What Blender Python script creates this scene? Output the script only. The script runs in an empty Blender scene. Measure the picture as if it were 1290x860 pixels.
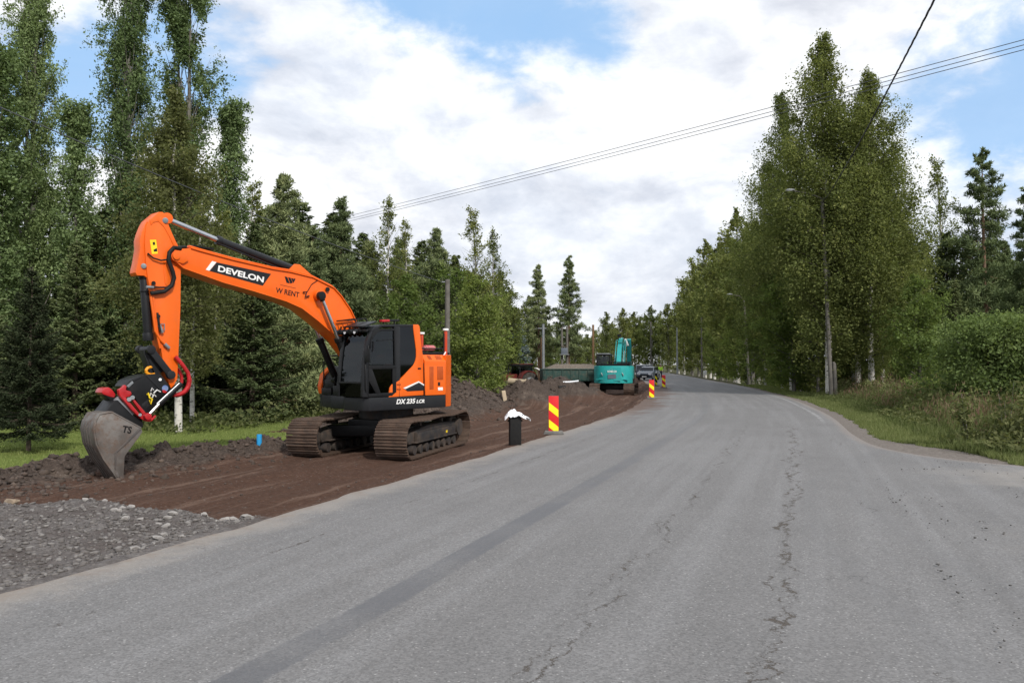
import bpy, bmesh, math, random
import numpy as np
from mathutils import Vector, Matrix
R = math.radians
random.seed(7)
scene = bpy.context.scene
COL = scene.collection

# ------------------------------------------------------------------ camera
EYE = Vector((0.0, 0.0, 1.85))
PITCH = math.atan(0.028)
cam = bpy.data.cameras.new('camera')
cam.sensor_width = 36.0
cam.lens = 36.0 * 1000.0 / 1290.0
cam.clip_end = 5000
cam_o = bpy.data.objects.new('camera', cam)
COL.objects.link(cam_o)
cam_o.location = EYE
cam_o.rotation_euler = (R(90) + PITCH, 0, 0)
scene.camera = cam_o

# ------------------------------------------------------------------ world, sun, exposure
SUN_EL, SUN_AZ = 38.0, 150.0          # azimuth clockwise from +Y
scene.view_settings.view_transform = 'Standard'
scene.view_settings.look = 'None'
scene.view_settings.exposure = 0.3
scene.view_settings.gamma = 1.0
world = bpy.data.worlds.new('World')
scene.world = world
world.use_nodes = True


class NT:
    """small helper to write node trees"""
    def __init__(s, tree):
        s.t = tree
        tree.nodes.clear()

    def n(s, kind, props=None, **inp):
        nd = s.t.nodes.new(kind)
        for k, v in (props or {}).items():
            setattr(nd, k, v)
        for k, v in inp.items():
            s.set(nd, k, v)
        return nd

    def set(s, nd, k, v):
        key = int(k[1:]) if (k[0] == 'i' and k[1:].isdigit()) else k.replace('_', ' ')
        sock = nd.inputs[key]
        if isinstance(v, bpy.types.NodeSocket):
            s.t.links.new(v, sock)
        elif isinstance(v, bpy.types.Node):
            s.t.links.new(v.outputs[0], sock)
        else:
            if sock.type == 'RGBA' and len(v) == 3:
                v = (*v, 1.0)
            sock.default_value = v

    def m(s, op, a, b=0.0, c=0.0, clamp=False):
        return s.n('ShaderNodeMath', dict(operation=op, use_clamp=clamp), i0=a, i1=b, i2=c).outputs[0]

    def mix(s, f, a, b, mode='MIX'):
        nd = s.n('ShaderNodeMix', dict(data_type='RGBA', blend_type=mode))
        for k, v in ((0, f), (6, a), (7, b)):
            s.set(nd, 'i%d' % k, v)
        return nd.outputs[2]

    def noise(s, vec=None, scale=5.0, detail=4.0, rough=0.55, dist=0.0):
        nd = s.n('ShaderNodeTexNoise', Scale=scale, Detail=detail, Roughness=rough, Distortion=dist)
        if vec is not None:
            s.set(nd, 'Vector', vec)
        return nd.outputs[0]

    def ramp(s, f, stops):
        nd = s.n('ShaderNodeValToRGB', Fac=f)
        el = nd.color_ramp.elements
        while len(el) < len(stops):
            el.new(0.5)
        for e, (p, c) in zip(el, stops):
            e.position = p
            e.color = (*c, 1.0) if not isinstance(c, (int, float)) else (c, c, c, 1.0)
        return nd.outputs[0]

    def sstep(s, x, a, b):
        nd = s.n('ShaderNodeMapRange', dict(interpolation_type='SMOOTHSTEP'), Value=x)
        nd.inputs[1].default_value = a
        nd.inputs[2].default_value = b
        return nd.outputs[0]


w = NT(world.node_tree)
sky = w.n('ShaderNodeTexSky', dict(sky_type='NISHITA', sun_disc=False, sun_elevation=R(SUN_EL), sun_rotation=R(SUN_AZ),
                                   air_density=1.0, dust_density=1.2, ozone_density=1.5))
tc = w.n('ShaderNodeTexCoord')
sep = w.n('ShaderNodeSeparateXYZ', Vector=tc.outputs['Generated'])
gen = tc.outputs['Generated']
wv1 = w.n('ShaderNodeMapping', Vector=gen)
wv1.inputs['Scale'].default_value = (1.0, 1.0, 1.9)
wv1.inputs['Location'].default_value = (2.35, 7.1, 0.35)
pv = wv1.outputs[0]
warp = w.n('ShaderNodeTexNoise', Vector=pv, Scale=2.2, Detail=3.0).outputs['Color']
pw = w.n('ShaderNodeVectorMath', dict(operation='MULTIPLY_ADD'), i0=warp, i1=(0.16, 0.16, 0.16), i2=pv).outputs[0]
cov = w.noise(pw, 2.9, 10.0, 0.60, 0.0)


def gap(d, lo, hi, amt):
    """a rift in the cloud deck round one direction of the sky"""
    v = Vector(d).normalized()
    dt = w.n('ShaderNodeVectorMath', dict(operation='DOT_PRODUCT'), i0=gen, i1=tuple(v)).outputs['Value']
    return w.m('MULTIPLY', w.sstep(dt, math.cos(R(hi)), math.cos(R(lo))), amt)


bias = 0.10
for d, lo, hi, amt in (((0.04, 1, 0.415), 0.5, 8.5, -0.17), ((0.58, 1, 0.30), 1.0, 10.0, -0.13), ((-0.38, 1, 0.41), 1.0, 5.0, -0.10), ((-0.58, 1, 0.41), 1.0, 8.0, -0.14),
                       ((0.27, 1, 0.36), 1.0, 9.0, 0.10), ((-0.1, 1, 0.22), 2.0, 16.0, 0.10), ((0.12, 1, 0.12), 2.0, 14.0, 0.05)):
    bias = w.m('ADD', bias, gap(d, lo, hi, amt))
covb = w.m('ADD', cov, bias)
cov_m = w.m('ADD', w.m('MULTIPLY', w.sstep(covb, 0.43, 0.575), 0.86), w.m('MULTIPLY', w.sstep(w.noise(pw, 1.6, 7.0, 0.62), 0.34, 0.66), 0.14))
up_ = w.n('ShaderNodeVectorMath', dict(operation='ADD'), i0=pw, i1=(0.02, -0.01, 0.07)).outputs[0]
above = w.noise(up_, 2.9, 10.0, 0.60, 0.0)
lit = w.m('ADD', 0.5, w.m('MULTIPLY', w.m('SUBTRACT', cov, above), 2.3))
soft = w.noise(pw, 2.1, 6.0, 0.55, 0.0)
shade = w.m('ADD', w.m('MULTIPLY', lit, 0.55), w.m('MULTIPLY', soft, 0.45))
cloud = w.ramp(shade, [(0.36, (6.0, 6.25, 6.9)), (0.46, (7.3, 7.5, 8.0)), (0.53, (8.5, 8.6, 8.8)), (0.62, (9.5, 9.5, 9.5))])
blue = w.mix(0.72, sky.outputs[0], (3.5, 5.9, 9.2))
skycol = w.mix(cov_m, blue, cloud)
bg = w.n('ShaderNodeBackground', Color=skycol, Strength=0.1)
w.n('ShaderNodeOutputWorld', Surface=bg.outputs[0])

sun = bpy.data.lights.new('sun', 'SUN')
sun.energy = 2.9
sun.angle = R(3.5)
sun.color = (1.0, 0.95, 0.87)
sun_o = bpy.data.objects.new('sun', sun)
COL.objects.link(sun_o)
sd = Vector((math.sin(R(SUN_AZ)) * math.cos(R(SUN_EL)), math.cos(R(SUN_AZ)) * math.cos(R(SUN_EL)), math.sin(R(SUN_EL))))
sun_o.rotation_euler = sd.to_track_quat('Z', 'Y').to_euler()
scene.cycles.use_denoising = True
scene.cycles.max_bounces = 6
scene.cycles.diffuse_bounces = 3
scene.cycles.glossy_bounces = 3
scene.cycles.transmission_bounces = 4
scene.cycles.transparent_max_bounces = 6

# ------------------------------------------------------------------ materials
MATS = {}


def new_mat(name):
    m = bpy.data.materials.new(name)
    m.use_nodes = True
    MATS[name] = m
    return m, NT(m.node_tree)


def pmat(name, c1, c2=None, scale=6.0, rough=0.5, metal=0.0, bump=0.0, bscale=40.0, spec=0.28, dirt=None, dirt_z=None, coat=0.0):
    """principled material: two colours mixed by noise, optional bump and dust"""
    m, t = new_mat(name)
    co = t.n('ShaderNodeTexCoord').outputs['Object']
    c2 = c2 or tuple(x * 0.8 for x in c1)
    f = t.sstep(t.noise(co, scale, 6.0, 0.6), 0.35, 0.68)
    col = t.mix(f, c1, c2)
    rr = t.m('ADD', t.m('MULTIPLY', t.noise(co, scale * 3.1, 5.0), 0.25), rough - 0.12)
    if dirt:
        d = t.sstep(t.noise(co, scale * 1.7, 8.0, 0.7), *dirt[1])
        col = t.mix(t.m('MULTIPLY', d, dirt[2]), col, dirt[0])
        rr = t.m('ADD', rr, t.m('MULTIPLY', d, 0.3))
    b = t.n('ShaderNodeBsdfPrincipled', Base_Color=col, Roughness=rr, Metallic=metal)
    b.inputs['Specular IOR Level'].default_value = spec
    b.inputs['Coat Weight'].default_value = coat
    if bump:
        bn = t.n('ShaderNodeBump', Height=t.noise(co, bscale, 6.0, 0.6), Strength=bump, Distance=0.02)
        t.set(b, 'Normal', bn.outputs[0])
    t.n('ShaderNodeOutputMaterial', Surface=b.outputs[0])
    return m


def leaf_mat(name, dark, mid, light, trans=0.35, hue=0.035, tint=1.0):
    m, t = new_mat(name)
    at = t.n('ShaderNodeAttribute', dict(attribute_name='tone')).outputs['Fac']
    oi = t.n('ShaderNodeObjectInfo').outputs['Random']
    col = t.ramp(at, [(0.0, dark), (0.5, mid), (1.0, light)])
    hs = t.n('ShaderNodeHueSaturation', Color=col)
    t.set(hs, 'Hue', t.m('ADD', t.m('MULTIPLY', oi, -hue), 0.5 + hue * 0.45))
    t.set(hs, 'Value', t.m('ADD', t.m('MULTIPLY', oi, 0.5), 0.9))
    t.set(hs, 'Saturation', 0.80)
    d = t.n('ShaderNodeBsdfDiffuse', Color=hs.outputs[0])
    tr = t.n('ShaderNodeBsdfTranslucent', Color=t.mix(1.0, hs.outputs[0], (1.25 * tint, 1.3 * tint, 0.75 * tint), 'MULTIPLY'))
    m1 = t.n('ShaderNodeMixShader', i0=trans, i1=d.outputs[0], i2=tr.outputs[0])
    t.n('ShaderNodeOutputMaterial', Surface=m1.outputs[0])
    return m


ORANGE = pmat('orange_paint', (0.76, 0.126, 0.009), (0.70, 0.110, 0.008), 1.3, 0.38, dirt=((0.30, 0.13, 0.065), (0.5, 0.85), 0.3), coat=0.08)
ORANGE_D = pmat('orange_grille', (0.42, 0.075, 0.012), (0.36, 0.06, 0.01), 9, 0.5)
TEAL = pmat('teal_paint', (0.026, 0.35, 0.345), (0.023, 0.30, 0.295), 1.5, 0.42, dirt=((0.2, 0.2, 0.17), (0.5, 0.8), 0.3))
BLACKP = pmat('black_paint', (0.0075, 0.008, 0.009), (0.012, 0.012, 0.013), 3, 0.4, dirt=((0.07, 0.055, 0.045), (0.55, 0.9), 0.22), spec=0.22)
CHARC = pmat('charcoal_paint', (0.013, 0.014, 0.0165), (0.017, 0.018, 0.020), 2, 0.42, dirt=((0.09, 0.07, 0.06), (0.55, 0.9), 0.2), spec=0.25)
CHROME = pmat('chrome_rod', (0.58, 0.59, 0.61), (0.5, 0.51, 0.53), 2, 0.26, metal=1.0)
RUBBER = pmat('black_rubber', (0.009, 0.009, 0.0095), (0.014, 0.0135, 0.013), 20, 0.6, spec=0.18)
TYRE = pmat('tyre_rubber', (0.022, 0.021, 0.02), (0.07, 0.06, 0.05), 6, 0.8)
TRACK = pmat('track_steel', (0.066, 0.046, 0.036), (0.115, 0.080, 0.060), 5, 0.6, metal=0.25, bump=0.6, bscale=30, dirt=((0.105, 0.062, 0.045), (0.4, 0.7), 0.7))
TFRAME = pmat('track_frame', (0.024, 0.024, 0.027), (0.05, 0.043, 0.038), 3, 0.55, dirt=((0.11, 0.075, 0.055), (0.42, 0.7), 0.6))
BUCKET = pmat('bucket_steel', (0.185, 0.170, 0.158), (0.115, 0.100, 0.090), 3.5, 0.48, metal=0.4, bump=0.25, bscale=18, dirt=((0.13, 0.080, 0.056), (0.42, 0.7), 0.75))
BUCKET_D = pmat('worn_wear_steel', (0.08, 0.073, 0.07), (0.13, 0.11, 0.1), 4, 0.5, metal=0.3, bump=0.3)
RED = pmat('red_paint', (0.42, 0.018, 0.022), (0.34, 0.013, 0.016), 4, 0.35, coat=0.3)
REDHOSE = pmat('red_hose', (0.42, 0.016, 0.02), (0.33, 0.012, 0.015), 6, 0.5)
WHITE = pmat('white_paint', (0.78, 0.78, 0.77), (0.7, 0.7, 0.69), 3, 0.45)
WHITEPL = pmat('white_plastic_sheet', (0.82, 0.84, 0.87), (0.74, 0.76, 0.8), 5, 0.4)
YELLOW = pmat('yellow_paint', (0.85, 0.62, 0.02), (0.78, 0.55, 0.02), 5, 0.45)
SIGNY = pmat('sign_yellow_sheeting', (0.92, 0.80, 0.02), (0.88, 0.75, 0.02), 6, 0.35)
SIGNR = pmat('sign_red_sheeting', (0.66, 0.028, 0.03), (0.6, 0.022, 0.025), 6, 0.35)
SIGNK = pmat('sign_black_sheeting', (0.02, 0.02, 0.02), (0.03, 0.03, 0.03), 6, 0.4)
BLUE = pmat('blue_plastic', (0.03, 0.30, 0.62), (0.025, 0.25, 0.52), 5, 0.4)
GREENTR = pmat('trailer_green', (0.022, 0.062, 0.055), (0.032, 0.06, 0.05), 3, 0.6, dirt=((0.16, 0.13, 0.1), (0.45, 0.75), 0.6))
CONC = pmat('concrete', (0.34, 0.33, 0.30), (0.27, 0.26, 0.24), 6, 0.85, bump=0.3)
BEIGEC = pmat('pale_pipe', (0.42, 0.34, 0.24), (0.34, 0.27, 0.19), 3, 0.75, bump=0.2)
WOODP = pmat('weathered_pole_wood', (0.145, 0.135, 0.122), (0.10, 0.092, 0.082), 5, 0.85, bump=0.5, bscale=25)
WOODB = pmat('brown_pole_wood', (0.20, 0.12, 0.06), (0.15, 0.09, 0.05), 5, 0.85, bump=0.4, bscale=25)
GALV = pmat('galvanised_steel', (0.27, 0.285, 0.30), (0.21, 0.225, 0.24), 5, 0.5, metal=0.5)
CABLE = pmat('cable_black', (0.02, 0.02, 0.02), (0.03, 0.03, 0.03), 5, 0.6)
WIRE = pmat('bare_wire', (0.10, 0.105, 0.11), (0.08, 0.085, 0.09), 5, 0.5, metal=0.4)
CARP = pmat('car_dark_paint', (0.045, 0.06, 0.085), (0.04, 0.05, 0.07), 4, 0.25, coat=0.6)
TIPW = pmat('tipper_silver', (0.34, 0.36, 0.38), (0.25, 0.26, 0.28), 3, 0.5)
HIVIS = pmat('hivis_yellow', (0.50, 0.85, 0.06), (0.42, 0.75, 0.05), 6, 0.7)
SKIN = pmat('skin', (0.45, 0.26, 0.19), (0.4, 0.22, 0.16), 8, 0.55)
DKBLUE = pmat('dark_trousers', (0.02, 0.025, 0.04), (0.03, 0.034, 0.05), 8, 0.85)
TRACTOR = pmat('tractor_red', (0.11, 0.018, 0.015), (0.085, 0.016, 0.014), 4, 0.45)
LAMP = pmat('headlamp_glass', (0.7, 0.72, 0.75), (0.6, 0.62, 0.66), 8, 0.15)
GREYBLUE = pmat('transformer_grey', (0.12, 0.14, 0.17), (0.1, 0.115, 0.14), 5, 0.5)
BARK_W = pmat('x', (0.5, 0.5, 0.5))


def glass_mat(name, tint, dark=0.5):
    m, t = new_mat(name)
    tr = t.n('ShaderNodeBsdfTransparent', Color=tint)
    g = t.n('ShaderNodeBsdfGlossy', Color=(0.9, 0.95, 1.0), Roughness=0.03)
    lw = t.n('ShaderNodeLayerWeight', Blend=0.13)
    mx = t.n('ShaderNodeMixShader', i0=t.m('ADD', t.m('MULTIPLY', lw.outputs['Fresnel'], 0.8), 0.035), i1=tr.outputs[0], i2=g.outputs[0])
    t.n('ShaderNodeOutputMaterial', Surface=mx.outputs[0])
    return m


GLASS = glass_mat('cab_glass', (0.34, 0.38, 0.37))
GLASSD = glass_mat('dark_tinted_glass', (0.02, 0.024, 0.024))


def bark(name, c1, c2, marks=False):
    m, t = new_mat(name)
    co = t.n('ShaderNodeTexCoord').outputs['Object']
    st = t.n('ShaderNodeMapping', Vector=co)
    st.inputs['Scale'].default_value = (1, 1, 0.25) if not marks else (1.0, 1.0, 5.0)
    f = t.noise(st.outputs[0], 9 if not marks else 2.2, 7.0, 0.65, 0.4)
    if marks:
        k = t.sstep(f, 0.56, 0.62)
        big = t.sstep(t.noise(co, 1.6, 5.0), 0.52, 0.68)
        k = t.m('MAXIMUM', k, t.m('MULTIPLY', big, 0.8))
        col = t.mix(k, c1, c2)
    else:
        col = t.mix(t.sstep(f, 0.35, 0.65), c1, c2)
    if marks:
        col = t.mix(t.n('ShaderNodeAttribute', dict(attribute_name='limb')).outputs['Fac'], col, (0.055, 0.045, 0.038))
    b = t.n('ShaderNodeBsdfPrincipled', Base_Color=col, Roughness=0.85)
    bn = t.n('ShaderNodeBump', Height=f, Strength=0.5, Distance=0.03)
    t.set(b, 'Normal', bn.outputs[0])
    t.n('ShaderNodeOutputMaterial', Surface=b.outputs[0])
    return m


BIRCHB = bark('birch_bark', (0.55, 0.53, 0.49), (0.06, 0.055, 0.05), True)
GREYB = bark('grey_bark', (0.19, 0.18, 0.155), (0.10, 0.092, 0.08))
BROWNB = bark('brown_bark', (0.13, 0.095, 0.07), (0.07, 0.052, 0.04))
PINEB = bark('pine_bark', (0.23, 0.13, 0.075), (0.13, 0.085, 0.06))

L_POPLAR = leaf_mat('poplar_leaves', (0.0762, 0.1214, 0.0394), (0.1414, 0.2085, 0.0626), (0.2721, 0.3564, 0.1273), 0.3, 0.02)
L_BIRCH = leaf_mat('birch_leaves', (0.0607, 0.0821, 0.0178), (0.1284, 0.1587, 0.0321), (0.2407, 0.2533, 0.0536), 0.38, 0.03)
L_BIRCHG = leaf_mat('golden_birch_leaves', (0.0700, 0.0800, 0.0260), (0.1350, 0.1480, 0.0420), (0.2200, 0.2200, 0.0700), 0.42, 0.02)
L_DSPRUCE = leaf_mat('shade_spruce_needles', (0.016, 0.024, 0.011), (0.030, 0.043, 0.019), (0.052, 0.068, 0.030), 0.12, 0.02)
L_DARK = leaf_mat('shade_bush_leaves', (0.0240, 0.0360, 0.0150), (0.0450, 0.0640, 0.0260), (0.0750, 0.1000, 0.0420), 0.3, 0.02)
L_GREEN = leaf_mat('fresh_green_leaves', (0.0614, 0.0950, 0.0153), (0.1349, 0.1918, 0.0276), (0.2376, 0.2837, 0.0491), 0.42, 0.03)
L_SPRUCE = leaf_mat('spruce_needles', (0.0447, 0.0665, 0.0250), (0.0844, 0.1176, 0.0383), (0.1490, 0.1886, 0.0599), 0.15, 0.025)
L_PINE = leaf_mat('pine_needles', (0.0546, 0.0807, 0.0331), (0.1146, 0.1563, 0.0547), (0.2149, 0.2554, 0.0880), 0.15, 0.03)
L_BLUESP = leaf_mat('blue_spruce_needles', (0.0637, 0.0910, 0.0946), (0.1092, 0.1492, 0.1547), (0.1820, 0.2275, 0.2275), 0.1, 0.01)
L_WILLOW = leaf_mat('willow_leaves', (0.0497, 0.0804, 0.0175), (0.1242, 0.1827, 0.0381), (0.2192, 0.2776, 0.0730), 0.35, 0.01)
L_WEED = leaf_mat('weed_leaves', (0.0401, 0.0552, 0.0141), (0.0883, 0.1084, 0.0301), (0.1705, 0.1756, 0.0602), 0.35, 0.01)
L_RUST = leaf_mat('rusty_flower_stalks', (0.0940, 0.0470, 0.0314), (0.1672, 0.0888, 0.0575), (0.2612, 0.1672, 0.1045), 0.3, 0.01)
L_GRASS = leaf_mat('grass_blades', (0.0680, 0.0920, 0.0220), (0.1180, 0.1500, 0.0380), (0.2100, 0.2250, 0.0850), 0.4, 0.01)
L_LAWN = leaf_mat('lawn_blades', (0.0850, 0.1300, 0.0200), (0.1400, 0.1850, 0.0320), (0.2100, 0.2450, 0.0600), 0.35, 0.01)


# ------------------------------------------------------------------ object helpers
def link(o, parent=None):
    COL.objects.link(o)
    if parent is not None:
        o.parent = parent
    return o


def thing(name, label, cat, loc=(0, 0, 0), rz=0.0, group=None):
    o = bpy.data.objects.new(name, None)
    o.empty_display_size = 0.2
    COL.objects.link(o)
    o.location = loc
    o.rotation_euler = (0, 0, rz)
    return tag(o, label, cat, group)


def tag(o, label=None, cat=None, group=None, kind=None):
    for k, v in (('label', label), ('category', cat), ('group', group), ('kind', kind)):
        if v:
            o[k] = v
    return o


def copy_tree(o, parent=None):
    c = o.copy()
    COL.objects.link(c)
    c.parent = parent
    for ch in o.children:
        copy_tree(ch, c)
    return c


class MB:
    """collects shapes in one bmesh, then links it as ONE mesh object"""
    def __init__(s):
        s.bm = bmesh.new()

    def face_poly(s, pts):
        s.bm.faces.new([s.bm.verts.new(p) for p in pts])
        return s

    def prism(s, poly, a, b, axis='y'):
        """polygon extruded from a to b. axis y: poly is (x,z); z: (x,y); x: (y,z)"""
        def P(q, h):
            return {'y': (q[0], h, q[1]), 'z': (q[0], q[1], h), 'x': (h, q[0], q[1])}[axis]
        v0 = [s.bm.verts.new(P(q, a)) for q in poly]
        v1 = [s.bm.verts.new(P(q, b)) for q in poly]
        n = len(poly)
        s.bm.faces.new(v0)
        s.bm.faces.new(v1[::-1])
        for i in range(n):
            j = (i + 1) % n
            s.bm.faces.new((v0[i], v1[i], v1[j], v0[j]))
        return s

    def box(s, x0, x1, y0, y1, z0, z1):
        return s.prism([(x0, y0), (x1, y0), (x1, y1), (x0, y1)], z0, z1, 'z')

    def bar(s, p, q, wd, ht=None, up=(0, 0, 1)):
        """rectangular bar between two points"""
        p, q = Vector(p), Vector(q)
        d = (q - p).normalized()
        u = Vector(up)
        if abs(d.dot(u)) > 0.97:
            u = Vector((1, 0, 0))
        x = d.cross(u).normalized()
        z = x.cross(d).normalized()
        ht = ht or wd
        cs = [(-1, -1), (1, -1), (1, 1), (-1, 1)]
        v0 = [s.bm.verts.new(p + x * (a * wd / 2) + z * (b * ht / 2)) for a, b in cs]
        v1 = [s.bm.verts.new(q + x * (a * wd / 2) + z * (b * ht / 2)) for a, b in cs]
        s.bm.faces.new(v0[::-1])
        s.bm.faces.new(v1)
        for i in range(4):
            j = (i + 1) % 4
            s.bm.faces.new((v0[i], v0[j], v1[j], v1[i]))
        return s

    def tube(s, pts, rad, n=12, cap=True):
        pts = [Vector(p) for p in pts]
        if isinstance(rad, (int, float)):
            rad = [rad] * len(pts)
        rings = []
        ref = None
        for i, p in enumerate(pts):
            d = (pts[min(i + 1, len(pts) - 1)] - pts[max(i - 1, 0)]).normalized()
            if ref is None:
                ref = Vector((0, 0, 1)) if abs(d.z) < 0.9 else Vector((1, 0, 0))
            x = (ref - d * ref.dot(d)).normalized()
            y = d.cross(x)
            ref = x
            rings.append([s.bm.verts.new(p + (x * math.cos(2 * math.pi * k / n) + y * math.sin(2 * math.pi * k / n)) * rad[i]) for k in range(n)])
        for r0, r1 in zip(rings, rings[1:]):
            for k in range(n):
                j = (k + 1) % n
                s.bm.faces.new((r0[k], r0[j], r1[j], r1[k]))
        if cap:
            s.bm.faces.new(rings[0][::-1])
            s.bm.faces.new(rings[-1])
        return s

    def cyl(s, p, q, r, n=20):
        return s.tube([p, q], r, n)

    def ball(s, c, r, sx=1, sy=1, sz=1, n=2):
        m = Matrix.Translation(c) @ Matrix.Diagonal((r * sx, r * sy, r * sz, 1))
        bmesh.ops.create_icosphere(s.bm, subdivisions=n, radius=1.0, matrix=m)
        return s

    def build(s, name, mat, parent=None, bevel=0.0, smooth=35, seg=2, loc=None, rot=None):
        bm = s.bm
        bmesh.ops.recalc_face_normals(bm, faces=bm.faces[:])
        if bevel:
            es = [e for e in bm.edges if len(e.link_faces) == 2 and e.calc_face_angle(0) > R(28)]
            bmesh.ops.bevel(bm, geom=es, offset=bevel, segments=seg, affect='EDGES', clamp_overlap=True, profile=0.6)
        me = bpy.data.meshes.new(name)
        bm.to_mesh(me)
        bm.free()
        if smooth:
            me.shade_smooth()
            me.set_sharp_from_angle(angle=R(smooth))
        if mat is not None:
            me.materials.append(mat)
        o = bpy.data.objects.new(name, me)
        if loc:
            o.location = loc
        if rot:
            o.rotation_euler = rot
        return link(o, parent)


def mesh_np(name, verts, faces, mat, parent=None, attrs=None, uvs=None, smooth=False, nv=4):
    """fast mesh from numpy arrays; faces (N,nv)"""
    me = bpy.data.meshes.new(name)
    verts = np.asarray(verts, np.float32)
    faces = np.asarray(faces, np.int32)
    nf = len(faces)
    me.vertices.add(len(verts))
    me.vertices.foreach_set('co', verts.ravel())
    me.loops.add(nf * nv)
    me.loops.foreach_set('vertex_index', faces.ravel())
    me.polygons.add(nf)
    me.polygons.foreach_set('loop_start', np.arange(0, nf * nv, nv, dtype=np.int32))
    me.polygons.foreach_set('loop_total', np.full(nf, nv, np.int32))
    if smooth:
        me.polygons.foreach_set('use_smooth', np.ones(nf, bool))
    me.update(calc_edges=True)
    for k, v in (attrs or {}).items():
        a = me.attributes.new(k, 'FLOAT', 'POINT')
        a.data.foreach_set('value', np.asarray(v, np.float32))
    for k, v in (uvs or {}).items():
        u = me.uv_layers.new(name=k)
        u.data.foreach_set('uv', np.asarray(v, np.float32)[faces.ravel()].ravel())
    if mat is not None:
        me.materials.append(mat)
    if parent == 'mesh':
        return me
    o = bpy.data.objects.new(name, me)
    return link(o, parent)


def text(body, name, mat, parent, origin, xdir, ydir, width, height, bold=0.0, thick=0.002, shear=0.0):
    cu = bpy.data.curves.new(name, 'FONT')
    cu.body = body
    cu.size = 1.0
    cu.offset = bold
    cu.shear = shear
    cu.extrude = thick
    cu.materials.append(mat)
    o = bpy.data.objects.new(name, cu)
    link(o, None)
    bpy.context.view_layer.update()
    me_ = bpy.data.meshes.new_from_object(o.evaluated_get(bpy.context.evaluated_depsgraph_get()))
    bpy.data.objects.remove(o)
    o = bpy.data.objects.new(name, me_)
    link(o, parent)
    if not me_.materials:
        me_.materials.append(mat)
    bb = [Vector(c) for c in o.bound_box]
    x0, x1 = min(c.x for c in bb), max(c.x for c in bb)
    y0, y1 = min(c.y for c in bb), max(c.y for c in bb)
    sx, sy = width / max(x1 - x0, 1e-4), height / max(y1 - y0, 1e-4)
    X = Vector(xdir).normalized()
    Z = X.cross(Vector(ydir)).normalized()
    Y = Z.cross(X)
    M = Matrix((X, Y, Z)).transposed().to_4x4()
    M.translation = Vector(origin) - X * x0 * sx - Y * y0 * sy
    o.matrix_local = M @ Matrix.Diagonal((sx, sy, 1, 1))
    return o


# numpy value noise
def vnoise(x, y, seed=0):
    xi, yi = np.floor(x).astype(np.int64), np.floor(y).astype(np.int64)
    xf, yf = x - xi, y - yi
    xf, yf = xf * xf * (3 - 2 * xf), yf * yf * (3 - 2 * yf)

    def h(a, b):
        n = (a * 374761393 + b * 668265263 + seed * 974711) & 0x7fffffff
        n = ((n ^ (n >> 13)) * 1274126177) & 0x7fffffff
        return ((n ^ (n >> 16)) & 0xffff) / 65535.0
    return (h(xi, yi) * (1 - xf) + h(xi + 1, yi) * xf) * (1 - yf) + (h(xi, yi + 1) * (1 - xf) + h(xi + 1, yi + 1) * xf) * yf


def fbm(x, y, oct=5, seed=0, gain=0.5):
    s, a, n = 0.0, 1.0, 0.0
    for k in range(oct):
        s = s + a * (vnoise(x * 2 ** k + 17.3 * k, y * 2 ** k - 9.1 * k, seed + k) - 0.5)
        n += a
        a *= gain
    return s / n * 2


def worley(x, y, seed=0):
    """distance to the nearest scattered point, 0 at the point to about 1 between points"""
    xi, yi = np.floor(x).astype(np.int64), np.floor(y).astype(np.int64)
    best = np.full(np.shape(x), 9.0)
    for dx in (-1, 0, 1):
        for dy in (-1, 0, 1):
            a, b = xi + dx, yi + dy
            n = (a * 73856093 ^ b * 19349663 ^ (seed * 83492791)) & 0x7fffffff
            n = ((n ^ (n >> 13)) * 1274126177) & 0x7fffffff
            jx, jy = (n & 0xff) / 255.0, ((n >> 8) & 0xff) / 255.0
            best = np.minimum(best, (x - a - jx) ** 2 + (y - b - jy) ** 2)
    return np.sqrt(best)


def smooth01(x, a, b):
    q = np.clip((x - a) / (b - a), 0, 1)
    return q * q * (3 - 2 * q)

# ------------------------------------------------------------------ the lie of the land
LY = np.array([-40, -10, 0, 3, 6.45, 9.64, 17.6, 24, 31.4, 44, 64, 92, 115, 132, 165, 200, 260, 420])
LX = np.array([-21, -10.3, -6.6, -5.5, -4.16, -2.95, -0.09, 2.2, 4.55, 7.5, 11.2, 15.0, 18.2, 20.6, 25, 28.5, 32, 36])
RY = np.array([-40, -12, -6, 0, 5, 9, 12, 13.8, 14.9, 15.9, 17.0, 18.4, 20, 22, 26, 29.8, 42, 64, 92, 115, 132, 165, 200, 260, 420])
RX = np.array([66, 39, 33, 26.5, 20.2, 15.4, 11.9, 10.0, 9.0, 8.45, 8.2, 8.3, 8.7, 9.3, 10.65, 11.8, 14.9, 18.9, 22.6, 25.7, 28, 32.2, 35.6, 39, 43])
_yy = np.arange(-40, 420, 0.5)


def _sm(v, k):
    kk = np.ones(k) / k
    return np.convolve(np.pad(v, (k // 2, k - 1 - k // 2), 'edge'), kk, 'valid')


_xl = _sm(np.interp(_yy, LY, LX), 13)
_xr = np.interp(_yy, RY, RX)
_xr = np.where(_yy < 24, _sm(_xr, 3), _sm(_xr, 13))


def xL(y): return np.interp(y, _yy, _xl)
def xR(y): return np.interp(y, _yy, _xr)
def cosL(y): return 1 / np.sqrt(1 + ((xL(y + 1) - xL(y - 1)) / 2) ** 2)
def tL(x, y): return (x - xL(y)) * cosL(y)


_seg = np.stack([xR(np.arange(-20, 140, 1.0)), np.arange(-20, 140, 1.0)], 1)


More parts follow.
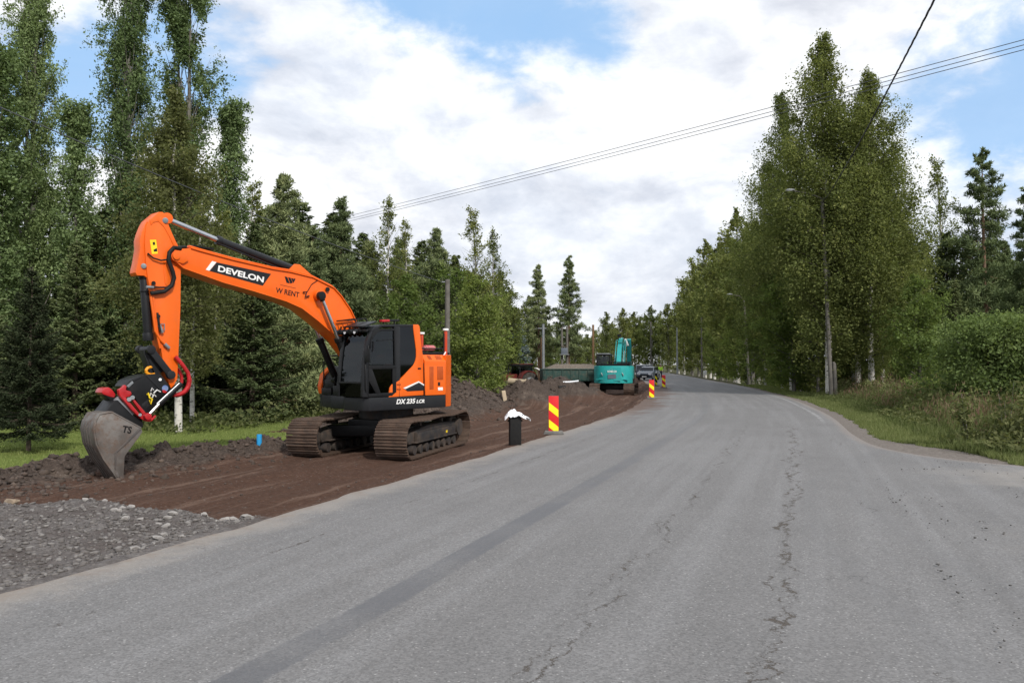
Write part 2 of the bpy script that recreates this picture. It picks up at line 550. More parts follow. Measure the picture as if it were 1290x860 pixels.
def tR(x, y):
    """distance right of the asphalt's right edge (negative on the road)"""
    x, y = np.asarray(x, float), np.asarray(y, float)
    best = np.full(x.shape, 1e9)
    for (ax, ay), (bx, by) in zip(_seg[:-1], _seg[1:]):
        dx, dy = bx - ax, by - ay
        q = np.clip(((x - ax) * dx + (y - ay) * dy) / (dx * dx + dy * dy), 0, 1)
        best = np.minimum(best, (x - ax - q * dx) ** 2 + (y - ay - q * dy) ** 2)
    d = np.where((y > 138), (x - xR(y)) * 0.98, np.sqrt(best) * np.sign(x - xR(y)))
    return d


def H_ground(x, y):
    t, r = tL(x, y), tR(x, y)
    z = np.full(np.shape(x), -0.09)
    lawn = -0.31 + 0.05 * fbm(x * 0.3, y * 0.3, 3, 5) + 0.004 * np.clip(-t - 8, 0, 40)
    left = -0.09 + (-0.75 + 0.09) * smooth01(-t, 0.15, 0.9)
    z = np.where(t < 0, left, z)
    e_ = np.where(y < 26, 1.2, 0.0)
    far_left = smooth01(-t, 8.2 - e_, 9.6 - e_)
    z = np.where(t < 0, z * (1 - far_left) + lawn * far_left, z)
    z = np.where((t < 0) & (y > 125), -0.1 - 0.3 * smooth01(-t, 0.3, 4), z)
    rr = np.maximum(r, 0)
    right = -0.075 - 0.03 * smooth01(rr, 0.2, 0.9) - 0.62 * smooth01(rr, 1.6, 4.6) + 0.22 * smooth01(rr, 6, 10) + 0.05 * fbm(x * 0.7, y * 0.7, 3, 9) * smooth01(rr, 0.8, 3)
    return np.where(r > 0, right, z)


def axis(fine0, fine1, step, far, grow=1.25):
    a = list(np.arange(fine0, fine1 + 1e-6, step))
    s, v = step, fine1
    while v < far:
        s *= grow
        v += s
        a.append(v)
    s, v = step, fine0
    while v > -far:
        s *= grow
        v -= s
        a.insert(0, v)
    return np.array(a)


def grid_faces(ny, nx):
    i = np.arange(ny - 1)[:, None] * nx + np.arange(nx - 1)[None, :]
    i = i.ravel()
    return np.stack([i, i + 1, i + nx + 1, i + nx], 1)


# ground sheet
gx, gy = axis(-26, 34, 0.4, 1500), axis(2, 60, 0.4, 1500)
X, Y = np.meshgrid(gx, gy)
Z = H_ground(X, Y)
m, t = new_mat('ground_cover')
pos = t.n('ShaderNodeNewGeometry').outputs['Position']
a_l = t.n('ShaderNodeAttribute', dict(attribute_name='lawn')).outputs['Fac']
a_s = t.n('ShaderNodeAttribute', dict(attribute_name='shoulder')).outputs['Fac']
n1 = t.noise(pos, 0.5, 6.0, 0.6)
n2 = t.noise(pos, 7.0, 6.0, 0.65)
wood = t.mix(n2, (0.035, 0.038, 0.018), (0.075, 0.072, 0.03))
lawnc = t.mix(t.sstep(n2, 0.3, 0.7), (0.10, 0.135, 0.030), (0.15, 0.185, 0.048))
lawnc = t.mix(t.m('MULTIPLY', t.sstep(n1, 0.5, 0.75), 0.5), lawnc, (0.15, 0.17, 0.045))
sh = t.mix(t.sstep(t.noise(pos, 14, 8, 0.7), 0.35, 0.65), (0.125, 0.108, 0.096), (0.20, 0.178, 0.16))
col = t.mix(a_l, wood, lawnc)
col = t.mix(t.sstep(t.m('ADD', a_s, t.m('MULTIPLY', t.m('SUBTRACT', t.noise(pos, 2.5, 6, 0.65), 0.5), 0.7)), 0.4, 0.6), col, sh)
b = t.n('ShaderNodeBsdfPrincipled', Base_Color=col, Roughness=0.95)
b.inputs['Specular IOR Level'].default_value = 0.1
bn = t.n('ShaderNodeBump', Height=t.noise(pos, 22, 8, 0.7), Strength=0.6, Distance=0.04)
t.set(b, 'Normal', bn.outputs[0])
t.n('ShaderNodeOutputMaterial', Surface=b.outputs[0])
TT, RRR = tL(X, Y), tR(X, Y)
lawn_a = smooth01(-TT, 6.6, 7.6) * (1 - smooth01(Y, 40, 60)) * (1 - smooth01(-TT, 20, 27)) * (TT < 0)
corner = np.exp(-((X - 9.2) ** 2 + (Y - 17.6) ** 2) / 3.0)
sh_a = np.where(RRR > -1, 1 - smooth01(RRR, 0.45 + 1.1 * corner, 1.0 + 1.6 * corner), 0)
o = mesh_np('ground', np.stack([X, Y, Z], 2).reshape(-1, 3), grid_faces(len(gy), len(gx)), m, attrs={'lawn': lawn_a.ravel(), 'shoulder': sh_a.ravel()}, smooth=True)
tag(o, kind='structure')

# asphalt road with the mouth of the side road
ry = np.concatenate([np.arange(-30, 0, 1.0), np.arange(0, 40, 0.25), np.arange(40, 120, 1.0), np.arange(120, 420, 4.0)])
nc = 49
A, Bx = xL(ry), xR(ry)
jag = 0.12 * fbm(ry * 1.3, ry * 0 + 3.1, 5, 21, 0.6) + 0.05 * fbm(ry * 0.35, ry * 0 + 1.1, 3, 22)
u = np.linspace(0, 1, nc)
X = (A + jag)[:, None] + (Bx - A - jag)[:, None] * u[None, :]
Y = np.repeat(ry[:, None], nc, 1)
T_, R_ = tL(X, Y), -np.maximum(-tR(X, Y), 0) * -1
Z = 0.0 * X - 0.006 * np.clip(np.abs(T_ - 3.2) - 1.2, 0, 4) + 0.012 * fbm(X * 0.35, Y * 0.25, 3, 3)
m, t = new_mat('worn_asphalt')
uv1 = t.n('ShaderNodeUVMap', dict(uv_map='across'))
uv2 = t.n('ShaderNodeUVMap', dict(uv_map='edge'))
s1 = t.n('ShaderNodeSeparateXYZ', Vector=uv1.outputs[0])
s2 = t.n('ShaderNodeSeparateXYZ', Vector=uv2.outputs[0])
tt, yy, rr = s1.outputs[0], s1.outputs[1], s2.outputs[0]
pos = t.n('ShaderNodeNewGeometry').outputs['Position']
fine = t.noise(pos, 95, 3, 0.7)
vor = t.n('ShaderNodeTexVoronoi', Vector=pos, Scale=66.0)
agg = t.sstep(vor.outputs['Color'], 0.0, 1.0)
col = t.mix(t.noise(pos, 0.55, 6, 0.62), (0.120, 0.117, 0.117), (0.182, 0.178, 0.177))
strv = t.n('ShaderNodeCombineXYZ', X=t.m('MULTIPLY', tt, 1.5), Y=t.m('MULTIPLY', yy, 0.06)).outputs[0]
col = t.mix(t.m('MULTIPLY', t.sstep(t.noise(strv, 1.6, 5, 0.6), 0.42, 0.66), 0.45), col, (0.205, 0.203, 0.205))
sep_a = t.n('ShaderNodeSeparateColor', Color=vor.outputs['Color'])
stonev = t.m('MULTIPLY', t.m('SUBTRACT', sep_a.outputs[0], 0.5), 0.46)
col = t.mix(1.0, col, t.n('ShaderNodeCombineXYZ', X=t.m('ADD', 1.0, stonev), Y=t.m('ADD', 1.0, stonev), Z=t.m('ADD', 1.0, stonev)).outputs[0], 'MULTIPLY')

spk = t.n('ShaderNodeTexVoronoi', Vector=pos, Scale=38.0)
spc = t.n('ShaderNodeSeparateColor', Color=spk.outputs['Color'])
spm = t.m('MULTIPLY', t.sstep(spc.outputs[1], 0.80, 0.86), t.m('SUBTRACT', 1.0, t.sstep(spk.outputs['Distance'], 0.22, 0.36)))
col = t.mix(t.m('MULTIPLY', spm, 0.5), col, (0.42, 0.41, 0.40))
spm = t.m('MULTIPLY', t.sstep(spc.outputs[2], 0.86, 0.9), t.m('SUBTRACT', 1.0, t.sstep(spk.outputs['Distance'], 0.2, 0.4)))
col = t.mix(t.m('MULTIPLY', spm, 0.55), col, (0.075, 0.073, 0.072))


def line_mask(center, half, wob_s, wob_a, soft=0.02, wv=0):
    """a longitudinal mark at a distance from the left edge"""
    v = t.n('ShaderNodeCombineXYZ', X=center * 7.3, Y=t.m('MULTIPLY', yy, wob_s)).outputs[0]
    wob = t.m('MULTIPLY', t.m('SUBTRACT', t.noise(v, 1.0, 6, 0.62), 0.5), wob_a)
    d = t.m('ABSOLUTE', t.m('SUBTRACT', t.m('ADD', tt, wob), center))
    return d


# tar-filled centre joint
d = line_mask(3.02, 0, 0.12, 0.3)
edge = t.m('MULTIPLY', t.m('SUBTRACT', t.noise(pos, 9, 5, 0.7), 0.5), 0.09)
bandm = t.m('SUBTRACT', 1.0, t.sstep(t.m('ADD', d, edge), 0.125, 0.165))
bandm = t.m('MULTIPLY', bandm, t.m('ADD', 0.45, t.m('MULTIPLY', t.sstep(t.noise(pos, 0.8, 4), 0.35, 0.6), 0.5)))
col = t.mix(t.m('MULTIPLY', bandm, t.m('SUBTRACT', 0.78, t.m('MULTIPLY', t.sstep(yy, 9, 22), 0.4))), col, (0.092, 0.094, 0.102))
# dark tyre sweeps curving into the side road
for cx, cy, rad in ((21.5, 6.0, 17.4), (22.0, 4.0, 19.2), (24.0, 1.0, 19.0)):
    sx = t.n('ShaderNodeSeparateXYZ', Vector=pos)
    dd = t.m('ABSOLUTE', t.m('SUBTRACT', t.m('SQRT', t.m('ADD', t.m('POWER', t.m('SUBTRACT', sx.outputs[0], cx), 2.0), t.m('POWER', t.m('SUBTRACT', sx.outputs[1], cy), 2.0))), rad))
    k = t.m('MULTIPLY', t.m('SUBTRACT', 1.0, t.sstep(t.m('ADD', dd, t.m('MULTIPLY', t.noise(pos, 1.5, 5), 0.25)), 0.1, 0.40)), 0.22)
    col = t.mix(k, col, (0.13, 0.13, 0.133))
# pale dust thrown over the dug edge and the junction
dust = t.m('SUBTRACT', 1.0, t.sstep(t.m('ADD', tt, t.m('MULTIPLY', t.m('SUBTRACT', t.noise(pos, 1.8, 7, 0.7), 0.5), 1.3)), 0.05, 0.75))
col = t.mix(t.m('MULTIPLY', dust, 0.6), col, (0.28, 0.252, 0.222))
dust3 = t.m('SUBTRACT', 1.0, t.sstep(t.m('ADD', tt, t.m('MULTIPLY', t.m('SUBTRACT', t.noise(pos, 3.2, 7, 0.75), 0.5), 1.1)), -0.1, 0.25))
col = t.mix(t.m('MULTIPLY', dust3, 0.7), col, (0.19, 0.15, 0.12))
spill = t.m('MULTIPLY', t.m('SUBTRACT', 1.0, t.sstep(t.m('ADD', tt, t.m('MULTIPLY', t.m('SUBTRACT', t.noise(t.n('ShaderNodeMapping', dict(), Vector=uv1.outputs[0], Scale=(0.35, 0.55, 1.0)).outputs[0], 1.0, 7, 0.7), 0.5), 8.0)), 0.7, 1.5)), t.m('MULTIPLY', t.sstep(yy, 24, 34), t.m('SUBTRACT', 1.0, t.sstep(yy, 70, 85))))
col = t.mix(t.m('MULTIPLY', spill, 0.85), col, (0.10, 0.062, 0.047))
jd = t.m('MULTIPLY', t.sstep(t.noise(pos, 0.35, 6, 0.65), 0.45, 0.62), t.sstep(tt, 7.6, 9.5))
col = t.mix(t.m('MULTIPLY', jd, 0.5), col, (0.285, 0.262, 0.235))
# long cracks
crk = None
for c0, hw, amp, thr in ((5.9, 0.017, 1.05, 0.49), (5.96, 0.006, 1.1, 0.38), (4.58, 0.006, 0.8, 0.50), (4.66, 0.004, 0.9, 0.4), (1.15, 0.006, 0.45, 0.48), (6.9, 0.006, 0.6, 0.54)):
    d = line_mask(c0, 0, 0.9, amp)
    fv = t.m('MULTIPLY', t.m('SUBTRACT', t.noise(pos, 4.0, 8, 0.78), 0.5), 0.40)
    d = t.m('ABSOLUTE', t.m('ADD', t.m('SUBTRACT', t.m('ADD', tt, t.m('MULTIPLY', t.m('SUBTRACT', t.noise(t.n('ShaderNodeCombineXYZ', X=c0 * 7.3, Y=t.m('MULTIPLY', yy, 0.9)).outputs[0], 1.0, 6, 0.62), 0.5), amp)), c0), fv))
    wv = t.m('MULTIPLY', t.sstep(t.noise(pos, 1.6, 6, 0.7), thr, thr + 0.2), hw * 2.6)
    wv = t.m('ADD', wv, hw * 0.12)
    k = t.m('SUBTRACT', 1.0, t.sstep(t.m('DIVIDE', d, wv), 0.55, 1.25))
    crk = k if crk is None else t.m('MAXIMUM', crk, k)
crk = t.m('MULTIPLY', crk, t.m('SUBTRACT', 1.0, t.m('MULTIPLY', t.sstep(yy, 16, 30), 0.8)))
col = t.mix(t.m('MULTIPLY', crk, 0.9), col, t.mix(t.noise(pos, 12, 4), (0.035, 0.031, 0.028), (0.095, 0.074, 0.056)))
# short transverse cracks and patches
alv = t.n('ShaderNodeTexVoronoi', dict(feature='DISTANCE_TO_EDGE'), Scale=0.9, Vector=t.n('ShaderNodeVectorMath', dict(operation='ADD'), i0=pos, i1=t.n('ShaderNodeTexNoise', Vector=pos, Scale=3.0, Detail=5.0).outputs['Color']).outputs[0])
alm = t.m('MULTIPLY', t.m('SUBTRACT', 1.0, t.sstep(alv.outputs['Distance'], 0.004, 0.013)), t.sstep(t.noise(pos, 0.45, 4), 0.56, 0.66))
col = t.mix(t.m('MULTIPLY', alm, 0.5), col, (0.07, 0.068, 0.066))
oil = t.sstep(t.noise(pos, 1.15, 3, 0.5), 0.70, 0.76)
col = t.mix(t.m('MULTIPLY', oil, 0.4), col, (0.10, 0.098, 0.095))
# faint white edge line far up the right side
wl = t.m('SUBTRACT', 1.0, t.sstep(t.m('ABSOLUTE', t.m('SUBTRACT', rr, 0.45)), 0.05, 0.085))
wl = t.m('MULTIPLY', wl, t.m('MULTIPLY', t.sstep(yy, 24.5, 27), t.sstep(t.noise(pos, 1.7, 6, 0.7), 0.36, 0.56)))
col = t.mix(t.m('MULTIPLY', wl, 0.3), col, (0.45, 0.45, 0.45))
rg = t.m('SUBTRACT', 1.0, t.sstep(t.m('ADD', rr, t.m('MULTIPLY', t.m('SUBTRACT', t.noise(pos, 3, 6, 0.7), 0.5), 0.6)), 0.0, 0.3))
col = t.mix(t.m('MULTIPLY', rg, 0.6), col, (0.23, 0.195, 0.17))
b = t.n('ShaderNodeBsdfPrincipled', Base_Color=col, Roughness=t.m('SUBTRACT', 0.86, t.m('MULTIPLY', bandm, 0.18)))
b.inputs['Specular IOR Level'].default_value = 0.35
hgt = t.m('ADD', t.m('MULTIPLY', vor.outputs['Distance'], -0.5), t.m('ADD', t.m('MULTIPLY', fine, 0.5), t.m('MULTIPLY', crk, -2.0)))
bn = t.n('ShaderNodeBump', Height=hgt, Strength=0.55, Distance=0.006)
t.set(b, 'Normal', bn.outputs[0])
t.n('ShaderNodeOutputMaterial', Surface=b.outputs[0])
rv = -tR(X, Y)
o = mesh_np('road', np.stack([X, Y, Z], 2).reshape(-1, 3), grid_faces(len(ry), nc), m, smooth=True,
            uvs={'across': np.stack([T_.ravel(), Y.ravel()], 1), 'edge': np.stack([rv.ravel(), Y.ravel()], 1)})
tag(o, kind='structure')

# dug-out soil strip: bed, spoil banks, crushed-rock ramp
def H_soil(x, y, t):
    bed = -0.30 + 0.05 * fbm(x * 0.8, y * 0.8, 4, 31)
    rut = 0.05 * np.sin(t * 3.1 + 0.8 * fbm(x * 0.3, y * 0.3, 3, 33)) * (0.6 + fbm(t * 1.5, y * 0.15, 3, 34))
    clod = 0.05 * fbm(x * 5, y * 5, 4, 35, 0.65)
    z = bed + rut + clod * (0.35 + 0.5 * np.clip(fbm(x * 0.6, y * 0.6, 3, 36) + 0.2, 0, 1))
    edge = smooth01(t + 0.25 * fbm(x * 1.2, y * 1.2, 4, 37), -0.95, -0.12)
    z = z * (1 - edge) + (-0.012 + 0.02 * fbm(x * 6, y * 6, 3, 38)) * edge
    # spoil bank
    c = -7.1 + 0.5 * fbm(y * 0.25, y * 0 + 4, 3, 40) - 0.7 * (1 - smooth01(y, 15.2, 17.0)) + 0.75 * smooth01(y, 17.3, 19.0) * (1 - smooth01(y, 22.0, 25.0))
    h1 = 0.10 * smooth01(y, 14.5, 16.5) * (1 - 0.8 * smooth01(y, 19.0, 20.6)) + 0.04 + (y < 22) * (0.62 * np.clip(np.abs(fbm(x * 1.1, y * 1.1, 5, 55, 0.62)) - 0.02, 0, 1))
    h1 = h1 * (y < 26) + (y >= 26) * 0.1
    h2 = 0.68 * smooth01(y, 22, 27) * (1 - smooth01(y, 44, 50))
    h3 = 0.35 * np.exp(-((y - 36) / 4.5) ** 2) + 0.35 * np.exp(-((y - 47) / 5) ** 2)
    hb = (h1 + h2 + h3) * (0.75 + 0.7 * fbm(x * 0.55, y * 0.55, 3, 41))
    wd = 1.0 + 1.05 * smooth01(y, 24, 30) - 0.25 * smooth01(y, 17.5, 19) * (y < 23)
    cc = c - 0.5 * smooth01(y, 24, 30)
    prof = np.exp(-np.abs((t - cc) / wd) ** 2.2)
    ro = 0.30 * fbm(x * 1.8, y * 1.8, 5, 42, 0.62) + 0.26 * np.abs(fbm(x * 3.6, y * 3.6, 4, 43, 0.6)) + 0.10 * fbm(x * 9, y * 9, 3, 44)
    wx, wy = x + 0.12 * fbm(x * 3, y * 3, 2, 50), y + 0.12 * fbm(x * 3, y * 3, 2, 51)
    lump = 0.16 * np.clip(0.75 - worley(wx * 2.3, wy * 2.3, 1), 0, 1) + 0.09 * np.clip(0.7 - worley(wx * 5.1, wy * 5.1, 2), 0, 1) + 0.05 * np.clip(0.7 - worley(wx * 9.5, wy * 9.5, 3), 0, 1)
    ro = ro + lump * 1.5 - 0.10
    bank = prof * np.clip(hb + ro * (0.55 + 0.5 * hb), 0.0, 3)
    for hx, hy, rx, hh in ((0.7, 39.5, 1.7, 1.2), (2.7, 47.0, 2.2, 1.25), (4.4, 50.5, 1.5, 0.7), (11.6, 60.5, 1.3, 0.75), (12.3, 66.0, 1.6, 0.6)):
        g_ = np.exp(-(np.hypot(x - hx, y - hy) / rx) ** 2.2)
        bank = np.maximum(bank, g_ * (hh + ro * 0.9))
        prof = np.maximum(prof, g_)
        hb = np.maximum(hb, g_ * hh)
    z = z + bank * (1 - edge)
    sk_ = np.where(y < 25, 1.25 - c, 9.4 + 1.8 * smooth01(y, 26, 32))
    z = z - 0.45 * smooth01(-t + 0.5 * fbm(x * 0.9, y * 0.9, 3, 57), sk_, sk_ + np.where(y < 25, 0.5, 1.4))
    # crushed rock ramp near the camera
    g = 1 - smooth01(y - np.minimum(0.5 * np.maximum(-t, 0), 1.7) + 0.5 * fbm(x * 0.9, y * 0.9, 3, 45), 9.2, 10.3)
    zg = -0.07 + 0.05 * fbm(x * 0.7, y * 0.7, 3, 46) + 0.045 * fbm(x * 4.5, y * 4.5, 4, 47, 0.7)
    zg = zg * (1 - smooth01(t, -0.6, -0.1)) + (-0.02 + 0.012 * fbm(x * 8, y * 8, 2, 48)) * smooth01(t, -0.6, -0.1)
    z = z * (1 - g) + zg * g
    mound = np.clip(prof * np.clip(hb * 2.2 + 0.75 * (y < 24), 0, 1.2), 0, 1)
    return z, mound, g


sy = np.concatenate([np.arange(1.5, 8, 0.06), np.arange(8, 24, 0.055), np.arange(24, 40, 0.11), np.arange(40, 130, 0.45)])
st = np.concatenate([np.arange(-15, -10, 0.25), np.arange(-10, 0.36, 0.06)])
T_, Y = np.meshgrid(st, sy)
X = xL(Y) + T_ / cosL(Y)
Z, mound_a, grav_a = H_soil(X, Y, T_)
over = smooth01(T_, -0.05, 0.05)
Z = Z * (1 - over) + (-0.03 - 0.02 * (T_ > 0.1)) * over
fade = smooth01(Y, 100, 125)
Z = Z - 0.3 * fade
m, t = new_mat('dug_soil')
pos = t.n('ShaderNodeNewGeometry').outputs['Position']
uv1 = t.n('ShaderNodeUVMap', dict(uv_map='across'))
a_m = t.n('ShaderNodeAttribute', dict(attribute_name='mound')).outputs['Fac']
a_g = t.n('ShaderNodeAttribute', dict(attribute_name='gravel')).outputs['Fac']
n1 = t.noise(pos, 1.2, 7, 0.65)
n2 = t.noise(pos, 16, 7, 0.7)
red = t.mix(t.sstep(n2, 0.3, 0.7), (0.056, 0.0295, 0.020), (0.095, 0.054, 0.038))
mp = t.n('ShaderNodeMapping', Vector=uv1.outputs[0])
mp.inputs['Scale'].default_value = (2.4, 0.13, 1)
lt = t.sstep(t.noise(mp.outputs[0], 1.3, 7, 0.66), 0.50, 0.66)
red = t.mix(t.m('MULTIPLY', lt, 0.6), red, (0.17, 0.115, 0.088))
brown = t.mix(t.sstep(n2, 0.3, 0.72), (0.040, 0.030, 0.025), (0.092, 0.071, 0.059))
brown = t.mix(t.m('MULTIPLY', t.sstep(n1, 0.5, 0.7), 0.6), brown, (0.15, 0.118, 0.097))
gcol = t.mix(t.sstep(n2, 0.25, 0.75), (0.085, 0.076, 0.073), (0.20, 0.185, 0.178))
gcol = t.mix(t.m('MULTIPLY', t.sstep(n1, 0.42, 0.62), 0.7), gcol, (0.085, 0.070, 0.064))
mm = t.sstep(t.m('ADD', a_m, t.m('MULTIPLY', t.m('SUBTRACT', n1, 0.5), 0.8)), 0.15, 0.5)
col = t.mix(mm, red, brown)
gm = t.sstep(t.m('ADD', a_g, t.m('MULTIPLY', t.m('SUBTRACT', t.noise(pos, 4, 6, 0.7), 0.5), 0.9)), 0.35, 0.65)
col = t.mix(gm, col, gcol)
pv = t.n('ShaderNodeTexVoronoi', Vector=pos, Scale=21.0)
pvs = t.n('ShaderNodeSeparateColor', Color=pv.outputs['Color'])
pm = t.m('MULTIPLY', t.m('MULTIPLY', t.sstep(pvs.outputs[0], 0.80, 0.86), t.m('SUBTRACT', 1.0, t.sstep(pv.outputs['Distance'], 0.25, 0.42))), t.m('ADD', 0.25, t.m('MULTIPLY', gm, 0.5)))
col = t.mix(pm, col, (0.25, 0.22, 0.20))
b = t.n('ShaderNodeBsdfPrincipled', Base_Color=col, Roughness=0.95)
b.inputs['Specular IOR Level'].default_value = 0.15
bn = t.n('ShaderNodeBump', Height=t.m('ADD', t.noise(pos, 9, 8, 0.72), t.m('MULTIPLY', n2, 0.4)), Strength=0.8, Distance=0.07)
t.set(b, 'Normal', bn.outputs[0])
t.n('ShaderNodeOutputMaterial', Surface=b.outputs[0])
o = mesh_np('dug_soil_bed', np.stack([X, Y, Z], 2).reshape(-1, 3), grid_faces(len(sy), len(st)), m, smooth=True,
            attrs={'mound': mound_a.ravel(), 'gravel': grav_a.ravel()}, uvs={'across': np.stack([T_.ravel(), Y.ravel()], 1)})
tag(o, kind='structure')


def zsoil(x, y):
    x, y = np.atleast_1d(np.asarray(x, float)), np.atleast_1d(np.asarray(y, float))
    return H_soil(x, y, tL(x, y))[0]


def zgr(x, y):
    return float(H_ground(np.array([float(x)]), np.array([float(y)]))[0])


# stones: base shapes joined in one mesh
def ico(sub_=1):
    bm = bmesh.new()
    bmesh.ops.create_icosphere(bm, subdivisions=sub_, radius=1)
    v = np.array([q.co[:] for q in bm.verts])
    f = np.array([[q.index for q in fa.verts] for fa in bm.faces])
    bm.free()
    return v, f


ICO_V, ICO_F = ico()


def scatter_stones(name, xs, ys, zs, rad, mat, rng, flat=0.6, sub_=1):
    n = len(xs)
    ICO_V, ICO_F = ico(sub_)
    nv = len(ICO_V)
    V = np.repeat(ICO_V[None], n, 0) * (1 + (0.55 + 0.2 * (sub_ > 1)) * (rng.random((n, nv, 1)) - 0.5))
    V = V * (rad[:, None, None] * np.stack([0.7 + 0.7 * rng.random(n), 0.7 + 0.7 * rng.random(n), flat * (0.6 + 0.6 * rng.random(n))], 1)[:, None, :])
    a = rng.random(n) * 6.28
    tl = (rng.random(n) - 0.5) * 0.9
    x1 = V[..., 0] * np.cos(tl)[:, None] - V[..., 2] * np.sin(tl)[:, None]
    z1 = V[..., 0] * np.sin(tl)[:, None] + V[..., 2] * np.cos(tl)[:, None]
    ca, sa = np.cos(a)[:, None], np.sin(a)[:, None]
    x2, y2 = x1 * ca - V[..., 1] * sa, x1 * sa + V[..., 1] * ca
    P = np.stack([x2 + xs[:, None], y2 + ys[:, None], z1 + zs[:, None]], 2).reshape(-1, 3)
    F = (np.arange(n)[:, None, None] * nv + ICO_F[None]).reshape(-1, 3)
    tone = np.repeat(rng.random(n), nv)
    return mesh_np(name, P, F, mat, nv=3, attrs={'tone': tone})


def stone_mat(name, a, b_, c):
    m, t = new_mat(name)
    at = t.n('ShaderNodeAttribute', dict(attribute_name='tone')).outputs['Fac']
    pos = t.n('ShaderNodeNewGeometry').outputs['Position']
    col = t.ramp(at, [(0, a), (0.6, b_), (1, c)])
    col = t.mix(t.m('MULTIPLY', t.noise(pos, 25, 6, 0.7), 0.7), col, tuple(x * 0.55 for x in b_))
    bs = t.n('ShaderNodeBsdfPrincipled', Base_Color=col, Roughness=0.9)
    t.set(bs, 'Normal', t.n('ShaderNodeBump', Height=t.noise(pos, 40, 6, 0.7), Strength=0.5, Distance=0.02).outputs[0])
    t.n('ShaderNodeOutputMaterial', Surface=bs.outputs[0])
    return m


STONE = stone_mat('crushed_rock', (0.068, 0.059, 0.055), (0.138, 0.125, 0.118), (0.25, 0.236, 0.226))
CLOD = stone_mat('soil_clods', (0.045, 0.033, 0.027), (0.085, 0.06, 0.048), (0.125, 0.09, 0.07))
LUMP = stone_mat('earth_lump', (0.036, 0.025, 0.019), (0.058, 0.041, 0.031), (0.088, 0.064, 0.050))
DARKST = stone_mat('dark_grit', (0.05, 0.048, 0.046), (0.09, 0.085, 0.08), (0.16, 0.15, 0.14))
rng = np.random.default_rng(5)
n = 26000
ys = 2.5 + 9.3 * rng.random(n) ** 0.8
ts = -0.15 - 7.5 * rng.random(n) ** 1.1
xs = xL(ys) + ts / cosL(ys)
rad = 0.007 + 0.030 * rng.random(n) ** 3.4
keep = (xs > -0.72 * ys - 1.0) & (H_soil(xs, ys, ts)[2] > 0.4)
xs, ys, ts, rad = xs[keep], ys[keep], ts[keep], rad[keep]
o = scatter_stones('crushed_rock', xs, ys, zsoil(xs, ys) + rad * 0.15, rad, STONE, rng)
tag(o, 'grey crushed rock spread in a low ramp beside the asphalt', 'gravel', kind='stuff')
n = 9000
ys = 11 + 36 * rng.random(n) ** 1.4
ts = np.where(rng.random(n) < 0.86, -7.2 + 1.1 * rng.standard_normal(n), -9 * rng.random(n))
xs = xL(ys) + ts / cosL(ys)
rad = (0.012 + 0.055 * rng.random(n) ** 4) * (0.75 + ys / 60) * np.where(np.abs(ts + 7.2) < 2.2, 1, 0.55)
keep = (ts < -0.1) & (ts > -9.5)
xs, ys, rad = xs[keep], ys[keep], rad[keep]
o = scatter_stones('soil_clods', xs, ys, zsoil(xs, ys) + rad * 0.2, rad, CLOD, rng, 0.75)
tag(o, 'dark crumbs of earth lying over the spoil banks and bed', 'soil', kind='stuff')
# lumps of dug earth on the near bank
n = 1100
ys = 12.8 + 9.5 * rng.random(n)
ts = np.where(rng.random(n) < 0.8, -7.3 + 0.75 * rng.standard_normal(n), -6.4 + 1.2 * rng.standard_normal(n)) - 0.7 * (ys < 15.5)
xs = xL(ys) + ts / cosL(ys)
rad = 0.02 + 0.055 * rng.random(n) ** 3
keep = (ts < -4.6) & (ts > -9.0)
xs, ys, rad = xs[keep], ys[keep], rad[keep]
o = scatter_stones('earth_lumps', xs, ys, zsoil(xs, ys) + rad * 0.1, rad, LUMP, rng, 0.8, 2)
tag(o, 'dark lumps of dug earth heaped along the edge of the lawn', 'soil', kind='stuff')
n = 900
ys = 23 + 26 * rng.random(n)
ts = -7.4 + 1.2 * rng.standard_normal(n)
xs = xL(ys) + ts / cosL(ys)
rad = 0.03 + 0.08 * rng.random(n) ** 3
o = scatter_stones('earth_lumps', xs, ys, zsoil(xs, ys) + rad * 0.2, rad, LUMP, rng, 0.8, 2)
tag(o, 'dark lumps of dug earth over the long soil bank', 'soil', kind='stuff')
n = 4200
ys = 4.2 + 12 * rng.random(n) ** 1.2
xs = 3.0 + 9.5 * rng.random(n)
rad = 0.004 + 0.013 * rng.random(n) ** 3
dens = fbm(xs * 0.8, ys * 0.8, 3, 77)
keep = (xs < xR(ys) - 0.2) & (xs < 0.68 * ys + 0.3) & (dens > 0.0) & (tL(xs, ys) > 7.2)
xs, ys, rad = xs[keep], ys[keep], rad[keep]
o = scatter_stones('loose_grit', xs, ys, rad * 0.4, rad, DARKST, rng)
tag(o, 'loose dark grit scattered over the asphalt by the junction', 'grit', kind='stuff')


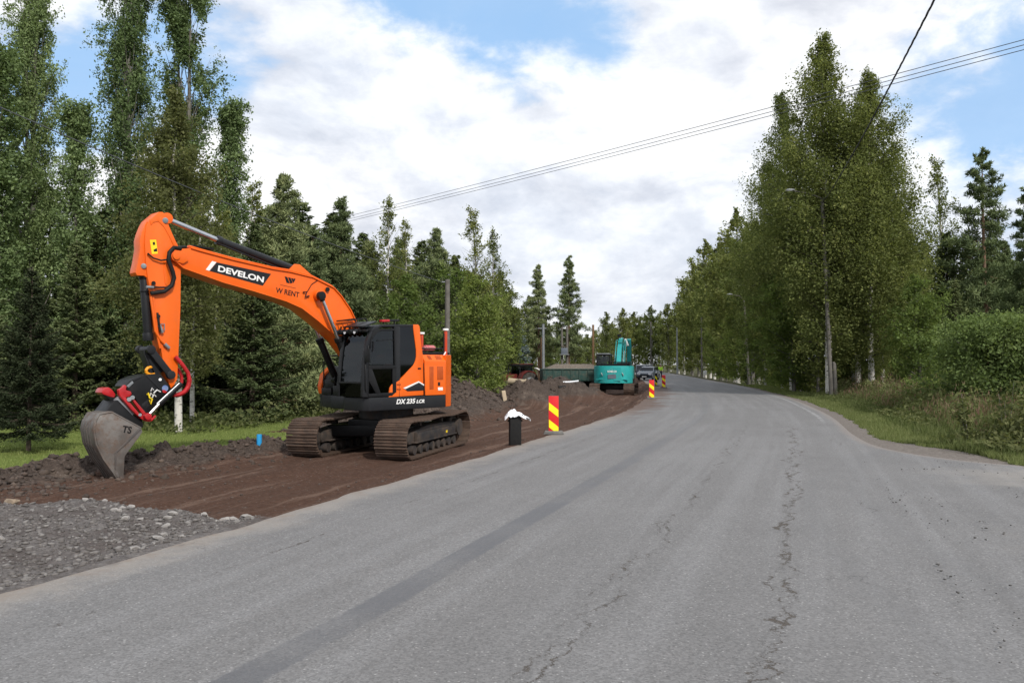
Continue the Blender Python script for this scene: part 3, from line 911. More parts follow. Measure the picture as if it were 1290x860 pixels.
def boulder(name, x, y, r, mat, label, group=None, seed=0, sc=(1.2, 0.9, 0.65), z=None, cat='stone'):
    bm = bmesh.new()
    bmesh.ops.create_icosphere(bm, subdivisions=2, radius=1)
    rg = random.Random(seed)
    pl = [(Vector((rg.uniform(-1, 1), rg.uniform(-1, 1), rg.uniform(-1, 1))).normalized(), rg.uniform(0.38, 0.78)) for _ in range(15)]
    for v in bm.verts:
        for nn, dd in pl:
            k = v.co.dot(nn)
            if k > dd:
                v.co -= nn * (k - dd)
        v.co = Vector((v.co.x * r * sc[0], v.co.y * r * sc[1], v.co.z * r * sc[2]))
    a = rg.uniform(0, 6)
    bmesh.ops.rotate(bm, verts=bm.verts[:], matrix=Matrix.Rotation(a, 3, 'Z') @ Matrix.Rotation(rg.uniform(-0.4, 0.4), 3, 'X'))
    mb = MB()
    mb.bm.free()
    mb.bm = bm
    o = mb.build(name, mat, smooth=12)
    zz_ = float(zsoil(x, y)[0]) if z is None else z
    o.location = (x, y, zz_ + r * sc[2] * 0.35)
    return tag(o, label, cat, group)


PALEST = pmat('pale_rock', (0.30, 0.285, 0.27), (0.20, 0.185, 0.175), 9, 0.9, bump=0.6, bscale=14)
BEIGEST = pmat('beige_boulder', (0.30, 0.235, 0.17), (0.22, 0.17, 0.125), 5, 0.9, bump=0.5, bscale=10)
rs = random.Random(11)
for k in range(44):
    yk = 7.0 + 4.4 * rs.random() ** 0.6
    tk = -0.25 - 5.0 * rs.random() ** 1.6
    if k < 22:
        tk = -0.25 - 2.2 * rs.random()
        yk = 8.8 + 0.9 * rs.random() - 0.5 * tk
    xk = float(xL(yk) + tk / cosL(yk))
    boulder('stone', xk, yk, rs.uniform(0.03, 0.07), PALEST, 'pale broken stone lying loose on the grey crushed rock ramp', 'pale stones on the crushed rock', 100 + k, (1.2, 0.9, 0.6))

# ------------------------------------------------------------------ vegetation
def unit(v):
    return v / np.maximum(np.linalg.norm(v, axis=-1, keepdims=True), 1e-9)


def blades(name, C, A, Bv, tone, mat, parent=None):
    """quads c +- A, c +- B (rhombus leaves)"""
    n = len(C)
    V = np.stack([C - A, C - Bv, C + A, C + Bv], 1).reshape(-1, 3)
    F = np.arange(n * 4).reshape(n, 4)
    return mesh_np(name, V, F, mat, parent, attrs={'tone': np.repeat(np.clip(tone, 0, 1), 4)})


def leaf_cloud(C, size, tone, rng, asp=0.62, flat=1.0):
    n = len(C)
    a = unit(rng.standard_normal((n, 3)) * np.array([1, 1, 0.8]))
    nrm = unit(rng.standard_normal((n, 3)) + np.array([0, 0, flat]))
    b = unit(np.cross(nrm, a))
    a = unit(np.cross(b, nrm))
    s = (size * (0.5 + 1.0 * rng.random(n) ** 1.5))[:, None] * 0.5
    return C, a * s * 1.15, b * s * asp * 1.1, tone


def tube_np(V, F, pts, rad, n=7):
    pts = np.asarray(pts, float)
    base = sum(len(v) for v in V)
    d = unit(np.gradient(pts, axis=0))
    ref = np.array([0.31, 0.2, 0.93]) if abs(d[0][2]) < 0.8 else np.array([1.0, 0.1, 0.0])
    x = unit(np.cross(d, ref))
    y = np.cross(d, x)
    an = np.arange(n) * 2 * np.pi / n
    ring = pts[:, None, :] + np.asarray(rad)[:, None, None] * (x[:, None] * np.cos(an)[None, :, None] + y[:, None] * np.sin(an)[None, :, None])
    V.append(ring.reshape(-1, 3))
    k = len(pts)
    i = (np.arange(k - 1)[:, None] * n + np.arange(n)[None]).ravel()
    j = (np.arange(k - 1)[:, None] * n + (np.arange(n)[None] + 1) % n).ravel()
    F.append(base + np.stack([i, j, j + n, i + n], 1))


def trunk_path(H, rng, lean=0.0, wob=0.02, k=10):
    f = np.linspace(0, 1, k)
    x = lean * H * f + np.cumsum(rng.standard_normal(k)) * wob * H * 0.25 * f
    y = np.cumsum(rng.standard_normal(k)) * wob * H * 0.25 * f
    return np.stack([x - x[0], y - y[0], f * H], 1)


def path_at(P, f):
    k = np.linspace(0, 1, len(P))
    return np.stack([np.interp(f, k, P[:, i]) for i in range(3)], -1)


def finish_tree(name, V, F, bark_m, C, A, B, T, leafm):
    root = bpy.data.objects.new(name, None)
    COL.objects.link(root)
    lim = np.concatenate([np.full(len(q), 1.0 if len(q) < 50 else 0.0) for q in V])
    mesh_np('trunk', np.concatenate(V), np.concatenate(F), bark_m, root, smooth=True, attrs={'limb': lim})
    blades('crown', C, A, B, T, leafm, root)
    return root


def broadleaf(name, H, seed, prof, base=0.15, nbr=60, nleaf=30000, lsize=0.09, elev=(25, 60), droop=0.2, hang=0.0,
              stems=1, tr=0.012, bark_m=None, leafm=None, spread=0.16, wob=0.02, stem_sp=0.02, curve=0.0, hole=0.34):
    """prof(f) gives crown radius / H at height fraction f"""
    rng = np.random.default_rng(seed)
    V, F, C, TN = [], [], [], []
    per = nleaf // (stems * nbr)
    lmax = max(prof(q) for q in np.linspace(base, 1, 30)) * H
    for s in range(stems):
        Hs = H * (1 - 0.12 * rng.random() * (s > 0))
        P = trunk_path(Hs, rng, 0, wob)
        off = np.array([rng.uniform(-1, 1), rng.uniform(-1, 1), 0]) * stem_sp * H * (stems > 1)
        P = P + off * (0.25 + 0.9 * np.linspace(0, 1, len(P)))[:, None]
        r0 = tr * H / math.sqrt(stems)
        tube_np(V, F, P, r0 * (1 - np.linspace(0, 1, len(P))) ** 0.8 * 0.95 + 0.012, 9)
        for i in range(nbr):
            f = base + (0.985 - base) * ((i + rng.random()) / nbr) ** 0.85
            a = i * 2.4 + rng.uniform(-0.5, 0.5)
            Lb = max(prof(f) * H * rng.uniform(0.72, 1.08), 0.15)
            el = R(rng.uniform(*elev) * (0.75 + 0.35 * f))
            u = np.linspace(0, 1, 6)
            st = path_at(P, f)
            hz = np.array([math.cos(a), math.sin(a), 0])
            rr = Lb * u
            rise = np.tan(el) * rr * (1 - curve * u) - droop * Lb * u ** 2
            rise = rise * min(1.0, (0.72 * (H - st[2]) + 0.01 * H) / max(rise[-1], 1e-3))
            bp = st + hz * rr[:, None] + np.array([0, 0, 1]) * rise[:, None] + rng.standard_normal((6, 3)) * 0.03 * Lb * u[:, None]
            if Lb > 0.4:
                tube_np(V, F, bp, (r0 * 0.32 * (1 - f) + 0.008) * (1 - u * 0.85), 5)
            nn = int(per * (0.10 + 1.55 * (Lb / lmax) ** 1.25)) + 4
            uu = 0.15 + 0.9 * rng.random(nn) ** 0.75
            uu = np.minimum(uu, 1.05)
            nt = max(3, int(nn / 26))
            # twigs: clumps along the branch
            tu = 0.15 + 0.9 * rng.random(nt) ** 0.75
            tp = path_at(bp, np.minimum(tu, 1)) + rng.standard_normal((nt, 3)) * np.array([1, 1, 0.8]) * spread * 0.85 * Lb * (0.5 + 0.6 * tu)[:, None] + rng.standard_normal((nt, 3)) * 0.05
            ct = rng.standard_normal(nt) * 0.19
            k = rng.integers(0, nt, nn)
            c = tp[k] + rng.standard_normal((nn, 3)) * (0.085 + 0.036 * Lb)
            if hang:
                c[:, 2] -= rng.exponential(hang, nn) * (0.4 + 0.6 * rng.random(nn)) * min(1, Lb)
            C.append(c)
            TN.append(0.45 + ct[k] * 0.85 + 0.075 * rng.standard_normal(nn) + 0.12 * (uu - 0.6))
    C, TN = np.concatenate(C), np.concatenate(TN)
    q = fbm(C[:, 0] * 1.1 + C[:, 2] * 0.3, C[:, 1] * 1.1 + C[:, 2] * 1.2, 3, seed)
    keep = (q > -hole) & (C[:, 2] > base * H * 0.5)
    C, TN = C[keep], TN[keep]
    return finish_tree(name, V, F, bark_m, *leaf_cloud(C, np.full(len(C), lsize), TN, rng), leafm)


def conifer(name, H, seed, rmax, nlev=34, per_lev=6, leafm=None, bark_m=None, nneedle=30000, nl=0.20, nw=0.045, base=0.03, droop=0.25, up=0.18, power=0.85, gap=0.25):
    rng = np.random.default_rng(seed)
    V, F = [], []
    P = trunk_path(H, rng, 0, 0.006)
    tube_np(V, F, P, 0.011 * H * (1 - np.linspace(0, 1, len(P))) + 0.012, 8)
    Cs, As, Bs, Ts = [], [], [], []
    tot = sum((1 - i / nlev) ** 1.5 + 0.06 for i in range(nlev)) * per_lev
    for i in range(nlev):
        f = base + (1 - base) * (i / nlev) ** 0.92
        for j in range(per_lev):
            if rng.random() < gap * 0.5:
                continue
            a = j * 2 * math.pi / per_lev + i * 0.77 + rng.uniform(-0.35, 0.35)
            Lb = (rmax * (1 - f) ** power + 0.1) * rng.uniform(0.55, 1.12)
            u = np.linspace(0, 1, 6)
            hz = np.array([math.cos(a), math.sin(a), 0.0])
            sd_ = np.array([-math.sin(a), math.cos(a), 0.0])
            st = path_at(P, min(f + rng.uniform(-0.01, 0.01), 1))
            dz = Lb * ((up + 0.5 * f) * u - droop * (1.3 - f) * u * (1.6 - u))
            bp = st + hz * (Lb * u)[:, None] + np.array([0, 0, 1.0]) * dz[:, None]
            tube_np(V, F, bp, (0.006 + 0.009 * Lb) * (1 - 0.8 * u), 4)
            nn = int(nneedle * ((1 - i / nlev) ** 1.5 + 0.06) / tot) + 8
            uu = 0.08 + 0.95 * rng.random(nn) ** 0.8
            side = rng.uniform(-1, 1, nn)
            wl_ = Lb * 0.42 * (1.08 - uu) + 0.10
            tw = unit(hz[None] * 0.75 + sd_[None] * side[:, None] * 1.2)
            c = path_at(bp, np.minimum(uu, 1)) + sd_[None] * (side * wl_ * rng.random(nn) ** 0.6)[:, None] + hz[None] * (np.abs(side) * wl_ * 0.5)[:, None]
            c[:, 2] -= np.abs(side) * wl_ * 0.35 + rng.exponential(0.05, nn)
            c += rng.standard_normal((nn, 3)) * 0.03
            A_ = unit(tw + rng.standard_normal((nn, 3)) * 0.38 + np.array([0, 0, -0.15]))
            nr = unit(rng.standard_normal((nn, 3)) * 0.7 + np.array([0, 0, 0.8]))
            B_ = unit(np.cross(nr, A_))
            s = nl * (0.6 + 0.7 * rng.random(nn))[:, None]
            Cs.append(c)
            As.append(A_ * s * 0.5)
            Bs.append(B_ * nw * 0.5 * (0.8 + 0.5 * rng.random(nn))[:, None])
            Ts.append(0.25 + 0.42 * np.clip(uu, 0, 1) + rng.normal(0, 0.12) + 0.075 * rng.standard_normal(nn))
    return finish_tree(name, V, F, bark_m, np.concatenate(Cs), np.concatenate(As), np.concatenate(Bs), np.concatenate(Ts), leafm)


def pine(name, H, seed, rfun, base=0.35, nbr=60, ntuft=900, per=34, nl=0.17, nw=0.03, leafm=None, bark_m=None, tr=0.011, tuft_r=0.22, elev=(5, 35)):
    rng = np.random.default_rng(seed)
    V, F, TP, TT_ = [], [], [], []
    P = trunk_path(H, rng, 0, 0.012)
    tube_np(V, F, P, tr * H * (1 - np.linspace(0, 1, len(P)) ** 1.3) + 0.015, 9)
    k0 = ntuft / nbr
    for i in range(nbr):
        f = base + (0.98 - base) * ((i + rng.random()) / nbr)
        a = i * 2.4 + rng.uniform(-0.6, 0.6)
        Lb = max(rfun(f) * H * rng.uniform(0.5, 1.15), 0.2)
        el = R(rng.uniform(*elev) + 30 * max(0, f - 0.7))
        u = np.linspace(0, 1, 6)
        st = path_at(P, f)
        hz = np.array([math.cos(a), math.sin(a), 0])
        rs_ = Lb * (np.tan(el) * u * u - 0.12 * u)
        if rs_[-1] > 0:
            rs_ = rs_ * min(1.0, (0.7 * (H - st[2]) + 0.01 * H) / rs_[-1])
        bp = st + hz * (Lb * u)[:, None] + np.array([0, 0, 1]) * rs_[:, None] + rng.standard_normal((6, 3)) * 0.035 * Lb * u[:, None]
        tube_np(V, F, bp, (0.008 + 0.010 * Lb) * (1 - 0.8 * u), 4)
        nt = max(2, int(k0 * (0.3 + 1.1 * Lb / (0.12 * H))))
        tu = 0.30 + 0.75 * rng.random(nt) ** 0.7
        tp = path_at(bp, np.minimum(tu, 1)) + rng.standard_normal((nt, 3)) * np.array([1, 1, 0.5]) * (0.10 * Lb + 0.08)
        TP.append(tp)
        TT_.append(0.32 + 0.22 * np.minimum(tu, 1) + rng.normal(0, 0.13, nt))
    TP, TT_ = np.concatenate(TP), np.concatenate(TT_)
    n = len(TP) * per
    k = np.repeat(np.arange(len(TP)), per)
    d = unit(rng.standard_normal((n, 3)) + np.array([0, 0, 0.55]))
    sc_ = (0.42 + 0.58 * np.clip((1 - TP[k][:, 2] / H) / 0.3, 0, 1))[:, None]
    C = TP[k] + d * tuft_r * sc_ * (0.35 + 0.75 * rng.random(n))[:, None]
    A = unit(d + 0.35 * rng.standard_normal((n, 3)) + np.array([0, 0, 0.25])) * nl * 0.5 * (0.7 + 0.6 * rng.random(n))[:, None]
    B = unit(np.cross(A, rng.standard_normal((n, 3)))) * nw * 0.5
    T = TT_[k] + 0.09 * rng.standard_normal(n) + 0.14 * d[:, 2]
    return finish_tree(name, V, F, bark_m, C, A, B, T, leafm)


def bell(lo, pk, hi, w, top=0.02):
    def f(q):
        if q < pk:
            return w * (0.35 + 0.65 * max(0.0, (q - lo) / (pk - lo)) ** 0.7) if q > lo else w * 0.3
        return max(top, w * (1 - ((q - pk) / (hi - pk)) ** 1.35))
    return f


PROTO = {
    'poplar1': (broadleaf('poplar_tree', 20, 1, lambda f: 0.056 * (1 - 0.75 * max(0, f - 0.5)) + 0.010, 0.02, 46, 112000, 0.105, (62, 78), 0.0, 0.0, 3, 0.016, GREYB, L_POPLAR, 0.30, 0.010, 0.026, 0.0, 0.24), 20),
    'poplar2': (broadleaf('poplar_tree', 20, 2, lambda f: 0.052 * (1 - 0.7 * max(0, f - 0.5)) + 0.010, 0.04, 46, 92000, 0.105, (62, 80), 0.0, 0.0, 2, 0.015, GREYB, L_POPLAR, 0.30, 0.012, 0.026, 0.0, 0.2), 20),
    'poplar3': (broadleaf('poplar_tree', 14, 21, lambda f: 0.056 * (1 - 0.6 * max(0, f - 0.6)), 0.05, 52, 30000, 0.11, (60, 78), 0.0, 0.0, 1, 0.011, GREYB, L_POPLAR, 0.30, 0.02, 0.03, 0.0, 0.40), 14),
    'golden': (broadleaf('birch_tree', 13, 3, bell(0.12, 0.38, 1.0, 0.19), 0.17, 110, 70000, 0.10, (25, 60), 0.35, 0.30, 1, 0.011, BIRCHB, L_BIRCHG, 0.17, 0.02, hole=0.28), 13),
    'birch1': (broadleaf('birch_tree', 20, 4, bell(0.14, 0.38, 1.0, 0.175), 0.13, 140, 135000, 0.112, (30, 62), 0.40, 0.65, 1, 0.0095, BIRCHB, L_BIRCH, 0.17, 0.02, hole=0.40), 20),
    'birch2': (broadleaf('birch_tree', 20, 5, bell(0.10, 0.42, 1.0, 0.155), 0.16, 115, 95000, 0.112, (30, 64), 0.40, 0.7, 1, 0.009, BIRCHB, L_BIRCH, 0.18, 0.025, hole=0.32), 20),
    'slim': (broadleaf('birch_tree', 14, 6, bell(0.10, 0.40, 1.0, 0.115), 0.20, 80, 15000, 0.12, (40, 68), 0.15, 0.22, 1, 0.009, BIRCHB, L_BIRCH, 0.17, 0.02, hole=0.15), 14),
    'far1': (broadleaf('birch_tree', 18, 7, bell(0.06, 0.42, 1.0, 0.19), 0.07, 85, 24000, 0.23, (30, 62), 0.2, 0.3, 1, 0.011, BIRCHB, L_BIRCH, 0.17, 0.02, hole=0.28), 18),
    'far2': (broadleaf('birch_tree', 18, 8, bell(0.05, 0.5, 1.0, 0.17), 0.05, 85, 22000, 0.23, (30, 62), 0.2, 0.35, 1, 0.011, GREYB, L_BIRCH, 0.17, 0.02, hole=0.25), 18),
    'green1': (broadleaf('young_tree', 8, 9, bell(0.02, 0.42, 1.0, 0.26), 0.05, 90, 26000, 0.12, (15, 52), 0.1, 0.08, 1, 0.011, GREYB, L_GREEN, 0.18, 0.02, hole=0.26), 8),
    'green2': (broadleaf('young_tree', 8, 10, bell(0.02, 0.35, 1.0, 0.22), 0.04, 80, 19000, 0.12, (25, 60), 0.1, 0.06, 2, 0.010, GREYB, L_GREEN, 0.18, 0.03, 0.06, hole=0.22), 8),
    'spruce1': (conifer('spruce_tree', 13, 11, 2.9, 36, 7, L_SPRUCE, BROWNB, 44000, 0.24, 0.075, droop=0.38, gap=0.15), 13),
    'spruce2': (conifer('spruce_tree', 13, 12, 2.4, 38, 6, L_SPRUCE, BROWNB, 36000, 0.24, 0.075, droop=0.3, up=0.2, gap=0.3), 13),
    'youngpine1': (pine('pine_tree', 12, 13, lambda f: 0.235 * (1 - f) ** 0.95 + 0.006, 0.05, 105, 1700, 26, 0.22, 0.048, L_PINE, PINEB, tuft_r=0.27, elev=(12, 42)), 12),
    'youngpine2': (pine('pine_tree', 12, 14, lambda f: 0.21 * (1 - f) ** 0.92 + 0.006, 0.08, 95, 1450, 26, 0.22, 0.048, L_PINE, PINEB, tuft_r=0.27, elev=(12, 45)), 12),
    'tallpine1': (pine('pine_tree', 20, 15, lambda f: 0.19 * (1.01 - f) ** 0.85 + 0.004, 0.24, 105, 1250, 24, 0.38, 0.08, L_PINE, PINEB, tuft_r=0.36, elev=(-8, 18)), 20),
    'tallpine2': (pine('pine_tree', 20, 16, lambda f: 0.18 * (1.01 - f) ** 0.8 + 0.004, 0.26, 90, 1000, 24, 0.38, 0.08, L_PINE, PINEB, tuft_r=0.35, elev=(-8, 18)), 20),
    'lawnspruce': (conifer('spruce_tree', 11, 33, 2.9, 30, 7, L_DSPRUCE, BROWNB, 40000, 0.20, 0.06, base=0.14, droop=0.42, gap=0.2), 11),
    'openpine': (pine('pine_tree', 18, 34, lambda f: 0.24 * (1.01 - f) ** 0.85 + 0.006, 0.22, 64, 900, 24, 0.34, 0.07, L_PINE, PINEB, tuft_r=0.33, elev=(2, 24)), 18),
    'bluespruce': (conifer('blue_spruce', 9, 17, 1.9, 26, 6, L_BLUESP, BROWNB, 11000, 0.34, 0.11, droop=0.3), 9),
    'willow': (broadleaf('willow_bush', 3.6, 18, lambda f: 0.62 * math.sqrt(max(0.02, 1 - (f * 0.95) ** 2)), 0.02, 150, 62000, 0.085, (10, 55), 0.05, 0.02, 1, 0.012, GREYB, L_WILLOW, 0.16, 0.02, hole=0.5), 3.6),
    'bush': (broadleaf('bush', 2.2, 19, lambda f: 0.48 * math.sqrt(max(0.03, 1 - f * f)), 0.03, 60, 9000, 0.11, (15, 60), 0.05, 0.02, 1, 0.012, GREYB, L_GREEN, 0.2, 0.03, hole=0.3), 2.2),
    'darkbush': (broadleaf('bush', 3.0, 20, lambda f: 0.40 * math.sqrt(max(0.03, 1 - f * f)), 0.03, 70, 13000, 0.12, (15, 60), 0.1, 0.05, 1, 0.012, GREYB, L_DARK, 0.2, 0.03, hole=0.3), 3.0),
}
USED = set()
tr_rng = random.Random(3)
CP_, SP_ = math.cos(PITCH), math.sin(PITCH)


def zpix(v, d):
    """height of an image row at distance d along the view axis"""
    V_ = (430 - v) / 1000.0
    return 1.85 + (SP_ + CP_ * V_) / (CP_ - SP_ * V_) * d


def plant(kind, x, y, H, label, cat='tree', group=None, wide=1.0, rz=None, z=None):
    src, h0 = PROTO[kind]
    if kind in USED:
        o = copy_tree(src)
    else:
        o = src
        USED.add(kind)
    s = H / h0
    o.location = (x, y, zgr(x, y) - 0.06 if z is None else z)
    o.rotation_euler = (0, 0, tr_rng.uniform(0, 6.28) if rz is None else rz)
    o.scale = (s * wide, s * wide, s)
    return tag(o, label, cat, group)


def plant_px(kind, u, d, vtop, label, **k):
    """place by bearing (u) and distance, height from the top it reaches"""
    x = (u - 645) / 1000.0 * d
    return plant(kind, x, d, zpix(vtop, d) - zgr(x, d), label, **k)


# left edge: columnar poplars and the woods round the lawn
plant_px('poplar1', 38, 32, -70, 'tall columnar poplar at the very left edge with its top cut off by the picture', wide=0.72)
plant_px('poplar3', 92, 31, 135, 'lower slim poplar with a gap of sky on both sides, right of the leftmost poplar', wide=0.9)
plant_px('poplar3', -4, 30, 60, 'poplar half cut off by the left edge of the picture', wide=1.0)
plant_px('poplar1', 162, 33, -45, 'dense columnar poplar behind the raised dipper arm, second tall one from the left', wide=0.8, rz=1.0)
plant_px('poplar2', 233, 35, -30, 'tall forked poplar behind the golden birch, third tall one from the left', wide=0.9)
plant_px('poplar3', 285, 36, 132, 'slim short poplar right of the three tall poplars', wide=0.85)
plant_px('golden', 226, 25.0, 112, 'yellowish green birch with a bright white trunk just behind the bucket arm', wide=0.98)
plant_px('slim', 243, 28.5, 250, 'grey trunked birch on the lawn, middle one of the three birches by the bucket', wide=1.2)
plant_px('slim', 272, 31, 265, 'small birch on the lawn furthest right of the three trunks by the bucket', wide=1.2)
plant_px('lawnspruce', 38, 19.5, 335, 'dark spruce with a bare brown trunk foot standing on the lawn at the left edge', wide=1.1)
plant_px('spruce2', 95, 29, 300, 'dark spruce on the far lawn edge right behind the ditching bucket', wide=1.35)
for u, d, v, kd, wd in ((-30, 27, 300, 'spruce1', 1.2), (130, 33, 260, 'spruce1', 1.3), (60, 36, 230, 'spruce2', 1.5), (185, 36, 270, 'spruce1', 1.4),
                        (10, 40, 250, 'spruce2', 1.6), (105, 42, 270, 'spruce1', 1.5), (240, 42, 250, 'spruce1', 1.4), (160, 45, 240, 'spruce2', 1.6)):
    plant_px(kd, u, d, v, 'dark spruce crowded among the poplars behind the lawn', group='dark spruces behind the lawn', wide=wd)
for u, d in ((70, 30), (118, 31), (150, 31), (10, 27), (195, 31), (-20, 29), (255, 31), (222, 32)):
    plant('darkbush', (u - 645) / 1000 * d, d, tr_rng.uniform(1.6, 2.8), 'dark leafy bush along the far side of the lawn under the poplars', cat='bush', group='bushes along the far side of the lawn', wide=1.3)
# middle left: pines, spruces and birches behind the orange digger
plant_px('youngpine1', 358, 33, 214, 'tallest dense pine behind the boom of the orange excavator', wide=1.15)
plant_px('spruce1', 318, 30, 275, 'dark spruce with low drooping branches reaching the lawn beside the golden birch', wide=1.2)
plant_px('slim', 308, 40, 228, 'thin pale topped birch left of the tallest pine', wide=1.2)
plant_px('youngpine2', 432, 38, 248, 'pine with upright candles right of the tallest pine, above the boom', wide=1.2)
plant_px('slim', 487, 42, 246, 'thin see through birch standing above the excavator cab, left of the wires')
plant_px('slim', 512, 46, 275, 'thin pale birch behind the cab just right of the wires')
plant_px('youngpine1', 548, 45, 284, 'dark pine behind the wooden pole that carries the sagging cable', wide=1.05)
plant_px('slim', 603, 52, 262, 'pale see through birch with a light pointed top over the green trees', wide=1.15)
plant_px('slim', 622, 55, 290, 'slender birch with thin foliage right beside the pale pointed birch', wide=1.1)
for u, d, v, kd, wd in ((395, 36, 285, 'youngpine2', 1.3), (330, 42, 260, 'spruce1', 1.4), (465, 43, 300, 'youngpine1', 1.3), (420, 48, 265, 'spruce1', 1.5), (380, 52, 250, 'spruce2', 1.5),
                        (500, 52, 300, 'youngpine2', 1.4), (290, 44, 290, 'spruce1', 1.4), (530, 56, 300, 'spruce1', 1.4), (350, 56, 270, 'spruce1', 1.5), (455, 58, 290, 'spruce1', 1.5)):
    plant_px(kd, u, d, v, 'dark conifer in the dense wood behind the orange excavator', group='conifers in the wood behind the orange excavator', wide=wd)
for u, d, v in ((300, 32, 430), (345, 35, 440), (400, 36, 430), (445, 38, 420), (490, 40, 415), (375, 40, 400), (325, 39, 400), (425, 44, 400), (275, 37, 420)):
    plant_px('spruce2', u, d, v, 'low dark spruce filling the edge of the wood under the boom', group='low spruces under the boom', wide=1.5)
plant_px('green1', 505, 38, 345, 'fresh green young tree directly behind the excavator cab', wide=1.1)
plant_px('green2', 570, 44, 330, 'fresh green leafy tree behind the counterweight of the orange excavator', wide=1.15)
plant_px('green1', 603, 40, 345, 'fresh green tree right of the orange excavator above the dark soil bank', wide=1.1)
plant_px('green2', 636, 66, 385, 'light green tree left of the blue spruce', wide=1.1)
plant_px('bluespruce', 650, 74, 388, 'bluish grey spruce above the old tractor', wide=1.15)
plant_px('tallpine1', 679, 82, 330, 'left one of the two tall dark pines by the utility poles', wide=1.0)
plant_px('tallpine2', 716, 80, 320, 'right and taller one of the two tall dark pines, with a bare reddish trunk', wide=1.1)
for u, d, v, kd in ((600, 62, 340, 'far1'), (630, 66, 340, 'far2'), (664, 95, 372, 'far1'), (575, 58, 320, 'far2'), (690, 108, 402, 'far1'), (725, 100, 415, 'far2'), (705, 110, 405, 'far1'), (668, 96, 410, 'far2'),
                    (618, 50, 420, 'green2'), (585, 46, 410, 'green1'), (740, 120, 420, 'far2'), (645, 85, 380, 'far1'), (694, 98, 425, 'green2'), (722, 104, 430, 'green1'), (545, 50, 390, 'green1')):
    plant_px(kd, u, d, v, 'leafy green tree in the roadside wood between the orange digger and the teal digger', group='leafy trees left of the road', wide=1.25)
for k, (u, d) in enumerate(((590, 38), (612, 41), (540, 34))):
    plant('bush', (u - 645) / 1000 * d, d, tr_rng.uniform(1.6, 2.6), 'light green bush behind the dark soil bank', cat='bush', group='bushes behind the soil bank', wide=1.2)
# far end of the road
plant_px('far2', 763, 150, 392, 'pale pointed tree standing alone against the sky at the far end of the road', wide=0.85)
for u, d, v, kd in ((783, 165, 388, 'far1'), (800, 175, 392, 'far2'), (822, 170, 385, 'far1'), (842, 160, 382, 'far2'), (772, 190, 405, 'far1'), (750, 185, 415, 'far2'), (735, 200, 425, 'far1'),
                    (812, 200, 395, 'far1'), (830, 220, 398, 'far2'), (790, 215, 400, 'far2'), (760, 225, 415, 'far1'), (855, 195, 390, 'far1'), (775, 240, 412, 'far2'), (845, 240, 400, 'far1'), (805, 245, 405, 'far2'), (740, 240, 425, 'far2')):
    plant_px(kd, u, d, v, 'distant leafy tree closing the view at the bend of the road', group='distant trees at the bend', wide=1.2)
# right side, along the verge
plant_px('birch1', 1044, 46.0, 40, 'tallest birch of all, towering over the road behind the tall lamp post', wide=1.0, rz=0.5)
plant_px('birch1', 1098, 46, 88, 'big full birch with a white trunk right of the tallest birch', wide=1.0, rz=2.2)
plant_px('birch2', 998, 56, 115, 'drooping birch left of the tallest birch with loose hanging twigs', wide=1.0)
plant_px('birch2', 1080, 52, 130, 'birch squeezed between the tallest birch and the full birch on the right', wide=1.1)
plant_px('birch1', 1112, 51, 205, 'shorter birch at the right flank of the big birch group', wide=1.0)
plant_px('birch2', 965, 72, 205, 'birch with thin drooping top above the middle lamp post', wide=1.05)
for u, d, v, kd in ((930, 95, 262, 'far1'), (948, 82, 280, 'far2'), (910, 115, 305, 'far2'), (888, 140, 302, 'far1'), (872, 166, 340, 'far2'), (925, 106, 310, 'far1'), (900, 130, 330, 'far1'), (862, 178, 365, 'far1'),
                    (880, 160, 345, 'far2'), (895, 140, 350, 'far1'), (955, 85, 280, 'far1'), (985, 70, 270, 'far2'), (1010, 64, 250, 'far1'), (940, 105, 320, 'far2'), (870, 188, 370, 'far2')):
    plant_px(kd, u, d, v, 'leafy birch in the long row along the right side of the road', group='birches along the right side of the road', wide=1.1)
for u, d, v, kd in ((1000, 54, 330, 'green1'), (965, 72, 370, 'green2'), (1030, 52, 340, 'far2'), (940, 86, 380, 'green1'), (1075, 54, 300, 'far1'), (1120, 58, 290, 'far2'), (915, 104, 400, 'green1'), (1055, 60, 250, 'far1'), (907, 122, 410, 'green2'), (985, 62, 350, 'far1')):
    plant_px(kd, u, d, v, 'lower leafy tree under the tall birches beside the lamp posts', group='lower trees under the tall birches', wide=1.3)
plant_px('slim', 1192, 62, 198, 'slender pointed tree rising alone between the big birches and the dark pine', wide=0.95)
plant_px('openpine', 1243, 58, 186, 'dark open pine with spreading branches near the right edge', wide=1.0)
plant_px('openpine', 1302, 50, 232, 'dark pine cut off by the right edge', wide=1.0)
plant_px('spruce1', 1195, 60, 290, 'dark spruce below the slender pointed tree', wide=1.1)
plant_px('youngpine1', 1265, 64, 300, 'dark bushy pine low behind the willow bush', wide=1.2)
for u, d, v, kd in ((1165, 66, 300, 'spruce2'), (1220, 70, 310, 'spruce1'), (1285, 66, 320, 'spruce1'), (1245, 76, 300, 'youngpine2'), (1150, 74, 290, 'spruce1'), (1320, 60, 300, 'spruce2')):
    plant_px(kd, u, d, v, 'dark conifer in the wood behind the willow bush', group='dark conifers behind the willow bush', wide=1.35)
plant_px('green1', 1160, 42, 345, 'bright green young tree between the birch trunks and the willow bush', wide=1.0)
plant_px('spruce2', 1205, 50, 350, 'dark young spruce behind the left shoulder of the willow bush', wide=1.15)
plant_px('green1', 1140, 47, 400, 'small green tree right behind the white birch trunks', wide=1.0)
plant_px('willow', 1264, 29, 402, 'big rounded willow bush at the right edge above the weeds', cat='bush', wide=0.98)
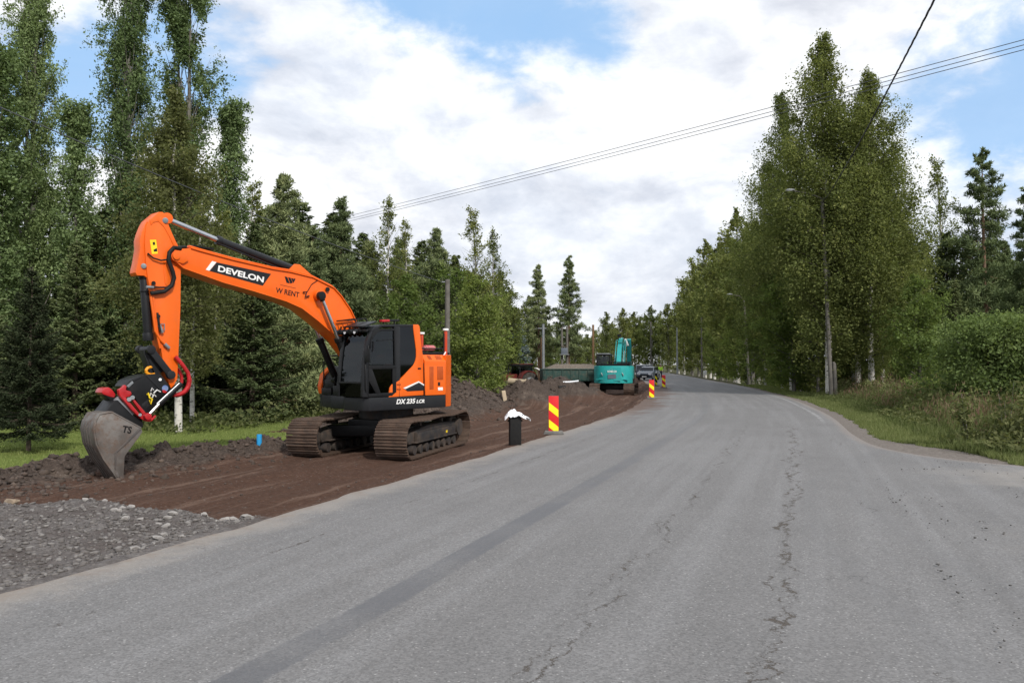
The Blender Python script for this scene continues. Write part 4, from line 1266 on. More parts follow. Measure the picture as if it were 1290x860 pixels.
for u, d, h in ((1090, 56, 2.5), (1060, 56, 3), (1160, 36, 1.9), (1190, 35, 1.8), (1010, 62, 3), (985, 70, 3), (1215, 36, 2.2)):
    plant('bush', (u - 645) / 1000 * d, d, h, 'green bush in the undergrowth beneath the right hand trees', cat='bush', group='undergrowth bushes on the right', wide=1.1)
for k_ in list(PROTO):
    if k_ not in USED:
        for c_ in list(PROTO[k_][0].children):
            bpy.data.objects.remove(c_)
        bpy.data.objects.remove(PROTO[k_][0])

# small saplings among the weeds at the right edge
def sapling(x, y, h, label, seed):
    rg = np.random.default_rng(seed)
    root = thing('sapling', label, 'plant', (x, y, zgr(x, y) - 0.05))
    V, F, C = [], [], []
    for s in range(3):
        P = np.stack([np.linspace(0, rg.uniform(-.35, .35), 6), np.linspace(0, rg.uniform(-.3, .3), 6), np.linspace(0, h * rg.uniform(0.7, 1), 6)], 1)
        tube_np(V, F, P, np.linspace(0.012, 0.004, 6), 5)
        f = rg.random(130) ** 0.8 * 0.85 + 0.15
        C.append(path_at(P, f) + rg.standard_normal((130, 3)) * np.array([0.09, 0.09, 0.04]))
    C = np.concatenate(C)
    mesh_np('stem', np.concatenate(V), np.concatenate(F), GREYB, root, smooth=True)
    blades('leaves', *leaf_cloud(C, np.full(len(C), 0.10), 0.62 + 0.2 * rg.standard_normal(len(C)), rg, 0.5), L_WEED, root)


sapling(11.3, 18.2, 2.1, 'thin leafy sapling rising out of the weeds in front of the willow bush', 1)
sapling(12.2, 18.6, 2.35, 'tallest thin sapling at the right edge in front of the willow bush', 2)
sapling(10.6, 18.4, 1.5, 'short thin sapling left of the two taller ones in the weeds', 3)


# grass and weeds
def grass(name, xs, ys, zs, hts, wd, mat, label, rng, tone=0.5, bend=0.35):
    n = len(xs)
    a = rng.random(n) * 6.283
    dx, dy = np.cos(a), np.sin(a)
    b = rng.random(n) * 6.283
    be = hts * bend * (0.4 + rng.random(n))
    P0 = np.stack([xs - dx * wd, ys - dy * wd, zs], 1)
    P1 = np.stack([xs + dx * wd, ys + dy * wd, zs], 1)
    P2 = np.stack([xs + np.cos(b) * be, ys + np.sin(b) * be, zs + hts], 1)
    V = np.stack([P0, P1, P2], 1).reshape(-1, 3)
    tn = np.clip(tone + 0.2 * rng.standard_normal(n), 0, 1)
    o = mesh_np(name, V, np.arange(3 * n).reshape(n, 3), mat, nv=3, attrs={'tone': np.repeat(tn, 3)})
    return tag(o, label, 'grass', kind='stuff')


rng = np.random.default_rng(9)
n = 150000
ys = 12.5 + 60 * rng.random(n) ** 1.9
rr_ = 0.5 + 3.2 * rng.random(n)
ang = rng.random(n)
# along the verge: offset from the edge polyline
i = np.clip(np.interp(ys, _seg[:, 1], np.arange(len(_seg))), 0, len(_seg) - 2)
k = i.astype(int)
tang = unit(_seg[k + 1] - _seg[k])
xs = xR(ys) + tang[:, 1] * rr_
yv = ys - tang[:, 0] * rr_
R0 = tR(xs, yv)
fld = fbm(xs * 1.5, yv * 1.5, 4, 61)
cz = np.exp(-((xs - 9.2) ** 2 + (yv - 17.6) ** 2) / 3.0)
keep = (R0 > 0.55 + 0.45 * fld + 1.4 * cz) & (R0 < 2.7) & (yv > 8)
xs, yv, R0, fld = xs[keep], yv[keep], R0[keep], fld[keep]
zs = H_ground(xs, yv) - 0.02
hts = (0.05 + 0.11 * rng.random(len(xs)) + 0.13 * smooth01(R0, 1.2, 2.6)) * (0.9 + 0.6 * fld)
hts = np.maximum(hts, 0.04)
grass('verge_grass', xs, yv, zs, hts, 0.006 + 0.0003 * yv, L_GRASS, 'short green grass along the right verge of the road', rng, 0.5 + 0.3 * fld)
n = 60000
ys = 13 + 26 * rng.random(n)
xs = xL(ys) - (8.6 + 16 * rng.random(n) ** 1.3) / cosL(ys)
zs = H_ground(xs, ys) - 0.01
grass('lawn_grass', xs, ys, zs, 0.035 + 0.05 * rng.random(n), 0.016, L_LAWN, 'mown bright green lawn behind the soil bank', rng, 0.5)


def weeds(name, mat, n, label, rng, r0, r1, hfun, lsize, asp, tone, ymax=58, seed=60, vertical=0.0):
    ys = 9 + (ymax - 9) * rng.random(n) ** 1.4
    ys_c = np.clip(np.interp(ys, _seg[:, 1], np.arange(len(_seg))), 0, len(_seg) - 2).astype(int)
    tg = unit(_seg[ys_c + 1] - _seg[ys_c])
    q = r0 + (r1 - r0) * rng.random(n)
    xs, yv = xR(ys) + tg[:, 1] * q, ys - tg[:, 0] * q
    R0 = tR(xs, yv)
    cl = fbm(xs * 0.9, yv * 0.9, 4, seed)
    top = hfun(R0, yv, cl)
    keep = (R0 > r0 * 0.9) & (top > 0.12) & (yv > 6) & (R0 < r1 + 1)
    xs, yv, top, cl = xs[keep], yv[keep], top[keep], cl[keep]
    m_ = len(xs)
    f = rng.random(m_) ** 0.6
    zs = H_ground(xs, yv) + top * f
    C = np.stack([xs + 0.05 * rng.standard_normal(m_), yv + 0.05 * rng.standard_normal(m_), zs], 1)
    if vertical:
        A = unit(rng.standard_normal((m_, 3)) * 0.25 + np.array([0, 0, 1])) * lsize * 0.5 * (0.6 + 0.8 * rng.random(m_))[:, None]
        B = unit(np.cross(A, rng.standard_normal((m_, 3)))) * lsize * asp * 0.5
        T = tone + 0.16 * rng.standard_normal(m_) + 0.3 * cl
        o = blades(name, C, A, B, T, mat)
    else:
        o = blades(name, *leaf_cloud(C, np.full(m_, lsize) * (1 + yv / 60), tone + 0.17 * rng.standard_normal(m_) + 0.35 * cl + 0.15 * (f - 0.5), rng, asp, 0.4), mat)
    return tag(o, label, 'weeds', kind='stuff')


hw = lambda r, y, c: (0.22 + 1.15 * smooth01(r, 1.9, 4.0)) * (0.9 + 0.8 * c)
weeds('weeds', L_WEED, 125000, 'rank green weeds filling the roadside ditch', rng, 1.9, 9, hw, 0.08, 0.55, 0.5, 48)
weeds('dry_stalks', L_RUST, 42000, 'rusty brown seed heads standing above the ditch weeds', rng, 2.6, 9, lambda r, y, c: hw(r, y, c) * 1.16 * (c > -0.15), 0.16, 0.13, 0.5, 48, 66, 1.0)
weeds('reed_grass', L_GRASS, 50000, 'long pale grass leaning among the ditch weeds', rng, 1.6, 8, lambda r, y, c: hw(r, y, c) * 0.95, 0.30, 0.05, 0.42, 48, 71, 1.0)
# rough weeds at the edge of the left wood
n = 26000
ys = 24 + 60 * rng.random(n)
ts = -9.6 - 5 * rng.random(n) - 1.5
xs = xL(ys) + ts / cosL(ys)
cl = fbm(xs * 0.7, ys * 0.7, 4, 81)
C = np.stack([xs, ys, H_ground(xs, ys) + (0.1 + 0.75 * rng.random(n)) * (0.6 + 0.7 * cl)], 1)
o = blades('wood_edge_weeds', *leaf_cloud(C, np.full(n, 0.13), 0.5 + 0.2 * rng.standard_normal(n) + 0.3 * cl, rng), L_WEED)
tag(o, 'green weeds at the foot of the left wood', 'weeds', kind='stuff')

# ------------------------------------------------------------------ orange crawler excavator
EXC_A = R(41)
EXC_C = Vector((-3.167, 20.02, -0.30))
FW = Vector((-math.sin(EXC_A), -math.cos(EXC_A), 0))     # forward, the way the boom points
LW = Vector((-FW.y, FW.x, 0))                            # left, the cab side
exc = thing('excavator', 'orange crawler excavator with black cab and arm reaching to the left, digging beside the road', 'excavator',
            EXC_C, math.atan2(FW.y, FW.x))


def pray(u, v):
    U, V_ = (u - 645) / 1000.0, (430 - v) / 1000.0
    return Vector((U, CP_ - SP_ * V_, SP_ + CP_ * V_))


def Q(u, v, y):
    """measure: a photograph point taken back to the machine's own upright plane y -> (forward, up) in metres"""
    d = pray(u, v)
    k = (y + (EXC_C - EYE).dot(LW)) / d.dot(LW)
    P = EYE + d * k
    return ((P - EXC_C).dot(FW), P.z - EXC_C.z)


def QL(pts, y):
    return [Q(u, v, y) for u, v in pts]


def Q3(u, v, y):
    a, b_ = Q(u, v, y)
    return (a, y, b_)


# --- undercarriage: two tracks turned 25 degrees against the upper body
TRK = R(25.5)


def turned(x, y):
    return (x * math.cos(TRK) - y * math.sin(TRK), x * math.sin(TRK) + y * math.cos(TRK))


def track_path(r1, x1, z1, r2, x2, z2, n, sag=0.03):
    """points and tangents evenly spaced round the chain"""
    pts = []
    for a in np.linspace(-90, 90, 24):          # idler, front
        pts.append((x1 + r1 * math.cos(R(a)), z1 + r1 * math.sin(R(a))))
    for f in np.linspace(0.04, 0.96, 20):
        xx = x1 + (x2 - x1) * f
        zt = (z1 + r1) * (1 - f) + (z2 + r2) * f
        pts.append((xx, zt - sag * math.sin(math.pi * 2 * f) ** 2))
    for a in np.linspace(90, 270, 24):
        pts.append((x2 + r2 * math.cos(R(a)), z2 + r2 * math.sin(R(a))))
    for f in np.linspace(0.04, 0.96, 20):
        pts.append((x2 + (x1 - x2) * f, (z2 - r2) * (1 - f) + (z1 - r1) * f))
    pts = np.array(pts + [pts[0]])
    s = np.concatenate([[0], np.cumsum(np.linalg.norm(np.diff(pts, axis=0), axis=1))])
    out = []
    for k in range(n):
        q = s[-1] * k / n
        x, z = np.interp(q, s, pts[:, 0]), np.interp(q, s, pts[:, 1])
        xa, za = np.interp((q + 0.02) % s[-1], s, pts[:, 0]), np.interp((q + 0.02) % s[-1], s, pts[:, 1])
        xb, zb = np.interp((q - 0.02) % s[-1], s, pts[:, 0]), np.interp((q - 0.02) % s[-1], s, pts[:, 1])
        out.append((x, z, math.atan2(za - zb, xa - xb)))
    return out, s[-1] / n


SHOE_W = 0.78
NSH = 48
path, pitch = track_path(0.395, 1.78, 0.435, 0.40, -1.78, 0.46, NSH)
sh = MB()
hp = pitch / 2 * 0.97
sh.prism([(-hp, 0.0), (hp, 0.0), (hp, -0.022), (hp - 0.012, -0.05), (hp - 0.032, -0.05), (hp - 0.045, -0.022), (0.018, -0.022), (0.01, -0.042), (-0.012, -0.042), (-0.02, -0.022),
          (-hp + 0.05, -0.022), (-hp + 0.038, -0.046), (-hp + 0.02, -0.046), (-hp + 0.012, -0.022), (-hp, -0.02)], -SHOE_W / 2, SHOE_W / 2)
sh.box(-hp * 0.8, hp * 0.8, -0.10, -0.05, 0.0, 0.07)
sh.box(-hp * 0.8, hp * 0.8, 0.05, 0.10, 0.0, 0.07)
shoe0 = sh.build('track_shoe', TRACK, None)
GAUGE_H = 1.10
first = True
for side, yc in ((1, GAUGE_H), (-1, -GAUGE_H)):
    tx, ty = turned(0, yc)
    fr = MB()
    fr.prism([(-1.62, 0.30), (1.55, 0.30), (1.62, 0.42), (1.45, 0.56), (0.4, 0.66), (-0.5, 0.66), (-1.5, 0.62), (-1.68, 0.45)], -0.17, 0.17)
    fr.box(-1.35, 1.25, 0.17 * side, (0.17 + 0.10) * side, 0.33, 0.55)
    fr.prism([(-1.45, 0.31), (1.35, 0.31), (1.35, 0.345), (-1.45, 0.345)], -0.28, 0.28)
    tro = fr.build('track', TFRAME, exc, bevel=0.015, loc=(tx, ty, 0), rot=(0, 0, TRK))
    for x, z, a in path:
        if first:
            o = shoe0
            first = False
        else:
            o = shoe0.copy()
            COL.objects.link(o)
        o.parent = tro
        o.location = (x, 0, z)
        o.rotation_euler = (0, -a, 0)
    MB().cyl((1.78, -0.09, 0.435), (1.78, 0.09, 0.435), 0.36, 32).cyl((1.78, -0.2, 0.435), (1.78, 0.2, 0.435), 0.13).build('idler', TFRAME, tro, bevel=0.02)
    sp = MB()
    nt = 42
    sp.prism([(-1.78 + (0.38 if k % 2 else 0.32) * math.cos(2 * math.pi * k / nt), 0.46 + (0.38 if k % 2 else 0.32) * math.sin(2 * math.pi * k / nt)) for k in range(nt)], -0.05, 0.05)
    sp.cyl((-1.78, -0.24, 0.46), (-1.78, 0.24, 0.46), 0.22, 24)
    sp.build('sprocket', TFRAME, tro)
    for k in range(8):
        xr = -1.35 + k * 2.7 / 7
        MB().cyl((xr, -0.2, 0.155), (xr, 0.2, 0.155), 0.085, 14).cyl((xr, -0.24, 0.155), (xr, 0.24, 0.155), 0.11, 14).build('roller', TFRAME, tro)
    for xr in (0.75, -0.7):
        MB().cyl((xr, -0.14, 0.735), (xr, 0.14, 0.735), 0.06, 14).build('carrier_roller', TFRAME, tro)
    MB().box(-0.72, -0.62, 0.272 * side, 0.276 * side, 0.40, 0.46).build('yellow_grease_tag', YELLOW, tro)
cb = MB()
cb.box(-0.85, 0.85, -0.62, 0.62, 0.42, 0.80)
for sx in (-1, 1):
    cb.prism([(sx * 0.35, -1.05), (sx * 1.1, -1.05), (sx * 0.85, 0), (sx * 1.1, 1.05), (sx * 0.35, 1.05)], 0.40, 0.66, 'z')
cb.build('car_body', BLACKP, exc, bevel=0.03, rot=(0, 0, TRK))
MB().cyl((0, 0, 0.78), (0, 0, 1.06), 0.68, 40).build('slewing_ring', TFRAME, exc)

# --- upper body
YL = 1.33
sk = MB()
sk.prism([(-0.80, -YL), (1.05, -YL), (1.22, -0.95), (1.30, -0.40), (1.42, -0.38), (1.42, 0.36), (1.62, 0.40), (1.68, 0.52), (1.68, 1.20), (1.60, YL), (-0.80, YL)], 1.075, 1.385, 'z')
plat = sk.build('platform_skirt', CHARC, exc, bevel=0.03)
x0, z0 = Q(499, 506.5, YL)
x1, z1 = Q(534.5, 503.2, YL)
text('DX 235', 'model_lettering', WHITE, plat, (x0, YL + 0.004, 1.208), (-1, 0, 0), (0, 0, 1), 0.60, 0.115, 0.03, shear=0.25)
text('LCR', 'model_lettering', WHITE, plat, (x0 - 0.63, YL + 0.004, 1.208), (-1, 0, 0), (0, 0, 1), 0.26, 0.085, 0.03, shear=0.25)
# engine hood and counterweight
hood = MB().prism([(YL, 1.387), (YL, 2.22), (YL - 0.13, 2.37), (-1.2, 2.37), (-YL, 2.22), (-YL, 1.387)], -0.80, -0.08, 'x').build('engine_hood', ORANGE, exc, bevel=0.025)


def side_panel(name, px, mat, parent, th=0.012, y=YL, bevel=0.003):
    return MB().prism(QL(px, y), y - 0.01, y + th).build(name, mat, parent, bevel=bevel)


def zc(u, v):       # pixels of the enlarged engine side
    return (430 + u / 8.6, 450 + v / 8.6)


dr = side_panel('engine_door', [zc(897, 92), zc(1112, 88), zc(1118, 402), zc(905, 410)], ORANGE, hood, 0.02)
side_panel('door_grille', [zc(947, 100), zc(992, 99), zc(992, 345), zc(950, 347)], ORANGE_D, hood, 0.026)
side_panel('door_grille', [zc(1030, 97), zc(1095, 96), zc(1097, 240), zc(1032, 243)], ORANGE_D, hood, 0.026)
side_panel('door_latch', [zc(1040, 268), zc(1062, 267), zc(1062, 305), zc(1040, 306)], BLACKP, hood, 0.03)
side_panel('white_notice', [zc(1040, 325), zc(1092, 323), zc(1092, 357), zc(1042, 358)], WHITE, hood, 0.027)
for k in (0, 1):
    g = MB()
    a, b_ = (-0.24, -0.36) if k == 0 else (-0.50, -0.70)
    for q in range(4):
        xx = a + (b_ - a) * q / 4
        g.face_poly([(xx, YL - 0.025, 2.252), (xx + (b_ - a) / 6, YL - 0.025, 2.252), (xx + (b_ - a) / 6, YL - 0.105, 2.345), (xx, YL - 0.105, 2.345)])
    bmesh.ops.translate(g.bm, verts=g.bm.verts[:], vec=(0, 0.004, 0.006))
    g.build('top_louvre', ORANGE_D, hood)
cw = []
for a in np.linspace(0, 1, 15):
    ang = math.pi / 2 + math.pi * a
    cw.append((-0.60 + 1.08 * math.cos(ang) * 0.98, 1.33 * math.sin(ang)))
cwp = [(-0.803, YL)] + [(min(x, -0.803), y) for x, y in cw if x < -0.82] + [(-0.803, -YL)]
MB().prism(cwp, 1.08, 2.37, 'z').build('counterweight', ORANGE, exc, bevel=0.06, seg=3)
dk = MB().box(-1.30, -0.12, -1.1, 0.95, 2.372, 2.44).box(-1.0, -0.5, -0.6, 0.3, 2.44, 2.50)
dk.build('top_deck', BLACKP, exc, bevel=0.02)
# side cover that sweeps up behind the cab
sw = [(528.6, 411.0), (527.0, 408.7), (520.3, 408.7), (521.5, 420), (524.2, 440), (524.4, 449), (523.2, 455), (520.3, 460.5), (513, 468), (504.5, 478), (499, 481.3), (494, 484), (491.2, 488.5), (489.7, 500.2), (533.4, 497.4), (533.0, 449.5), (531.0, 436)]
cov_ = MB().prism(QL(sw, YL), 1.16, YL + 0.004).build('side_cover', ORANGE, exc, bevel=0.012)
MB().box(-0.08, 0.60, 0.3, 1.155, 1.387, 1.72).box(-0.08, 0.28, -1.2, 1.15, 1.387, 2.30).build('bulkhead', BLACKP, exc, bevel=0.01)
vn = side_panel('side_vent', [zc(685, 345), zc(835, 272), zc(889, 308), zc(889, 357), zc(715, 367)], CHARC, cov_, 0.012)
side_panel('vent_chrome_trim', [zc(668, 332), zc(835, 258), zc(892, 292), zc(892, 308), zc(836, 273), zc(690, 343)], WHITE, cov_, 0.016)
side_panel('cover_latch', [zc(827, 112), zc(860, 112), zc(860, 130), zc(827, 130)], BLACKP, cov_, 0.012)
side_panel('door_seam', [zc(889, 60), zc(894, 60), zc(902, 410), zc(897, 410)], BLACKP, cov_, 0.0062)
side_panel('door_seam', [zc(623, 265), zc(627, 265), zc(630, 430), zc(626, 430)], BLACKP, cov_, 0.0062)
for vv in (285, 335):
    side_panel('hinge', [zc(600, vv), zc(640, vv - 2), zc(640, vv + 14), zc(600, vv + 16)], ORANGE_D, cov_, 0.018)

# --- cab
def zb(u, v):       # pixels of the enlarged cab
    return (420 + u / 10.75, 395 + v / 10.75)


YC0, YC1 = 0.40, YL
cabo = MB()
floor_x0, floor_x1 = 0.62, 1.68
cabo.box(floor_x0, 1.66, YC0, YC1 - 0.002, 1.387, 1.47)
roofpts = QL([zb(520, 230), zb(560, 185), zb(640, 150), zb(905, 145), zb(1090, 148), zb(1090, 175), zb(900, 178), zb(660, 178), zb(590, 215), zb(555, 260)], YC1)
cabo.prism(roofpts, YC0, YC1)
rzt = max(p[1] for p in roofpts)
pill = [
    [zb(520, 230), zb(552, 262), zb(508, 330), zb(490, 560), zb(480, 700), zb(470, 1130), zb(398, 1130), zb(400, 900), zb(420, 600), zb(450, 380), zb(480, 290)],     # front pillar
    [zb(820, 170), zb(905, 170), zb(910, 860), zb(880, 1000), zb(800, 1060), zb(800, 740), zb(835, 700), zb(830, 230)],                   # middle pillar
]
for pl_ in pill:
    cabo.prism(QL(pl_, YC1), YC1 - 0.085, YC1)
    cabo.prism(QL(pl_, YC1), YC0, YC0 + 0.07)
cabo.prism([(0.17, 1.387), (0.24, 1.387), (0.20, rzt - 0.03), (0.13, rzt - 0.03)], YC0, YC1 - 0.12)
cab = cabo.build('cab', CHARC, exc, bevel=0.012)
dfr = MB()
for pl_ in ([zb(560, 205), zb(640, 205), zb(830, 205), zb(830, 232), zb(655, 232), zb(590, 262), zb(552, 300), zb(520, 360), zb(508, 330), zb(530, 260)],   # top rail
            [zb(480, 705), zb(850, 700), zb(850, 745), zb(478, 752)],                        # waist rail
            [zb(472, 1085), zb(800, 1065), zb(800, 1110), zb(470, 1130)],
            [zb(478, 748), zb(520, 746), zb(640, 1080), zb(580, 1090), zb(472, 900)]):
    dfr.prism(QL(pl_, YC1), YC1 - 0.05, YC1 + 0.012)
dfr.prism(QL([zb(820, 170), zb(850, 170), zb(850, 1060), zb(800, 1100), zb(800, 742), zb(830, 705)], YC1), YC1 - 0.05, YC1 + 0.011)
dfr.prism(QL([zb(505, 335), zb(525, 340), zb(492, 560), zb(482, 720), zb(485, 760), zb(478, 1100), zb(466, 1100), zb(470, 720), zb(484, 560)], YC1), YC1 - 0.05, YC1 + 0.010)
door = dfr.build('cab_door', BLACKP, cab, bevel=0.006)
MB().bar(Q3(*zb(540, 380), YC1 + 0.06), Q3(*zb(530, 520), YC1 + 0.06), 0.03).build('door_handle', BLACKP, cab)
MB().bar(Q3(*zb(590, 365), YC1 - 0.02), Q3(*zb(830, 355), YC1 - 0.02), 0.02).build('window_bar', BLACKP, cab)


def pane(name, px, mat, y, th=0.008):
    return MB().prism(QL(px, YC1), y, y + th).build(name, mat, cab, smooth=None)


pane('door_window', [zb(590, 262), zb(655, 228), zb(835, 228), zb(838, 705), zb(485, 710), zb(500, 480), zb(515, 370)], GLASS, YC1 - 0.03)
pane('lower_door_window', [zb(520, 750), zb(800, 742), zb(800, 1070), zb(640, 1080)], GLASSD, YC1 - 0.03)
pane('rear_side_window', [zb(900, 170), zb(1085, 168), zb(1095, 240), zb(1122, 480), zb(1122, 600), zb(1090, 690), zb(1000, 790), zb(905, 870)], GLASSD, YC1 - 0.02)
pane('far_side_window', [zb(560, 230), zb(1080, 190), zb(1100, 480), zb(1000, 790), zb(480, 1000), zb(500, 480)], GLASS, YC0 + 0.02)
fx = [Q(*zb(480, 300), YC1), Q(*zb(440, 600), YC1), Q(*zb(412, 1100), YC1)]
wsp = [(fx[0][0] - 0.02, fx[0][1] + 0.12), (fx[0][0], fx[0][1]), (fx[1][0], fx[1][1]), (fx[2][0], 1.72)]
ws = MB()
for (xa, za), (xb, zb_) in zip(wsp[:-1], wsp[1:]):
    ws.face_poly([(xa, YC0 + 0.04, za), (xa, YC1 - 0.06, za), (xb, YC1 - 0.06, zb_), (xb, YC0 + 0.04, zb_)])
bmesh.ops.remove_doubles(ws.bm, verts=ws.bm.verts[:], dist=0.001)
ws.build('windscreen', GLASS, cab, smooth=60)
MB().prism([(wsp[-1][0] - 0.03, 1.40), (wsp[-1][0] + 0.015, 1.40), (wsp[-1][0] + 0.015, 1.715), (wsp[-1][0] - 0.03, 1.715)], YC0 + 0.04, YC1 - 0.06).build('lower_windscreen', GLASSD, cab, smooth=None)
fxb = MB()
fxb.bar((wsp[-1][0] + 0.02, YC0, 1.72), (wsp[-1][0] + 0.02, YC1 - 0.08, 1.72), 0.045)
fxb.bar((wsp[0][0] + 0.02, YC0 + 0.02, wsp[0][1]), (wsp[0][0] + 0.02, YC1 - 0.06, wsp[0][1]), 0.06)
for yy_ in (YC0 + 0.0, ):
    for (xa, za), (xb, zb_) in zip(wsp[:-1], wsp[1:]):
        fxb.bar((xa, yy_ + 0.02, za), (xb, yy_ + 0.02, zb_), 0.07)
    fxb.bar((wsp[-1][0], yy_ + 0.02, 1.72), (wsp[-1][0], yy_ + 0.02, 1.40), 0.08)
fxb.build('windscreen_frame', BLACKP, cab, bevel=0.006)
seat = MB().box(0.55, 1.02, 0.62, 1.08, 1.72, 1.86).prism([(0.50, 1.86), (0.64, 1.86), (0.54, 2.52), (0.42, 2.52)], 0.64, 1.06).box(0.6, 1.0, 0.7, 1.0, 1.47, 1.72)
seat.prism([(0.42, 2.54), (0.52, 2.54), (0.50, 2.72), (0.42, 2.72)], 0.74, 0.96)
seat.build('operator_seat', RUBBER, cab, bevel=0.03)
cons = MB().box(0.62, 1.20, 0.46, 0.60, 1.47, 2.02).box(0.62, 1.20, 1.12, 1.24, 1.47, 1.98).cyl((1.12, 0.53, 2.02), (1.16, 0.53, 2.24), 0.022).cyl((1.12, 1.17, 1.98), (1.16, 1.17, 2.2), 0.022)
cons.box(1.38, 1.46, 0.46, 0.6, 1.95, 2.25)
cons.build('control_console', BLACKP, cab, bevel=0.012)
MB().cyl((0.72, 1.10, 2.10), (0.95, 1.10, 2.10), 0.05).build('fire_extinguisher', RED, cab)
# roof kit: light bar, hatch, brackets, work lights, mirrors, front guard
roofk = MB()
roofk.bar((1.02, 1.02, rzt + 0.07), (0.50, 1.02, rzt + 0.10), 0.10, 0.05)
roofk.cyl((0.62, 1.02, rzt), (0.62, 1.02, rzt + 0.08), 0.02).cyl((0.95, 1.02, rzt), (0.95, 1.02, rzt + 0.06), 0.02)
roofk.build('roof_light_bar', BLACKP, cab, bevel=0.012)
MB().bar((1.03, 1.02, rzt + 0.07), (0.80, 1.02, rzt + 0.085), 0.104, 0.054).build('light_bar_lens', RED, cab, bevel=0.01)
vis = MB()
vis.prism([(1.30, rzt + 0.02), (1.66, rzt - 0.10), (1.67, rzt - 0.075), (1.31, rzt + 0.05)], YC0 + 0.03, YC1 - 0.12)
vis.build('sun_visor', CHARC, cab, bevel=0.006)
rg_ = MB()
for yy_ in (0.30, 0.72):
    rg_.bar((1.15, yy_, rzt + 0.02), (1.25, yy_, rzt + 0.13), 0.03)
    rg_.bar((1.25, yy_, rzt + 0.13), (1.75, yy_, rzt + 0.06), 0.03)
for q in range(4):
    xx = 1.28 + q * 0.14
    rg_.bar((xx, 0.30, rzt + 0.125 - q * 0.02), (xx, 0.72, rzt + 0.125 - q * 0.02), 0.022)
rg_.build('roof_guard', BLACKP, cab)
fl = MB()
zt = wsp[0][1] - 0.02
fl.bar((1.66, 0.28, zt + 0.02), (1.70, 1.12, zt + 0.02), 0.05)
for yy_ in (0.30, 0.46, 0.64, 0.82, 1.0):
    fl.cyl((1.66, yy_, zt + 0.02), (1.78, yy_, zt - 0.01), 0.055, 12)
    fl.bar((1.66, yy_, zt), (1.62, yy_, zt + 0.14), 0.03)
fl.build('front_work_lights', BLACKP, cab, bevel=0.004)
for k, yy_ in enumerate((0.30, 0.64, 1.0)):
    MB().cyl((1.781, yy_, zt - 0.01), (1.784, yy_, zt - 0.01), 0.042, 12).build('lamp_lens', LAMP, cab)
mi = MB().tube([(1.62, YC1, 2.55), (1.72, YC1 + 0.10, 2.55), (1.74, YC1 + 0.12, 2.45)], 0.012, 6).box(1.72, 1.76, YC1 + 0.02, YC1 + 0.17, 2.18, 2.48)
mi.build('mirror', BLACKP, cab, bevel=0.008)
MB().tube([(1.70, 0.95, 1.78), (1.67, 0.70, 2.3)], 0.012, 6).build('wiper', BLACKP, cab)
hr = MB().tube([(1.70, YC1 + 0.0, 1.50), (1.74, YC1 + 0.03, 1.6), (1.74, YC1 + 0.03, 2.1), (1.70, YC1, 2.2)], 0.014, 8)
hr.build('handrail', BLACKP, cab)
MB().prism([(1.69, 1.42), (1.70, 1.42), (1.70, 1.66), (1.69, 1.66)], 0.95, 1.02).build('reflector_strip', WHITEPL, cab)

# --- right side tank box and front steps seen past the boom foot
rb = MB().prism([(-0.08, 1.387), (1.02, 1.387), (1.08, 1.55), (1.00, 1.85), (0.72, 2.08), (-0.08, 2.12)], -YL, -0.62).build('right_tank_cover', BLACKP, exc, bevel=0.03)
MB().prism([(1.025, 1.387), (1.085, 1.40), (1.12, 1.58), (1.05, 1.88), (0.80, 2.10), (0.74, 2.085), (0.99, 1.85), (1.065, 1.57)], -YL - 0.005, -1.18).build('orange_corner_trim', ORANGE, rb, bevel=0.01)
stp = MB().box(1.05, 1.24, -1.0, -0.6, 1.387, 1.55).box(1.05, 1.15, -1.0, -0.6, 1.55, 1.75)
stp.build('front_step', BLACKP, exc, bevel=0.01)
MB().tube([(1.1, -1.1, 1.6), (1.1, -1.1, 2.2), (0.9, -1.1, 2.35), (0.3, -1.1, 2.38), (0.3, -1.1, 2.1)], 0.017, 8).build('handrail', BLACKP, exc)
bf = MB()
for yy_ in (-0.36, 0.27):
    bf.prism([(-0.3, 1.387), (0.85, 1.387), (0.78, 1.60), (0.45, 1.95), (0.15, 1.98), (-0.2, 1.6)], yy_, yy_ + 0.07)
bf.box(-0.08, 0.75, -0.29, 0.27, 1.387, 1.45)
bf.cyl((0.3, -0.38, 1.76), (0.3, 0.36, 1.76), 0.07)
bf.build('boom_foot_bracket', BLACKP, exc, bevel=0.012)
MB().box(0.9, 1.38, -0.34, 0.34, 1.387, 1.62).tube([(0.8, 0.2, 1.6), (0.6, 0.15, 2.0), (0.3, 0.12, 2.1)], 0.035, 8).tube([(0.9, -0.1, 1.6), (0.7, -0.1, 2.1), (0.35, -0.1, 2.15)], 0.035, 8).build('valve_block', BLACKP, exc, bevel=0.01)

# masts, beacon
MASTR = pmat('mast_red', (0.48, 0.055, 0.02), (0.42, 0.045, 0.018), 5, 0.4)
def mast(u_top, v_top, v_bot, y):
    xt, zt_ = Q(u_top, v_top, y)
    xb, zb1 = Q(u_top, v_bot, y)
    ms = MB().cyl((xt, y, zb1 - 0.02), (xt, y, zt_ - 0.02), 0.042, 14).build('antenna_mast', MASTR, exc, bevel=0.005)
    MB().cyl((xt, y, zt_ - 0.02), (xt, y, zt_ + 0.035), 0.075, 16).build('antenna_cap', WHITE, ms, bevel=0.012)
    MB().tube([(xt + 0.055, y, zt_ - 0.1), (xt + 0.06, y, zb1 + 0.02)], 0.014, 6).build('antenna_cable', CABLE, ms)
    return xt, zb1


